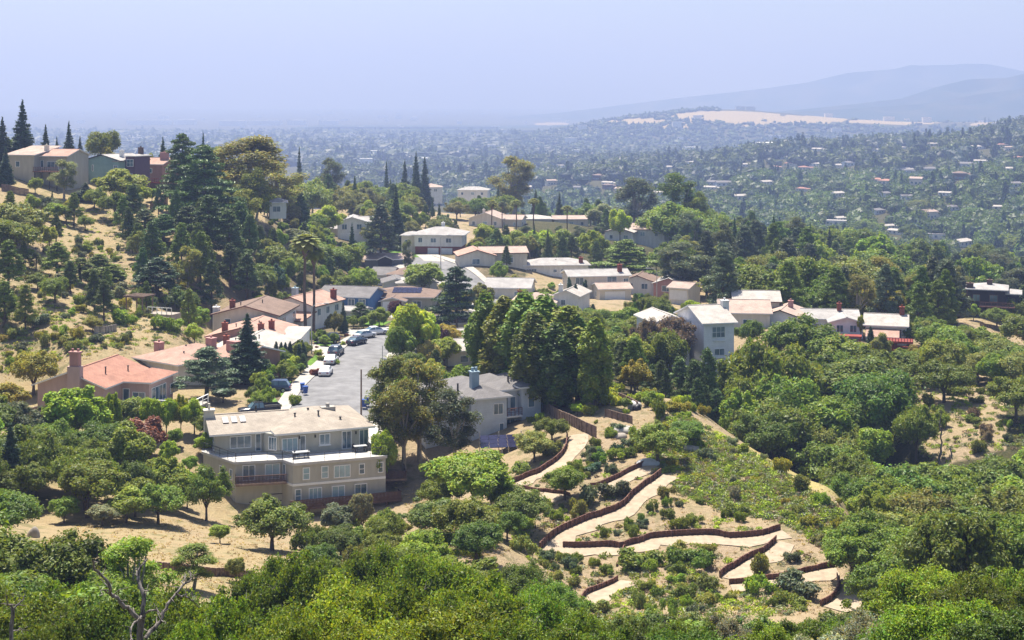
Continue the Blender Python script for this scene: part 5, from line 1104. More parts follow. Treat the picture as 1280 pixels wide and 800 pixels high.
def timber_wall(P, h, label, mat='brownwood', name='retaining_wall', group='timber retaining walls of the terraces', path=True):
    pts = []
    for (a, b), (c, d) in zip(P, P[1:]):
        n = max(1, int(math.hypot(c - a, d - b) / 6))
        for i in range(n): pts.append((a + (c - a) * i / n, b + (d - b) * i / n))
    pts.append(P[-1]); W = [T(x, y, 95, 330) for x, y in pts]; WPTS.extend((v.x, v.y) for v in W)
    Ws = [(W[max(0, i - 1)] + W[i] * 2 + W[min(len(W) - 1, i + 1)]) / 4 for i in range(len(W))]; Ws[0], Ws[-1] = W[0], W[-1]
    root = empty(name, Ws[0]); tag(root, label, 'retaining wall', group); o = Ws[0]; m = MB(); pm = MB(); L = 0
    for a, b in zip(Ws, Ws[1:]):
        a, b = a - o, b - o; U = Vector((b.x - a.x, b.y - a.y, 0)); ln = U.length
        if ln < .05: continue
        U /= ln; N = Vector((-U.y, U.x, 0)); hh = h * (1 + .05 * math.sin(L)); k = max(1, int(h / .27))
        for i in range(k):
            z0, z1 = i * h / k, (i + 1) * h / k - .025; q = N * (.01 * ((i * 7 + int(L)) % 3))
            m.add([a + q + Vector((0, 0, z0 - (.5 if i == 0 else 0))), b + q + Vector((0, 0, z0 - (.5 if i == 0 else 0))), b + q + N * .09 + Vector((0, 0, z0 - (.5 if i == 0 else 0))), a + q + N * .09 + Vector((0, 0, z0 - (.5 if i == 0 else 0))), a + q + Vector((0, 0, z1)), b + q + Vector((0, 0, z1)), b + q + N * .09 + Vector((0, 0, z1)), a + q + N * .09 + Vector((0, 0, z1))],
                  [(0, 3, 2, 1), (4, 5, 6, 7), (0, 1, 5, 4), (1, 2, 6, 5), (2, 3, 7, 6), (3, 0, 4, 7)])
        n_ = max(1, round(ln / 1.1))
        for i in range(n_):
            p = a + (b - a) * (i / n_); s_ = N * (-.10 if N.y > 0 else .11); pm.obox(p + s_ - U * .06 + Vector((0, 0, -.5)), U, N, Vector((0, 0, 1)), .12, .1, h + .48)
        L += ln
    m.build('board_panel', mat, root); pm.build('post_frame', mat, root)
    if path and len(Ws) > 6:
        A = []; B = []
        for i, v in enumerate(Ws):
            t = Ws[min(i + 1, len(Ws) - 1)] - Ws[max(0, i - 1)]; nn = Vector((-t.y, t.x, 0)).normalized(); nn = -nn if nn.y > 0 else nn
            q = v + nn * .25; A.append((q.x, q.y)); q = v + nn * (2.2 + .4 * math.sin(i * .9)); B.append((q.x, q.y)); WPTS.append((v.x + nn.x * 1.3, v.y + nn.y * 1.3))
        ribbon('path', A, B, 'pathsoil', .07)
M['pathsoil'] = mat_plain('path_soil', (.37, .295, .215), .95, .1, .22, 1.4)
for P, h, lb in WALLS: timber_wall(P, h, lb)
timber_wall([(190, 712), (230, 717), (270, 721), (318, 725)], .7, 'low weathered timber wall crossing the dry grass below the small trees', 'fencewood', path=False)
timber_wall([(770, 500), (782, 504), (797, 513)], 1.0, 'weathered timber terrace wall by the poplars, upper', 'fencewood', path=False, group='garden walls by the poplars'); timber_wall([(757, 522), (772, 527), (790, 532)], 1.0, 'weathered timber planter wall by the poplars, lower', 'fencewood', path=False, group='garden walls by the poplars')
timber_wall([(664, 502), (690, 522), (715, 535), (745, 548)], 1.4, 'dark plank fence in the shade under the poplars', 'fencewood', 'plank_fence', None, False)
timber_wall([(1208, 459), (1230, 465), (1252, 472)], 1.8, 'weathered plank fence at the top of the brushy slope', 'fencewood', 'plank_fence', None, False); timber_wall([(1225, 408), (1250, 414), (1285, 424)], .8, 'low plank fence along the dry field', 'fencewood', 'plank_fence', None, False)
timber_wall([(2, 240), (18, 243), (36, 247)], 1.6, 'brown plank fence below the cream hilltop house', 'fencewood', 'plank_fence', None, False); timber_wall([(37, 262), (52, 266), (66, 268)], 1.2, 'dark retaining wall under the dry hilltop lawn', 'fencewood', path=False, group='hill garden walls')
timber_wall([(188, 262), (200, 258), (210, 252)], 1.5, 'timber wall under the salmon hilltop house', 'fencewood', path=False, group='hill garden walls'); timber_wall([(195, 404), (205, 407), (216, 409)], 1.2, 'stone-coloured low wall beyond the hillside pergola', 'stone', path=False, group='hill garden walls'); timber_wall([(118, 418), (132, 419), (146, 414)], 1.1, 'low grey wall among bushes on the dry hill', 'stone', path=False, group='hill garden walls')
timber_wall([(28, 524), (48, 519)], 1.1, 'tan garden wall at the left end of the pink house', 'stone', path=False, group='hill garden walls')
timber_wall([(195, 604 - 22), (225, 581), (252, 579)], .5, 'pale garden edge beside the tan house', 'concrete', path=False, group='hill garden walls') if False else None
def pergola():
    g = T(158, 392, 180, 330); root = empty('pergola', g, R(-20)); tag(root, 'slatted timber pergola on posts on the dry hillside', 'pergola')
    w, d = 3.2, 3.0; CLEAR.append((146, 366, 206, 404, g.y))
    for x in (0, w): 
        for y in (0, d): m = MB(); m.box(x - .08, x + .08, y - .08, y + .08, -1, 2.6); m.build('post', 'fencewood', root)
    m = MB(); [m.box(-.4, w + .4, y - .06, y + .06, 2.605, 2.8) for y in (0, d)]; m.build('beam', 'fencewood', root)
    m = MB(); [m.box(x - .05, x + .05, -.5, d + .5, 2.805, 2.95) for x in np.linspace(-.3, w + .3, 13)]; m.build('roof_slat', 'fencewood', root)
    m = MB(); m.box(w + 1.2, w + 6.2, -.6, 2.4, -1.5, .15); m.build('stone_terrace', 'stone', root)
    m = MB(); [m.box(x - .05, x + .05, -.5, -.4, .155, 1.2) for x in np.linspace(w + 1.3, w + 6.1, 6)]; m.box(w + 1.3, w + 6.1, -.5, -.4, 1.205, 1.3); m.build('railing', 'white', root)
pergola()
def solar_array():
    g = G(630, 171.5); root = empty('solar_array', g + Vector((0, 0, .35)), R(9)); tag(root, 'tilted dark solar panel array on the slope below the grey house', 'solar panels'); CLEAR.append((600, 548, 662, 576, g.y))
    c, s = math.cos(R(12)), math.sin(R(12))
    for i in range(5):
        for j in range(3):
            x = -2.85 + i * 1.14 + j * .12; y = j * 1.18; m = MB(); P = [(x, y * c, y * s), (x + 1.1, y * c, y * s), (x + 1.1, (y + 1.14) * c, (y + 1.14) * s), (x, (y + 1.14) * c, (y + 1.14) * s)]
            m.add([(a, b, z + .45) for a, b, z in P] + [(a, b, z + .5) for a, b, z in P], [(3, 2, 1, 0), (4, 5, 6, 7), (0, 1, 5, 4), (1, 2, 6, 5), (2, 3, 7, 6), (3, 0, 4, 7)]); m.build('solar_panel', 'solar', root)
    m = MB()
    for x in (-2.6, -.2, 2.6):
        m.box(x - .05, x + .05, .2, .3, -1, .5); m.box(x - .05, x + .05, 2.9, 3.0, -1, 1.75)
    m.build('support_frame', 'metal', root)
solar_array()
def mound(name, px, py, sx, sy, sz, mat, label, cat, seed):
    g = T(px, py, 120, 260); r = np.random.RandomState(seed); v, q = cube_sphere(6); v = v * (1 + .12 * np.sin(v[:, :1] * 4 + seed) * np.cos(v[:, 1:2] * 3)); v[:, 2] = np.maximum(v[:, 2], -.2)
    o = link(name, quad_mesh(name, v * (sx, sy, sz), q, smooth=True), M[mat]); o.location = g; tag(o, label, cat); return o
mound('tarped_mound', 810, 583, 1.5, .9, .6, 'tarp', 'white tarped mound at the end of the timber walls', 'tarp', 2); mound('covered_heap', 793, 512, .9, .8, .9, 'tarp', 'white covered heap on the crest of the spur', 'tarp', 4); mound('black_sack', 796.5, 513, .55, .6, .7, 'blacktarp', 'black sack against the white covered heap', 'sack', 6)
mound('rubble_heap', 781, 541, 1.6, 1.2, .6, 'concrete', 'pale rubble heap below the planter walls', 'rubble heap', 9); mound('boulder', 862, 566, 1.1, .8, .6, 'stone', 'grey boulder in the shade of the small spur oak', 'boulder', 11); mound('boulder', 775, 547, .9, .8, .5, 'stone', 'grey boulder beside the pale rubble heap', 'boulder', 12); mound('stump', 42, 672, .6, .5, .9, 'stone', 'grey weathered stump at the edge of the dry clearing', 'stump', 13)

# ------------------------------------------------------------------ dead trees
def dead_tree(px, d, limbs_px, label, name='dead_tree'):
    """limbs traced as real branches; each limb wanders in depth as it leaves the stem"""
    b = G(px, d); root = empty(name, b); tag(root, label, 'dead tree'); g = np.random.RandomState(int(px)); tr, br = [], []
    for k, (pts, r0, r1, sl) in enumerate(limbs_px):
        P = []
        for i, (x, y) in enumerate(pts):
            dd = d + sl * i / max(1, len(pts) - 1); u = i / (len(pts) - 1); P.append((PX(x, dd) - b.x, dd - b.y, PZ(y, dd) - b.z, (r0 + (r1 - r0) * u) * (.78 if name == 'dead_tree' else 1)))
        Q = []
        for p, q in zip(P, P[1:]):
            Q.append(p); p, q = np.array(p), np.array(q); L = np.linalg.norm(q[:3] - p[:3])
            for t in (.35, .7): v = p + (q - p) * t; v[:3] += g.normal(0, L * .05, 3); v[3] *= g.uniform(.85, 1.15); Q.append(tuple(v))
        Q.append(P[-1]); (tr if k == 0 else br).append(Q)
        if k:
            for i in range(2, len(Q) - 1, 2):      # twigs
                a = np.array(Q[i][:3]); v = g.normal(0, 1, 3); v[2] = abs(v[2]) * .6; v *= g.uniform(.25, .7) / np.linalg.norm(v); br.append([(*a, Q[i][3] * .4), (*(a + v * .5 + g.normal(0, .05, 3)), Q[i][3] * .25), (*(a + v), .006)])
    if name != 'dead_snag' : tr[0].insert(0, (tr[0][0][0], tr[0][0][1], -.5, tr[0][0][3] * 1.2))
    link('trunk', quad_mesh('dead_trunk', *tube(tr, 9), smooth=True), M['deadbark'], root)
    if br: link('branch', quad_mesh('dead_branch', *tube(br, 6), smooth=True), M['deadbark'], root)
dead_tree(176, 44, [([(177, 860), (176, 805), (179, 766)], .17, .12, 0), ([(178, 775), (165, 766), (150, 752), (137, 741), (135, 728), (124, 716), (117, 708), (116, 699)], .1, .035, -1.5), ([(179, 768), (180, 745), (174, 728), (171, 717), (177, 707), (184, 699)], .1, .03, .8),
                    ([(182, 798), (193, 785), (203, 772), (209, 755), (220, 742), (229, 731), (239, 724), (236, 714)], .09, .03, 1.6), ([(220, 742), (232, 746), (242, 751), (249, 759)], .04, .015, 2), ([(137, 741), (130, 737), (123, 745)], .035, .012, -1.8), ([(183, 766), (196, 762), (201, 775), (208, 779)], .045, .012, -.5), ([(229, 731), (232, 722), (231, 716)], .03, .012, 1.6), ([(180, 768), (168, 778), (163, 790), (166, 800)], .06, .03, -1)], 'twisted bare dead oak with silvery limbs in the near foliage')
dead_tree(14, 46, [([(14, 850), (14, 790), (16, 760)], .1, .07, 0), ([(16, 765), (14, 756), (24, 756), (33, 757)], .05, .015, .6), ([(16, 760), (9, 752), (8, 744)], .045, .015, -.5), ([(14, 790), (25, 785), (36, 788)], .04, .012, .8), ([(16, 762), (29, 750), (31, 738)], .04, .012, .3)], 'small bare dead branches at the bottom left corner')
dead_tree(1176, 190, [([(1175, 582), (1176, 560), (1177, 540), (1176, 512)], .17, .05, 0), ([(1176, 545), (1181, 541), (1183, 536)], .05, .015, .5), ([(1176, 556), (1170, 552), (1168, 548)], .05, .015, -.5), ([(1177, 533), (1173, 528), (1172, 524)], .04, .012, .4)], 'tall thin dead snag on the brushy slope', 'dead_snag')
dead_tree(1189, 190, [([(1189, 572), (1190, 556)], .13, .07, 0), ([(1190, 562), (1193, 558)], .04, .012, .4)], 'short broken snag beside the tall thin one', 'dead_snag')
# ------------------------------------------------------------------ trees placed one by one from the photograph: kind, column, crown-top row, distance, crown width (px), colour
HAND = [
 ('fir_tree', 28, 130, 346, 36, 'dark'), ('fir_tree', 3, 150, 342, 28, 'dark'), ('fir_tree', 57, 158, 362, 17, 'dark'), ('fir_tree', 86, 155, 364, 19, 'dark'), ('fir_tree', 71, 172, 372, 9, 'bluegreen'), ('fir_tree', 100, 172, 364, 13, 'dark'),
 ('fir_tree', 7, 186, 320, 22, 'dark'), ('oak_tree', 130, 164, 372, 40, 'olive'), ('broadleaf_tree', 190, 192, 372, 14, 'fresh'), ('broadleaf_tree', 136, 184, 366, 18, 'yellow'),
 ('broadleaf_tree', 147, 212, 330, 52, 'fresh'), ('fir_tree', 107, 229, 324, 30, 'dark'), ('eucalyptus_tree', 80, 200, 322, 30, 'pale'), ('broadleaf_tree', 190, 236, 330, 18, 'fresh'), ('cypress_tree', 102, 196, 345, 12, 'pine'),
 ('cedar_tree', 228, 168, 318, 62, 'pine'), ('cedar_tree', 255, 182, 308, 92, 'pine'), ('fir_tree', 254, 170, 385, 15, 'bluegreen'), ('eucalyptus_tree', 310, 171, 352, 92, 'olive'), ('eucalyptus_tree', 345, 205, 380, 60, 'olive'), ('eucalyptus_tree', 286, 180, 365, 44, 'olive'),
 ('oak_tree', 385, 225, 420, 60, 'olive'), ('oak_tree', 420, 238, 440, 46, 'olive'), ('fir_tree', 374, 188, 560, 16, 'bluegreen'), ('eucalyptus_tree', 412, 198, 540, 30, 'grey'),
 ('pine_tree', 180, 262, 292, 46, 'pine'), ('pine_tree', 205, 268, 288, 44, 'pine'), ('pine_tree', 262, 244, 288, 56, 'pine'), ('pine_tree', 285, 262, 286, 48, 'pine'), ('pine_tree', 235, 258, 290, 50, 'pine'), ('pine_tree', 300, 252, 300, 34, 'pine'), ('eucalyptus_tree', 318, 210, 330, 44, 'olive'),
 ('pine_tree', 45, 316, 252, 22, 'oak'), ('pine_tree', 72, 303, 250, 40, 'oak'), ('pine_tree', 101, 322, 252, 44, 'oak'), ('pine_tree', 124, 318, 258, 42, 'mid'), ('pine_tree', 140, 330, 262, 34, 'oak'), ('pine_tree', 197, 322, 258, 52, 'dark'), ('broadleaf_tree', 125, 362, 248, 26, 'dark'),
 ('oak_tree', 5, 276, 250, 60, 'oak'), ('pine_tree', 10, 300, 232, 40, 'mid'), ('oak_tree', 22, 254, 292, 66, 'olive'), ('broadleaf_tree', 71, 254, 303, 26, 'fresh'), ('broadleaf_tree', 44, 222, 322, 17, 'fresh'), ('oak_tree', 86, 248, 308, 15, 'yellow'), ('oak_tree', 60, 245, 312, 32, 'grey'),
 ('fir_tree', 376, 239, 380, 36, 'pine'), ('broadleaf_tree', 410, 257, 392, 36, 'lime'), ('pine_tree', 476, 256, 372, 48, 'grey'), ('fir_tree', 495, 236, 395, 24, 'dark'), ('fir_tree', 440, 282, 350, 18, 'dark'), ('oak_tree', 346, 308, 300, 44, 'olive'), ('broadleaf_tree', 372, 286, 385, 30, 'pale'),
 ('palm_tree', 382, 292, 262, 40, 'olive'), ('palm_tree', 392, 306, 264, 34, 'oak'), ('oak_tree', 408, 306, 330, 52, 'mid'), ('broadleaf_tree', 436, 305, 342, 34, 'fresh'), ('oak_tree', 452, 335, 312, 40, 'fresh'), ('oak_tree', 316, 330, 288, 46, 'deep'), ('broadleaf_tree', 340, 330, 285, 30, 'bluegreen'),
 ('broadleaf_tree', 529, 330, 335, 46, 'fresh'), ('eucalyptus_tree', 510, 300, 345, 14, 'grey') , ('pine_tree', 450, 378, 272, 24, 'pine'), ('fir_tree', 429, 378, 262, 13, 'dark'), ('broadleaf_tree', 474, 384, 270, 24, 'fresh'), ('broadleaf_tree', 494, 376, 276, 18, 'purple'), ('broadleaf_tree', 418, 390, 258, 20, 'olive'), ('broadleaf_tree', 504, 386, 275, 24, 'lime'),
 ('broadleaf_tree', 514, 380, 233, 52, 'lime'), ('broadleaf_tree', 535, 392, 240, 28, 'lime'), ('broadleaf_tree', 500, 408, 228, 36, 'fresh'), ('broadleaf_tree', 546, 408, 248, 26, 'purple'), ('broadleaf_tree', 560, 406, 250, 32, 'yellow'), ('broadleaf_tree', 555, 423, 236, 34, 'fresh'), ('broadleaf_tree', 535, 425, 230, 26, 'gold'),
 ('cedar_tree', 570, 334, 268, 66, 'dark'), ('broadleaf_tree', 600, 355, 290, 32, 'olive'),
 ('eucalyptus_tree', 486, 447, 178, 66, 'olive'), ('eucalyptus_tree', 524, 450, 177, 64, 'olive'), ('eucalyptus_tree', 505, 476, 174, 60, 'olive'), ('eucalyptus_tree', 568, 486, 172, 60, 'grey'), ('broadleaf_tree', 478, 540, 170, 30, 'fresh'),
 ('poplar_tree', 606, 366, 201, 43, 'mid'), ('poplar_tree', 630, 372, 197, 50, 'oak'), ('poplar_tree', 655, 366, 194, 62, 'mid'), ('poplar_tree', 680, 370, 191, 68, 'mid'), ('poplar_tree', 707, 384, 188, 62, 'oak'), ('poplar_tree', 722, 396, 187, 46, 'deep'), ('poplar_tree', 743, 398, 182, 37, 'mid'), ('poplar_tree', 668, 392, 187, 53, 'deep'), ('poplar_tree', 695, 405, 185, 53, 'deep'),
 ('fir_tree', 309, 396, 210, 56, 'dark'), ('pine_tree', 258, 434, 197, 74, 'grey'), ('broadleaf_tree', 279, 480, 196, 26, 'grey'),
 ('cypress_tree', 345.5, 427, 226, 9, 'dark'), ('cypress_tree', 351.5, 428, 225, 9, 'dark'), ('cypress_tree', 357, 428, 226, 9, 'dark'), ('cypress_tree', 362.5, 427, 225, 9, 'dark'), ('cypress_tree', 374.5, 430, 226, 9, 'dark'), ('cypress_tree', 380, 429, 225.5, 9, 'dark'),
 ('cypress_tree', 712, 347, 306, 9, 'dark'), ('cypress_tree', 719.5, 355, 302, 9, 'dark'), ('cypress_tree', 731, 350, 308, 10, 'dark'),
 ('broadleaf_tree', 94, 484, 172, 70, 'bright'), ('broadleaf_tree', 141, 491, 176, 22, 'bright'), ('broadleaf_tree', 162, 497, 178, 40, 'olive'), ('broadleaf_tree', 189, 497, 177, 26, 'bright'), ('broadleaf_tree', 208, 499, 178, 24, 'bright'), ('broadleaf_tree', 226, 494, 179, 22, 'lime'), ('broadleaf_tree', 243, 498, 178, 24, 'bright'),
 ('broadleaf_tree', 178, 524, 171, 56, 'maple'), ('oak_tree', 42, 440, 206, 62, 'yellow'), ('broadleaf_tree', 14, 478, 196, 42, 'yellow'), ('oak_tree', 14, 505, 172, 66, 'grey'), ('oak_tree', 50, 522, 170, 50, 'grey'),
 ('broadleaf_tree', 212, 572, 154, 56, 'fresh'), ('oak_tree', 258, 584, 153, 56, 'oak'), ('fir_tree', 13, 533, 150, 46, 'dark'), ('oak_tree', 46, 542, 152, 62, 'oak'), ('oak_tree', 106, 562, 148, 76, 'oak'), ('oak_tree', 82, 545, 156, 60, 'deep'), ('broadleaf_tree', 80, 621, 141, 34, 'fresh'), ('broadleaf_tree', 158, 609, 142, 44, 'fresh'), ('broadleaf_tree', 128, 632, 139, 32, 'pale'), ('broadleaf_tree', 275, 656, 135, 24, 'fresh'),
 ('oak_tree', 340, 624, 148, 86, 'oak'), ('eucalyptus_tree', 242, 682, 120, 50, 'oak'), ('broadleaf_tree', 295, 697, 113, 22, 'olive'), ('oak_tree', 6, 610, 122, 86, 'deep'), ('oak_tree', 20, 694, 104, 84, 'deep'), ('oak_tree', 58, 700, 100, 70, 'mid'), ('broadleaf_tree', 70, 682, 112, 24, 'olive'),
 ('broadleaf_tree', 420, 632, 152, 40, 'grey'), ('broadleaf_tree', 453, 616, 153, 28, 'pale'), ('broadleaf_tree', 436, 637, 154, 24, 'mid'), ('broadleaf_tree', 524, 637, 152, 28, 'oak'),
 ('oak_tree', 592, 568, 153, 94, 'fresh'), ('oak_tree', 584, 624, 141, 84, 'oak'), ('oak_tree', 548, 600, 150, 50, 'fresh'), ('oak_tree', 706, 584, 154, 54, 'fresh'), ('oak_tree', 822, 530, 163, 66, 'oak'), ('oak_tree', 858, 527, 170, 40, 'mid'), ('broadleaf_tree', 781, 497, 181, 17, 'fresh'),
 ('oak_tree', 668, 540, 168, 44, 'olive'), ('oak_tree', 690, 522, 172, 40, 'oak'), ('broadleaf_tree', 722, 506, 180, 16, 'lime'),
 ('oak_tree', 960, 424, 212, 112, 'oak'), ('oak_tree', 930, 470, 206, 74, 'oak'), ('oak_tree', 985, 470, 203, 90, 'mid'), ('oak_tree', 905, 498, 205, 70, 'deep'), ('oak_tree', 1045, 498, 204, 64, 'oak'), ('oak_tree', 1098, 470, 212, 64, 'oak'), ('oak_tree', 1062, 500, 200, 70, 'deep'), ('oak_tree', 1145, 508, 193, 54, 'oak'), ('oak_tree', 1040, 537, 192, 66, 'olive'), ('oak_tree', 1090, 532, 196, 60, 'grey'),
 ('oak_tree', 1003, 397, 248, 86, 'oak'), ('oak_tree', 1050, 420, 240, 76, 'oak'), ('oak_tree', 1092, 440, 236, 76, 'oak'), ('cypress_tree', 1088, 408, 252, 10, 'dark'), ('broadleaf_tree', 1076, 394, 259, 9, 'lime'), ('broadleaf_tree', 1102, 416, 246, 22, 'olive'), ('oak_tree', 1140, 438, 240, 60, 'mid'), ('oak_tree', 1180, 452, 236, 70, 'oak'), ('oak_tree', 1040, 440, 226, 70, 'deep'), ('oak_tree', 1150, 432, 260, 40, 'yellow'),
 ('pine_tree', 770, 408, 232, 36, 'mid'), ('pine_tree', 790, 428, 216, 30, 'pine'), ('oak_tree', 832, 414, 222, 58, 'oak'), ('pine_tree', 850, 446, 206, 36, 'pine'), ('pine_tree', 884, 436, 208, 38, 'pine'), ('pine_tree', 868, 450, 203, 34, 'pine'), ('pine_tree', 815, 462, 206, 24, 'pine'), ('pine_tree', 775, 442, 206, 24, 'pine'), ('oak_tree', 936, 424, 224, 44, 'deep'), ('oak_tree', 938, 400, 250, 36, 'deep'),
 ('oak_tree', 808, 398, 236, 40, 'brown'), ('oak_tree', 838, 396, 238, 48, 'brown'), ('cedar_tree', 782, 300, 402, 84, 'mid'), ('eucalyptus_tree', 850, 304, 385, 60, 'grey'), ('eucalyptus_tree', 895, 308, 380, 50, 'olive'),
 ('eucalyptus_tree', 850, 217, 472, 50, 'deep'), ('eucalyptus_tree', 870, 240, 468, 34, 'oak'), ('eucalyptus_tree', 796, 222, 530, 48, 'grey'), ('eucalyptus_tree', 642, 196, 560, 48, 'olive'), ('fir_tree', 520, 194, 570, 22, 'dark'), ('fir_tree', 531, 200, 575, 22, 'dark'), ('fir_tree', 506, 204, 590, 22, 'bluegreen'), ('fir_tree', 483, 206, 600, 16, 'bluegreen'),
 ('broadleaf_tree', 675, 288, 400, 36, 'lime'), ('broadleaf_tree', 775, 262, 440, 26, 'lime'), ('palm_tree', 615, 250, 440, 16, 'olive'), ('palm_tree', 645, 250, 455, 16, 'olive'), ('palm_tree', 667, 248, 455, 16, 'olive'), ('palm_tree', 709, 257, 450, 16, 'olive'), ('palm_tree', 628, 252, 460, 14, 'grey'),
 ('oak_tree', 1062, 324, 300, 100, 'olive'), ('oak_tree', 1040, 345, 285, 70, 'oak'), ('oak_tree', 1098, 352, 288, 56, 'yellow'), ('oak_tree', 1246, 384, 308, 34, 'oak'), ('oak_tree', 1272, 374, 318, 34, 'mid'), ('broadleaf_tree', 1217, 380, 312, 14, 'fresh'), ('oak_tree', 1195, 412, 290, 60, 'oak'), ('oak_tree', 1262, 425, 262, 56, 'deep'), ('oak_tree', 1230, 430, 262, 44, 'oak'), ('oak_tree', 1270, 470, 214, 64, 'oak'),
 ('broadleaf_tree', 180, 368, 250, 17, 'lime'), ('broadleaf_tree', 262, 318, 290, 14, 'lime'), ('broadleaf_tree', 116, 396, 232, 22, 'yellow'), ('oak_tree', 228, 360, 258, 40, 'deep'), ('broadleaf_tree', 245, 384, 246, 30, 'fresh'), ('broadleaf_tree', 243, 405, 240, 24, 'lime'),
 ('eucalyptus_tree', 170, 672, 92, 76, 'fresh'), ('broadleaf_tree', 1279, 678, 118, 26, 'brown'),
]
_e = Hpd(CTa[:, 0], CTa[:, 1]) - CTa[:, 2]; print('terrain fit', np.abs(_e).max(), [(CT[i], round(float(_e[i]), 1)) for i in np.argsort(-np.abs(_e))[:8]])
for row in HAND: tp(*row)
for p in [q for q in PLANTS]: TAKEN.append((p[0].location.x, p[0].location.y, p[6] * p[5] / F * .6))
# near canopy along the bottom
NEAR = [(25, 742, 62, 150, 'fg'), (95, 730, 72, 120, 'fg'), (150, 752, 58, 130, 'fgd'), (215, 748, 62, 130, 'fg'), (290, 752, 58, 150, 'fg'), (330, 704, 88, 90, 'fg'), (380, 694, 82, 130, 'fg'), (470, 684, 90, 120, 'fg'), (545, 694, 84, 120, 'fg'), (420, 735, 60, 170, 'fgb'), (510, 738, 62, 150, 'fg'), (600, 726, 68, 130, 'fgb'), (560, 765, 50, 170, 'fgb'),
        (650, 706, 104, 90, 'deep'), (690, 730, 98, 90, 'mid'), (660, 742, 72, 120, 'fg'), (730, 772, 64, 120, 'fg'), (800, 778, 72, 110, 'fgd'), (855, 780, 62, 120, 'fg'), (905, 776, 74, 100, 'lichen'), (960, 786, 62, 120, 'fgb'), (1010, 780, 66, 110, 'fgd'), (1055, 772, 70, 90, 'fg'), (1098, 774, 62, 110, 'lichen'), (1125, 734, 80, 100, 'fg'), (1165, 716, 78, 120, 'fgb'), (1225, 724, 70, 130, 'fg'), (1275, 716, 72, 130, 'fg'), (1200, 762, 54, 150, 'fgb'), (1150, 770, 56, 130, 'fg'), (1262, 770, 52, 140, 'fgd'), (345, 772, 50, 150, 'fg'), (40, 782, 48, 120, 'fgd'), (240, 785, 47, 130, 'fg'), (470, 778, 48, 150, 'fgb'), (640, 782, 49, 140, 'fg'), (1040, 800, 50, 140, 'lichen'), (750, 796, 50, 120, 'fg'), (860, 796, 50, 130, 'fgd')]
for px, yt, d, w, c in NEAR: tp('canopy_oak_tree', px, yt, d, w, c, 1.5, 14)

CLEAR += [(330, 400, 520, 530, 187), (640, 540, 1068, 768, 126), (372, 470, 480, 530, 232), (395, 440, 482, 476, 246), (425, 412, 482, 440, 262), (345, 474, 400, 525, 206), (385, 440, 425, 475, 234), (345, 255, 640, 420, 262) if False else (0, 0, 0, 0, 0), (185, 640, 320, 722, 128), (870, 500, 1060, 640, 150), (1120, 455, 1270, 570, 200), (60, 270, 160, 320, 272), (0, 440, 110, 470, 200)]
S = scatter
OAKS = [('oak_tree', 'oak', 5), ('oak_tree', 'mid', 4), ('oak_tree', 'deep', 3), ('oak_tree', 'olive', 1.4), ('broadleaf_tree', 'fresh', .8)]
S(64, [(1065, 0), (1330, 0)], (112, 178), OAKS, (5, 8.5), seed=11, sep=.33)
S(20, [(1060, 0), (1180, 0)], (126, 176), OAKS, (4.5, 7.5), seed=12, sep=.33)
S(26, [(925, 0), (1110, 0)], (186, 226), OAKS, (7, 11), seed=13, sep=.3)
S(22, [(1100, 0), (1320, 0)], (222, 268), OAKS, (5, 8), seed=14, sep=.34)
S(80, [(900, 0), (1215, 0)], (276, 345), [('oak_tree', 'oak', 3), ('oak_tree', 'mid', 2), ('pine_tree', 'mid', 3), ('pine_tree', 'grey', 3), ('eucalyptus_tree', 'olive', 2), ('broadleaf_tree', 'fresh', 1)], (9, 15), seed=15, sep=.36)
S(34, [(1150, 0), (1330, 0)], (320, 420), [('oak_tree', 'oak', 3), ('oak_tree', 'mid', 3), ('pine_tree', 'pine', 2)], (6, 10), seed=16, sep=.4)
S(190, [(840, 0), (1330, 0)], (345, 560), [('oak_tree', 'mid', 3), ('oak_tree', 'oak', 2), ('pine_tree', 'grey', 3), ('pine_tree', 'mid', 3), ('eucalyptus_tree', 'grey', 3), ('fir_tree', 'pine', 2), ('broadleaf_tree', 'fresh', 1)], (9, 17), seed=17, sep=.34)
S(26, [(745, 0), (905, 0)], (190, 236), [('pine_tree', 'pine', 3), ('pine_tree', 'mid', 3), ('oak_tree', 'oak', 2), ('broadleaf_tree', 'fresh', 1), ('broadleaf_tree', 'yellow', .6)], (4, 8), seed=18, sep=.3)
S(46, [(690, 0), (870, 0)], (240, 345), [('pine_tree', 'mid', 2), ('oak_tree', 'oak', 3), ('broadleaf_tree', 'fresh', 2), ('broadleaf_tree', 'lime', 1)], (3, 6), seed=19, sep=.4)
S(44, [(620, 0), (900, 0)], (350, 460), [('eucalyptus_tree', 'grey', 3), ('eucalyptus_tree', 'olive', 2), ('oak_tree', 'mid', 3), ('pine_tree', 'pine', 2), ('broadleaf_tree', 'fresh', 2), ('oak_tree', 'brown', .5), ('fir_tree', 'pine', 1)], (5, 11), seed=20, sep=.42)
S(90, [(430, 0), (930, 0)], (440, 660), [('oak_tree', 'mid', 3), ('oak_tree', 'oak', 2), ('pine_tree', 'pine', 2), ('pine_tree', 'mid', 2), ('fir_tree', 'pine', 3), ('eucalyptus_tree', 'grey', 2), ('broadleaf_tree', 'pale', 1), ('broadleaf_tree', 'fresh', 1)], (6, 12), seed=21, sep=.42)
S(34, [(430, 0), (660, 0)], (400, 500), [('oak_tree', 'olive', 3), ('broadleaf_tree', 'pale', 1.5), ('fir_tree', 'pine', 2), ('pine_tree', 'pine', 1), ('broadleaf_tree', 'fresh', 2)], (5, 9), seed=22, sep=.42)
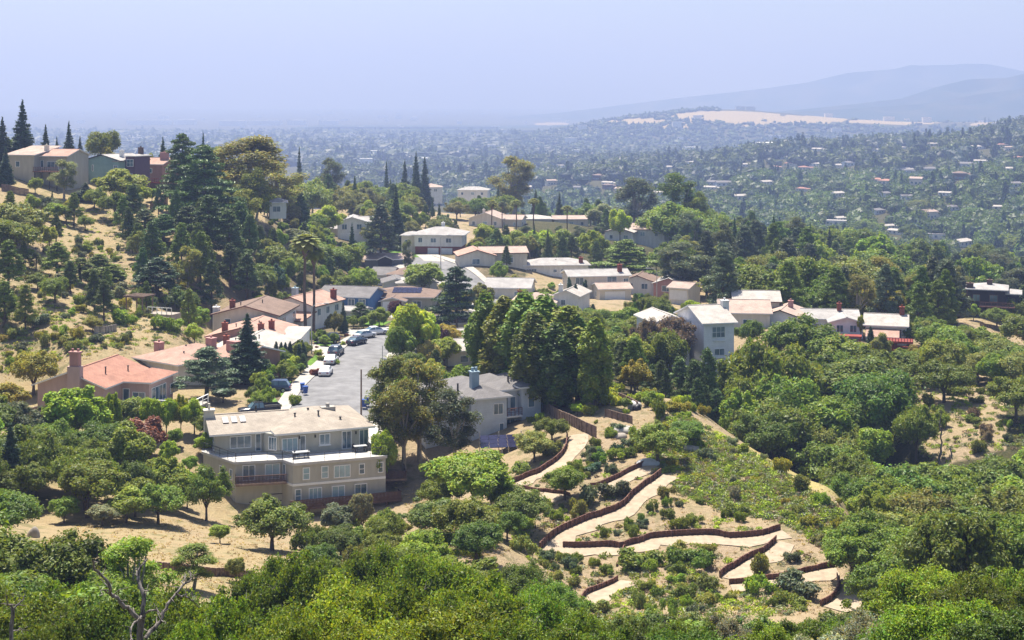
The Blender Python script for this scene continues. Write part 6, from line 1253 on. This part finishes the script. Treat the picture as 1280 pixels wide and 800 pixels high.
S(90, [(330, 0), (660, 0)], (270, 400), [('broadleaf_tree', 'fresh', 3), ('oak_tree', 'mid', 2), ('pine_tree', 'pine', 1.4), ('broadleaf_tree', 'olive', 1.5), ('broadleaf_tree', 'lime', .6), ('fir_tree', 'dark', .6)], (3, 7), seed=23, sep=.42)
S(60, [(315, 0), (480, 0)], (186, 285), [('broadleaf_tree', 'fresh', 3), ('broadleaf_tree', 'lime', 1), ('broadleaf_tree', 'mid', 2), ('pine_tree', 'pine', 1)], (1.8, 3.6), seed=24, sep=.4)
S(70, [(470, 0), (780, 0)], (195, 310), [('broadleaf_tree', 'fresh', 3), ('oak_tree', 'mid', 2), ('broadleaf_tree', 'lime', .8), ('pine_tree', 'pine', 1)], (3, 6), seed=25, sep=.42)
S(44, [(-40, 0), (330, 0)], (215, 300), [('pine_tree', 'oak', 5), ('pine_tree', 'oak', 3), ('oak_tree', 'oak', 1, .6), ('broadleaf_tree', 'fresh', 1, .6), ('pine_tree', 'pine', 2), ('broadleaf_tree', 'yellow', .7, .6)], (4.5, 8.5), seed=26, sep=.42)
S(34, [(160, 0), (345, 0)], (262, 345), [('pine_tree', 'pine', 4), ('pine_tree', 'mid', 2), ('oak_tree', 'oak', 2), ('eucalyptus_tree', 'olive', 2)], (6, 12), seed=27, sep=.36)
S(20, [(-60, 0), (240, 0)], (300, 372), [('oak_tree', 'oak', 2), ('fir_tree', 'dark', 1), ('pine_tree', 'pine', 1), ('broadleaf_tree', 'fresh', 2)], (3.5, 7), seed=28, sep=.45)
S(26, [(200, 0), (430, 0)], (345, 480), [('eucalyptus_tree', 'olive', 4), ('oak_tree', 'olive', 3), ('pine_tree', 'pine', 2), ('fir_tree', 'dark', 1)], (7, 14), seed=29, sep=.42)
S(24, [(-30, 0), (200, 0)], (144, 172), [('oak_tree', 'oak', 3), ('oak_tree', 'deep', 2), ('broadleaf_tree', 'fresh', 1)], (3.5, 7), seed=30, sep=.4)
S(22, [(100, 0), (262, 0)], (156, 177), [('broadleaf_tree', 'bright', 2), ('broadleaf_tree', 'fresh', 3), ('oak_tree', 'oak', 1)], (2, 3.4), seed=31, sep=.3)
S(26, [(-30, 0), (200, 0)], (66, 98), [('oak_tree', 'fgd', 2), ('oak_tree', 'mid', 2)], (4, 7), seed=32, sep=.4)
S(60, [(370, 0), (660, 0)], (96, 148), [('oak_tree', 'oak', 3), ('oak_tree', 'fresh', 2), ('oak_tree', 'deep', 2), ('shrub', 'oak', 4, .5), ('shrub', 'olive', 2, .5)], (2.4, 4.2), seed=33, sep=.36)
S(26, [(640, 0), (1080, 0)], (74, 112), [('oak_tree', 'oak', 2), ('oak_tree', 'fgd', 2), ('oak_tree', 'olive', 1), ('shrub', 'olive', 2, .6)], (3, 5), seed=34, sep=.4)
S(120, [(325, 0), (870, 0)], (186, 400), [('shrub', 'fresh', 4), ('shrub', 'oak', 3), ('shrub', 'lime', 1), ('shrub', 'olive', 2), ('shrub', 'mid', 2), ('shrub', 'yellow', .5)], (.9, 2.1), seed=35, sep=.4, name='garden_bush')
# shrubs of the terraces and slopes
WP = np.array(WPTS)
def shrubs(n, poly, hr, cols, seed, dlo=95, dhi=330, keep=1.4):
    g = random.Random(seed); xs = [p[0] for p in poly]; ys = [p[1] for p in poly]; k = t = 0
    while k < n and t < n * 12:
        t += 1; x, y = g.uniform(min(xs), max(xs)), g.uniform(min(ys), max(ys))
        if not in_poly(np.array([x]), np.array([y]), poly)[0]: continue
        b = T(x, y, dlo, dhi)
        if np.min(np.hypot(WP[:, 0] - b.x, WP[:, 1] - b.y)) < keep: continue
        h = g.uniform(*hr) * g.choice((.7, 1, 1, 1.4)); w = h * g.uniform(1.0, 1.7)
        if any((b.x - q[0]) ** 2 + (b.y - q[1]) ** 2 < (.35 * (w + q[2])) ** 2 for q in TAKEN): continue
        TAKEN.append((b.x, b.y, w)); tree('shrub', b, h, w, g.choice(cols), sink=.1); k += 1
shrubs(95, [(640, 580), (720, 560), (800, 600), (860, 620), (975, 660), (1040, 720), (1020, 760), (900, 770), (730, 775), (660, 690)], (.7, 1.5), ['fresh', 'oak', 'oak', 'olive', 'mid', 'grey'], 41)
shrubs(44, [(850, 520), (960, 575), (1050, 620), (1075, 700), (980, 660), (860, 600), (800, 560)], (.7, 1.3), ['fresh', 'yellow', 'olive', 'pale', 'grey', 'lichen', 'bright'], 42)
shrubs(130, [(0, 320), (120, 300), (260, 330), (240, 420), (140, 440), (0, 470)], (.9, 1.9), ['fresh', 'oak', 'olive', 'grey', 'yellow', 'pale'], 43, 190)
shrubs(26, [(1120, 470), (1270, 460), (1275, 560), (1180, 580), (1110, 540)], (.9, 1.7), ['olive', 'grey', 'oak', 'brown', 'fresh'], 44, 180)
shrubs(30, [(660, 520), (760, 500), (800, 540), (800, 590), (700, 610), (650, 600)], (.7, 1.4), ['fresh', 'oak', 'bluegreen', 'grey'], 45)
shrubs(26, [(750, 488), (850, 496), (885, 520), (840, 525), (760, 515)], (.8, 1.8), ['fresh', 'yellow', 'oak', 'lime'], 47, 150, 230)
shrubs(20, [(330, 440), (400, 400), (450, 410), (410, 470), (370, 510), (330, 520)], (.6, 1.1), ['bright', 'lime', 'fresh', 'maple', 'yellow'], 46, 184, 290)

# ------------------------------------------------------------------ ground cover (stuff)
def leafy_stuff(name, pts, size, n_each, leaf, cols, seed, mat, flat=.6):
    g = np.random.RandomState(seed); pts = np.asarray(pts); n = len(pts); sc = g.uniform(.6, 1.4, n) * size
    c = np.repeat(pts, n_each, 0); s = np.repeat(sc, n_each)[:, None]; d = g.normal(size=(n * n_each, 3)); d /= np.linalg.norm(d, axis=1, keepdims=True); d[:, 2] = np.abs(d[:, 2])
    p = c + d * s * g.uniform(.55, 1.05, (n * n_each, 1)) * np.array([1, 1, flat])
    v, q = leaf_quads(p, d + g.normal(size=d.shape) * .6, leaf, g)
    ci = np.array([COL[k] for k in cols])[g.randint(0, len(cols), n)] * g.uniform(.75, 1.25, (n, 1))
    t = np.repeat(ci, n_each, 0) * g.uniform(.6, 1.4, (n * n_each, 1))
    o = link(name, quad_mesh(name, v, q, t), M[mat]); o.color = (1, 1, 1, 1); tag(o, kind='stuff'); return o
def points_in(n, poly, seed, dlo=95, dhi=330, keep=.9):
    g = random.Random(seed); xs = [p[0] for p in poly]; ys = [p[1] for p in poly]; out = []
    while len(out) < n:
        x, y = g.uniform(min(xs), max(xs)), g.uniform(min(ys), max(ys))
        if in_poly(np.array([x]), np.array([y]), poly)[0]:
            b = T(x, y, dlo, dhi)
            if keep and np.min(np.hypot(WP[:, 0] - b.x, WP[:, 1] - b.y)) < keep: n -= 1; continue
            out.append(tuple(b))
    return out
sp = points_in(1900, [(845, 515), (930, 560), (1050, 640), (1080, 720), (980, 655), (900, 640), (830, 610), (800, 560), (830, 530)], 51) + points_in(420, [(640, 590), (720, 560), (800, 600), (880, 640), (960, 660), (1040, 720), (1000, 770), (860, 775), (730, 775), (650, 690)], 52) + points_in(260, [(830, 690), (900, 730), (1000, 760), (960, 790), (760, 790), (780, 720)], 53) \
   + points_in(420, [(1110, 470), (1275, 455), (1280, 560), (1180, 585), (1100, 540)], 54, 180) + points_in(1500, [(0, 260), (120, 260), (280, 330), (250, 430), (140, 440), (0, 470)], 55, 190) + points_in(160, [(640, 600), (665, 640), (660, 700), (630, 660)], 56) + points_in(300, [(900, 500), (980, 560), (1100, 600), (1040, 590), (940, 560)], 57)
leafy_stuff('scrub', sp, .55, 40, .13, ['oak', 'olive', 'grey', 'fresh', 'brown', 'pale', 'bright', 'lichen', 'yellow', 'lime', 'fresh'], 58, 'scrubleaf')
dg = points_in(1500, [(640, 590), (720, 555), (800, 500), (860, 510), (1050, 620), (1060, 740), (1020, 770), (730, 780), (650, 690)], 61, keep=.7) + points_in(1100, [(30, 690), (110, 650), (300, 650), (370, 690), (330, 740), (60, 740)], 62) + points_in(900, [(0, 270), (120, 260), (280, 330), (250, 430), (140, 450), (0, 480)], 63, 190) + points_in(300, [(1200, 400), (1280, 400), (1280, 440), (1215, 440)], 64, 240, 340) + points_in(500, [(480, 590), (560, 640), (640, 690), (620, 700), (540, 690)], 65)
leafy_stuff('dry_grass', dg, .22, 12, .07, ['straw', 'straw', 'straw', 'gold'], 66, 'scrubleaf', .8)

# ------------------------------------------------------------------ the far hillside: woods, houses
def clump_stuff(name, pts, hs, ws, cols, seed, leaf=.16, n_leaf=90, cone=.2, sphere=CS2):
    g = np.random.RandomState(seed); VV, QQ, TT = [], [], []; off = 0
    for (x, y, z), h, w in zip(pts, hs, ws):
        col = np.array(COL[cols[g.randint(len(cols))]]) * g.uniform(.5, .85); con = g.uniform() < cone
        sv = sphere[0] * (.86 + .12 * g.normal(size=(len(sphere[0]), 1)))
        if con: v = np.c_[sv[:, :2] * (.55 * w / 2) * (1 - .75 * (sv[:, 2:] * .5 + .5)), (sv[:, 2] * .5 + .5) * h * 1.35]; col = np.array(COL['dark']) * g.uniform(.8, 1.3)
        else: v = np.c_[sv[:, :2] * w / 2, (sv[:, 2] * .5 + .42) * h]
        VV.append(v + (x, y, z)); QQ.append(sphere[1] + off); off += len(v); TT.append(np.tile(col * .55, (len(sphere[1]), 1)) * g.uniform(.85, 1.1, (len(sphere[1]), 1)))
        if n_leaf:
            d = g.normal(size=(n_leaf, 3)); d[:, 2] += .3; d /= np.linalg.norm(d, axis=1, keepdims=True); lump = 1 + .22 * np.sin(d[:, :1] * 4 + x) * np.cos(d[:, 1:2] * 5 + y)
            if con: p = np.c_[d[:, :2] * (.6 * w / 2) * (1 - .75 * (d[:, 2:] * .5 + .5)), (d[:, 2] * .5 + .5) * h * 1.38]
            else: p = np.c_[d[:, :2] * w / 2, (d[:, 2] * .5 + .42) * h] * lump
            v, q = leaf_quads(p + (x, y, z), d + g.normal(size=d.shape) * .5, leaf * w, g)
            VV.append(v); QQ.append(q + off); off += len(v); TT.append(col * g.uniform(.6, 1.5, (n_leaf, 1)))
    o = link(name, quad_mesh(name, np.concatenate(VV), np.concatenate(QQ), np.concatenate(TT)), M['scrubleaf']); o.color = (1, 1, 1, 1); tag(o, kind='stuff'); return o
FH = []          # far houses first, so that the woods leave them in view
def far_house_protos():
    out = []
    for i, (w, d_, h, roof, wl, tl) in enumerate(((14, 10, 3.4, 'hip', 'stucco_cream', 'roof_terra'), (16, 9, 3.2, 'gx', 'stucco_white', 'roof_pale'), (12, 10, 5.6, 'hip', 'siding_brown', 'roof_brown'), (15, 11, 3.6, 'gx', 'siding_grey', 'roof_grey'), (13, 9, 5.4, 'gx', 'stucco_cream', 'roof_rose'), (18, 10, 3.2, 'flat', 'stucco_white', 'roof_lgrey'))):
        h_ = House('far_house', 1000, 900, 0, '', 'house'); f = h_.vol(-w / 2, w / 2, 0, d_, h, roof, .3, .7, wl, tl, base=3); 
        for u in (1.5, w - 4): h_.win(f['f'], u, .8, 2.4, 1.5, 0)
        h_.win(f['f'], w / 2 - 1.2, .1, 2.4, 2.2, 0, name='glass_door'); h_.vol(w / 2 + .05, w / 2 + 6, 1.5, d_ - 1, h * .8, 'gx', .28, .5, wl, tl, base=3); out.append(h_.root)
    return out
FP = far_house_protos(); HOUSES[:] = [h for h in HOUSES if h.root not in FP]
RW = ['terracotta-roofed far house', 'pale-roofed far house', 'brown far house', 'grey-roofed far house', 'rose-roofed far house', 'flat-roofed far house']
_fg = random.Random(77); FAREXPL = [(762, 238, 2), (775, 243, 4), (758, 233, 1), (800, 240, 4), (822, 245, 1), (836, 212, 1), (862, 206, 1), (890, 232, 3), (905, 233, 3), (886, 238, 1), (745, 226, 2), (700, 210, 1), (968, 211, 0), (985, 209, 0), (1005, 213, 0), (1018, 209, 1), (1050, 210, 1), (1065, 208, 3), (1095, 229, 0), (1105, 231, 0), (1132, 214, 1), (1162, 216, 3), (1135, 217, 3), (1230, 186, 1), (1222, 187, 1), (1255, 185, 0), (1262, 189, 4), (1165, 183, 1), (1130, 187, 1), (1110, 246, 3), (1135, 250, 3), (1200, 226, 2), (1205, 210, 3), (1050, 247, 1), (1095, 190, 1), (1235, 168, 0), (1210, 172, 0), (1192, 264, 3), (1245, 263, 1), (1165, 275, 4), (1208, 309, 1), (1250, 325, 1), (1190, 328, 5), (1112, 287, 1), (1118, 294, 1), (1100, 268, 3), (1170, 300, 5), (1052, 278, 1), (1045, 283, 5), (980, 200, 3), (1020, 190, 1), (930, 210, 1), (655, 238, 1), (690, 232, 4), (720, 238, 3), (812, 200, 1), (1275, 200, 0), (1270, 235, 3), (1225, 205, 1), (1260, 215, 1), (1180, 245, 1), (1000, 240, 0), (960, 232, 1), (925, 250, 1), (1145, 232, 4)]
for px, py, k in FAREXPL:
    b = T(px, py, 760, 2200)
    if b.y > 2190: continue
    src = FP[k]; r = copy_tree(src); r.location = b + Vector((0, 0, .6)); r.rotation_euler = (0, 0, R(_fg.uniform(-50, 50))); s = _fg.uniform(.6, .95); r.scale = (s, s, s); r['group'] = 'houses on the far hillside'
    FH.append((r, k, px, py, b.y, s)); TAKEN.append((b.x, b.y, 16)); CLEAR.append((px - 4 * s * F / b.y, py - 5.2 * F / b.y, px + 5 * s * F / b.y, py - 3.0 * F / b.y, b.y))
for r in FP:
    for c in list(r.children_recursive): bpy.data.objects.remove(c)
    bpy.data.objects.remove(r)
S(130, [(640, 0), (1320, 0)], (700, 1000), [('oak_tree', 'mid', 4), ('oak_tree', 'oak', 3), ('oak_tree', 'deep', 3), ('fir_tree', 'dark', .4), ('broadleaf_tree', 'mid', 1), ('pine_tree', 'pine', .6)], (8, 13), seed=71, sep=.4)
def far_points(n, seed, pr, dr, hr, wr):
    g = np.random.RandomState(seed); px = g.uniform(*pr, n * 3); d = np.sqrt(g.uniform(dr[0] ** 2, dr[1] ** 2, n * 3)); z = Hpd(px, d); X = PX(px, d); h = g.uniform(*hr, n * 3); w = h * g.uniform(*wr, n * 3); P, Hs, Ws = [], [], []
    tk = np.array(TAKEN)
    for i in range(n * 3):
        y0, y1 = HOR - (z[i] + h[i]) * F / d[i], HOR - z[i] * F / d[i]
        if blocked(px[i], y0, y1, w[i] * F / d[i], d[i]): continue
        if np.min(np.hypot(tk[:, 0] - X[i], tk[:, 1] - d[i]) - tk[:, 2] * .5) < 2: continue
        P.append((X[i], d[i], z[i] - .5)); Hs.append(h[i]); Ws.append(w[i])
        if len(P) >= n: break
    return P, Hs, Ws
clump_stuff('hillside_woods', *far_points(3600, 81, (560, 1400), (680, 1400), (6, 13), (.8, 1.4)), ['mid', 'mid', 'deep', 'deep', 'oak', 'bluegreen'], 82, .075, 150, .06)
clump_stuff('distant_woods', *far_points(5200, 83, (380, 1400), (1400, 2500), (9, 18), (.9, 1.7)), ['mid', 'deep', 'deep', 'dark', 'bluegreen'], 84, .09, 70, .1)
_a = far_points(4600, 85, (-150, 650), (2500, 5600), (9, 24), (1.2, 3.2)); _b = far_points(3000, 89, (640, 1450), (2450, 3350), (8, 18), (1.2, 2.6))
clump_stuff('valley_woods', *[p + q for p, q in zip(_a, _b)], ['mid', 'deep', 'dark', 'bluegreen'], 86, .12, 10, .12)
_f = [far_points(520, 92, (1345, 1700), (95, 700), (5, 10), (.9, 1.3)), far_points(260, 93, (-420, -60), (90, 420), (5, 10), (.8, 1.2))]
clump_stuff('flank_woods', *[p + q for p, q in zip(*_f)], ['mid', 'oak', 'deep', 'fresh', 'olive'], 94, .04, 800, .08)
def hill_trees():
    g = np.random.RandomState(87); P, Hs, Ws = [], [], []
    for px0, px1, d0, d1, n in ((640, 900, 3800, 4700, 700), (640, 1300, 3300, 4150, 2300), (880, 1300, 4900, 5600, 500), (1040, 1300, 4000, 4700, 60)):
        for _ in range(n):
            px, d = g.uniform(px0, px1), g.uniform(d0, d1); z = float(Hpd(px, d)[0]); py = HOR - z * F / d
            if d < 4700 and any(((px - cx) / rx) ** 2 + ((py - cyy) / ry) ** 2 < .9 for cx, cyy, rx, ry in ((800, 152, 26, 4), (905, 146, 70, 7), (960, 150, 75, 5.5), (1010, 149, 50, 4), (1120, 152, 60, 3.4), (1200, 150, 60, 3.2))) and g.uniform() < .985: continue
            h = g.uniform(7, 13); P.append((PX(px, d), d, z - 1)); Hs.append(h); Ws.append(h * g.uniform(1.2, 2.6))
    clump_stuff('ridge_woods', P, Hs, Ws, ['mid', 'deep', 'dark'], 88, .15, 10, .2)
hill_trees()
def town():
    g = np.random.RandomState(91); m = MB()
    for _ in range(230):
        px, d = g.uniform(-100, 1300), math.exp(g.uniform(math.log(2300), math.log(11000))); z = float(Hpd(px, d)[0]); x = PX(px, d); w, dp, h = g.uniform(10, 34) * (d / 4000) ** .5, g.uniform(10, 25), g.uniform(9, 20)
        m.box(x - w / 2, x + w / 2, d, d + dp, z - 5, z + h); m.box(x - w / 2 - .5, x + w / 2 + .5, d - .5, d + dp + .5, z + h + .01, z + h + .8)
    for px, d, w in ((185, 7200, 220), (230, 7300, 110), (290, 7000, 130), (330, 7100, 160), (370, 7150, 90), (410, 7050, 90), (1258, 3700, 60), (975, 2300, 60)):
        z = float(Hpd(px, d)[0]); x = PX(px, d); m.box(x - w / 2, x + w / 2, d, d + 60, z - 5, z + 26)
    o = m.build('valley_town', 'stucco_white'); tag(o, kind='stuff')
town()
# ------------------------------------------------------------------ mountains
def mountain(name, prof, d0, depth, seed):
    cols = np.arange(380, 1760, 6.0); top = np.interp(cols, [p[0] for p in prof], [p[1] for p in prof]); rows = np.linspace(0, 1, 40); g = np.random.RandomState(seed); V = []
    ph = g.uniform(0, 6, 8)
    for r in rows:
        d = d0 + depth * (r - .5) * 2; prf = math.sin(math.pi * r) ** 1.2 if 0 < r < 1 else 0
        ztop = -(top - HOR) * d0 / F; base = -85
        rid = sum(np.sin(cols * .012 * k + ph[k] + r * 3 * (-1) ** k) / k for k in range(1, 7)) * .06; spur = 1 - .28 * np.abs(np.sin(cols * .035 + ph[0] + 2.5 * r)) * (1 - abs(2 * r - 1)) * (1 if abs(r - .5) > .04 else .1)
        z = base + np.maximum(ztop - base, 0) * prf * (1 + rid * (abs(r - .5) * 2)) * (spur if abs(r - .5) > .04 else 1)
        V.append(np.stack([PX(cols, d0) * (1 + .02 * (r - .5)), np.full(cols.shape, d), z], -1))
    V = np.array(V); nr, nc = V.shape[:2]; i = np.arange(nr * nc).reshape(nr, nc); Q = np.stack([i[:-1, :-1], i[:-1, 1:], i[1:, 1:], i[1:, :-1]], -1).reshape(-1, 4)
    o = link(name, quad_mesh(name, V.reshape(-1, 3), Q, smooth=True), M['mountain']); tag(o, kind='structure')
_t = NT('mountain_woodland'); _p = _t.n('ShaderNodeNewGeometry').outputs['Position']; _n1 = _t.noise(.004, _p, 6, .65)
M['mountain'] = _t.done(_t.bsdf(_t.mix(_t.ramp(_n1, .45, .6), (.03, .05, .03), (.07, .075, .045)), .95, .05))
mountain('mountain', [(380, 160), (560, 152), (700, 141), (780, 131), (860, 121), (900, 117), (960, 110), (1010, 103), (1060, 91), (1120, 86), (1138, 81), (1150, 82), (1190, 81), (1205, 79.5), (1230, 80), (1260, 86), (1290, 92), (1400, 100), (1760, 96)], 9200, 1000, 5)
mountain('mountain_ridge', [(380, 170), (850, 150), (930, 143), (1000, 137), (1060, 131), (1130, 123), (1175, 108), (1210, 99), (1260, 97), (1285, 91), (1400, 82), (1760, 100)], 6400, 600, 6)
mountain('foothill', [(380, 170), (900, 150), (980, 141), (1060, 136), (1150, 130), (1220, 118), (1280, 110), (1400, 104), (1760, 110)], 5800, 480, 8)

# ------------------------------------------------------------------ haze, light, camera
def haze(density, color, g=.3):
    m = MB(); m.box(-7600, 7600, -120, 16300, -135, 560)
    mt = bpy.data.materials.new('haze_air'); mt.use_nodes = True; t = mt.node_tree; t.nodes.clear(); o = t.nodes.new('ShaderNodeOutputMaterial'); v = t.nodes.new('ShaderNodeVolumePrincipled')
    v.inputs['Color'].default_value = (*color, 1); v.inputs['Density'].default_value = density; v.inputs['Anisotropy'].default_value = g; v.inputs['Absorption Color'].default_value = (.25, .2, .12, 1); t.links.new(v.outputs[0], o.inputs['Volume'])
    M['haze'] = mt; ob = m.build('haze', 'haze'); tag(ob, kind='stuff')
HAZE = True
if HAZE: haze(.00030, (.285, .37, .66), .2)
EL, AZ = 66.0, -24.0
sc = bpy.context.scene
w = bpy.data.worlds.new('World'); sc.world = w; w.use_nodes = True; nt = w.node_tree; bg = nt.nodes['Background']; sky = nt.nodes.new('ShaderNodeTexSky'); sky.sky_type = 'NISHITA'; sky.sun_disc = False
sky.sun_elevation = R(EL); sky.sun_rotation = R(AZ); sky.air_density = 1.0; sky.dust_density = 1.6; sky.ozone_density = 2.0; nt.links.new(sky.outputs[0], bg.inputs[0]); bg.inputs[1].default_value = .07
sl = bpy.data.lights.new('sun', 'SUN'); sl.energy = 5.0; sl.angle = R(.5); sl.color = (1, .95, .86); so = bpy.data.objects.new('sun', sl); C.objects.link(so)
sv = Vector((math.sin(R(AZ)) * math.cos(R(EL)), math.cos(R(AZ)) * math.cos(R(EL)), math.sin(R(EL)))); so.rotation_euler = (-sv).to_track_quat('-Z', 'Y').to_euler()
cam = bpy.data.cameras.new('camera'); cam.sensor_width = 36; cam.lens = F / 1280 * 36; cam.shift_y = -(400 - HOR) / 1280; cam.clip_start = .5; cam.clip_end = 60000; co = bpy.data.objects.new('camera', cam); C.objects.link(co); co.rotation_euler = (R(90), 0, 0); sc.camera = co
sc.view_settings.view_transform = 'Standard'; sc.view_settings.look = 'None'; sc.view_settings.exposure = 1.2; sc.view_settings.gamma = 1
sc.render.engine = 'CYCLES'; cy_ = sc.cycles; cy_.max_bounces = 5; cy_.diffuse_bounces = 2; cy_.glossy_bounces = 2; cy_.transmission_bounces = 2; cy_.volume_bounces = 1; cy_.transparent_max_bounces = 4; cy_.use_denoising = True; cy_.sample_clamp_indirect = 4; cy_.use_adaptive_sampling = False
sc.render.use_persistent_data = False

# ------------------------------------------------------------------ labels of the plants and far houses: by look, and by the landmark they stand next to
LAND = [(367, 580, 'the large tan house'), (130, 480, 'the pink house'), (225, 450, 'the salmon house'), (310, 400, 'the gabled street houses'), (376, 385, 'the white house by the palms'), (424, 373, 'the blue house'), (498, 376, 'the solar-panelled ranch house'),
        (483, 345, 'the half-grey roof'), (486, 326, 'the slate-walled house'), (446, 280, 'the house with garage doors'), (540, 300, 'the house with brick ground floor'), (616, 314, 'the wide salmon gable'), (345, 266, 'the narrow white house on posts'), (610, 268, 'the rose tiled house on the crest'),
        (692, 271, 'the long cream house on the crest'), (800, 284, 'the striped-roof house'), (698, 337, 'the white house with red chimney'), (745, 362, 'the garage-wing house'), (812, 356, 'the pair of white gables'), (620, 505, 'the grey house above the solar panels'), (630, 562, 'the solar panel array'), (585, 425, 'the pale terraced houses'),
        (866, 412, 'the tall three-storey house'), (932, 392, 'the tan-roofed cream house'), (978, 393, 'the light blue gabled house'), (1038, 402, 'the paired-window white house'), (1106, 415, 'the stacked red decks'), (1230, 377, 'the dark shingled house'), (50, 207, 'the cream hilltop house'), (141, 210, 'the teal hilltop house'), (190, 217, 'the salmon hilltop house'),
        (175, 385, 'the pergola'), (430, 450, 'the curving street'), (750, 645, 'the long middle timber wall'), (850, 673, 'the longest timber wall'), (935, 705, 'the wall climbing the bare spur'), (990, 720, 'the wall below the bare spur'), (1046, 745, 'the wall round the spur tip'), (680, 590, 'the topmost timber wall'), (810, 582, 'the white tarped mound'), (750, 742, 'the lowest timber wall'),
        (793, 512, 'the white covered heap'), (1176, 548, 'the tall dead snag'), (1255, 418, 'the dry field'), (255, 716, 'the low wall in the dry grass'), (176, 740, 'the twisted bare oak'), (1230, 465, 'the slope-top plank fence'), (382, 340, 'the twin tall palms'), (230, 620, 'the dry clearing'), (700, 430, 'the tall poplars'), (570, 370, 'the big dark cedar'), (309, 440, 'the big dark street fir'),
        (950, 150, 'the golden far hill'), (1100, 230, 'the far terracotta roofs'), (990, 590, 'the golden grass patch'), (640, 215, 'the crest eucalyptus'), (850, 245, 'the tallest eucalyptus'), (1060, 350, 'the broad olive-coloured tree'), (880, 580, 'the scrubby spur slope'), (1200, 640, 'the oak-filled ravine'), (500, 500, 'the big street-end eucalyptus'), (95, 515, 'the round bright garden tree'), (780, 320, 'the umbrella-shaped tree')]
NOUN = dict(oak_tree='oak', broadleaf_tree='leafy tree', pine_tree='pine', fir_tree='conifer', cedar_tree='spreading conifer', cypress_tree='slim cypress', poplar_tree='poplar', eucalyptus_tree='eucalyptus', palm_tree='palm', shrub='shrub', canopy_oak_tree='leafy near oak')
ORD = ['', 'second', 'third', 'fourth', 'fifth', 'sixth', 'seventh', 'eighth', 'ninth', 'tenth', 'eleventh', 'twelfth', 'thirteenth', 'fourteenth', 'fifteenth', 'sixteenth', 'seventeenth', 'eighteenth', 'nineteenth', 'twentieth']
used = {}
def relation(x, y):
    lx, ly, ph = min(LAND, key=lambda q: math.hypot(q[0] - x, (q[1] - y) * 1.4))
    dx, dy = x - lx, y - ly; r = math.hypot(dx, dy)
    if r < 9: rel = 'at'
    elif abs(dx) > 2.2 * abs(dy): rel = 'right of' if dx > 0 else 'left of'
    elif abs(dy) > 2.2 * abs(dx): rel = 'below' if dy > 0 else 'above'
    else: rel = ('below' if dy > 0 else 'above') + (' and right of' if dx > 0 else ' and left of')
    return rel, ph, r
rows = []
for o, col, kind, x, y, d, wp, h in PLANTS:
    size = 'tall ' if (h > 13 and kind not in ('poplar_tree', 'palm_tree')) else 'small ' if h < 3.4 and kind not in ('shrub', 'cypress_tree') else 'low ' if kind == 'shrub' and h < .9 else ''
    rows.append((o, f"{size}{CWORD[col]} {NOUN[kind]}", *relation(x, y)))
for r, k, px, py, d, s in FH: rows.append((r, RW[k], *relation(px, py)))
bykey = {}
for o, a, rel, ph, r in rows: bykey.setdefault((a, rel, ph), []).append((r, o))
for (a, rel, ph), v in bykey.items():
    v.sort(key=lambda q: q[0])
    for i, (r, o) in enumerate(v):
        if len(a.split()) + len(rel.split()) + len(ph.split()) > 15: a = a.replace('leafy near ', '').replace('sunlit ', ''); rel = rel.replace(' and ', '-')
        if i == 0: o['label'] = f'{a} {rel} {ph}' if len(v) == 1 else f'{a} nearest {rel} {ph}'
        else: o['label'] = f'{a}, {ORD[min(i, 19)]} {rel} {ph}'
        o['label'] = o['label'][0].upper() + o['label'][1:]
for o in bpy.data.objects:
    if len(str(o.get('label', '')).replace('-', ' ').split()) > 20: print('long', o['label'])
print('plants', len(PLANTS), 'objects', len(bpy.data.objects), NCOUNT)
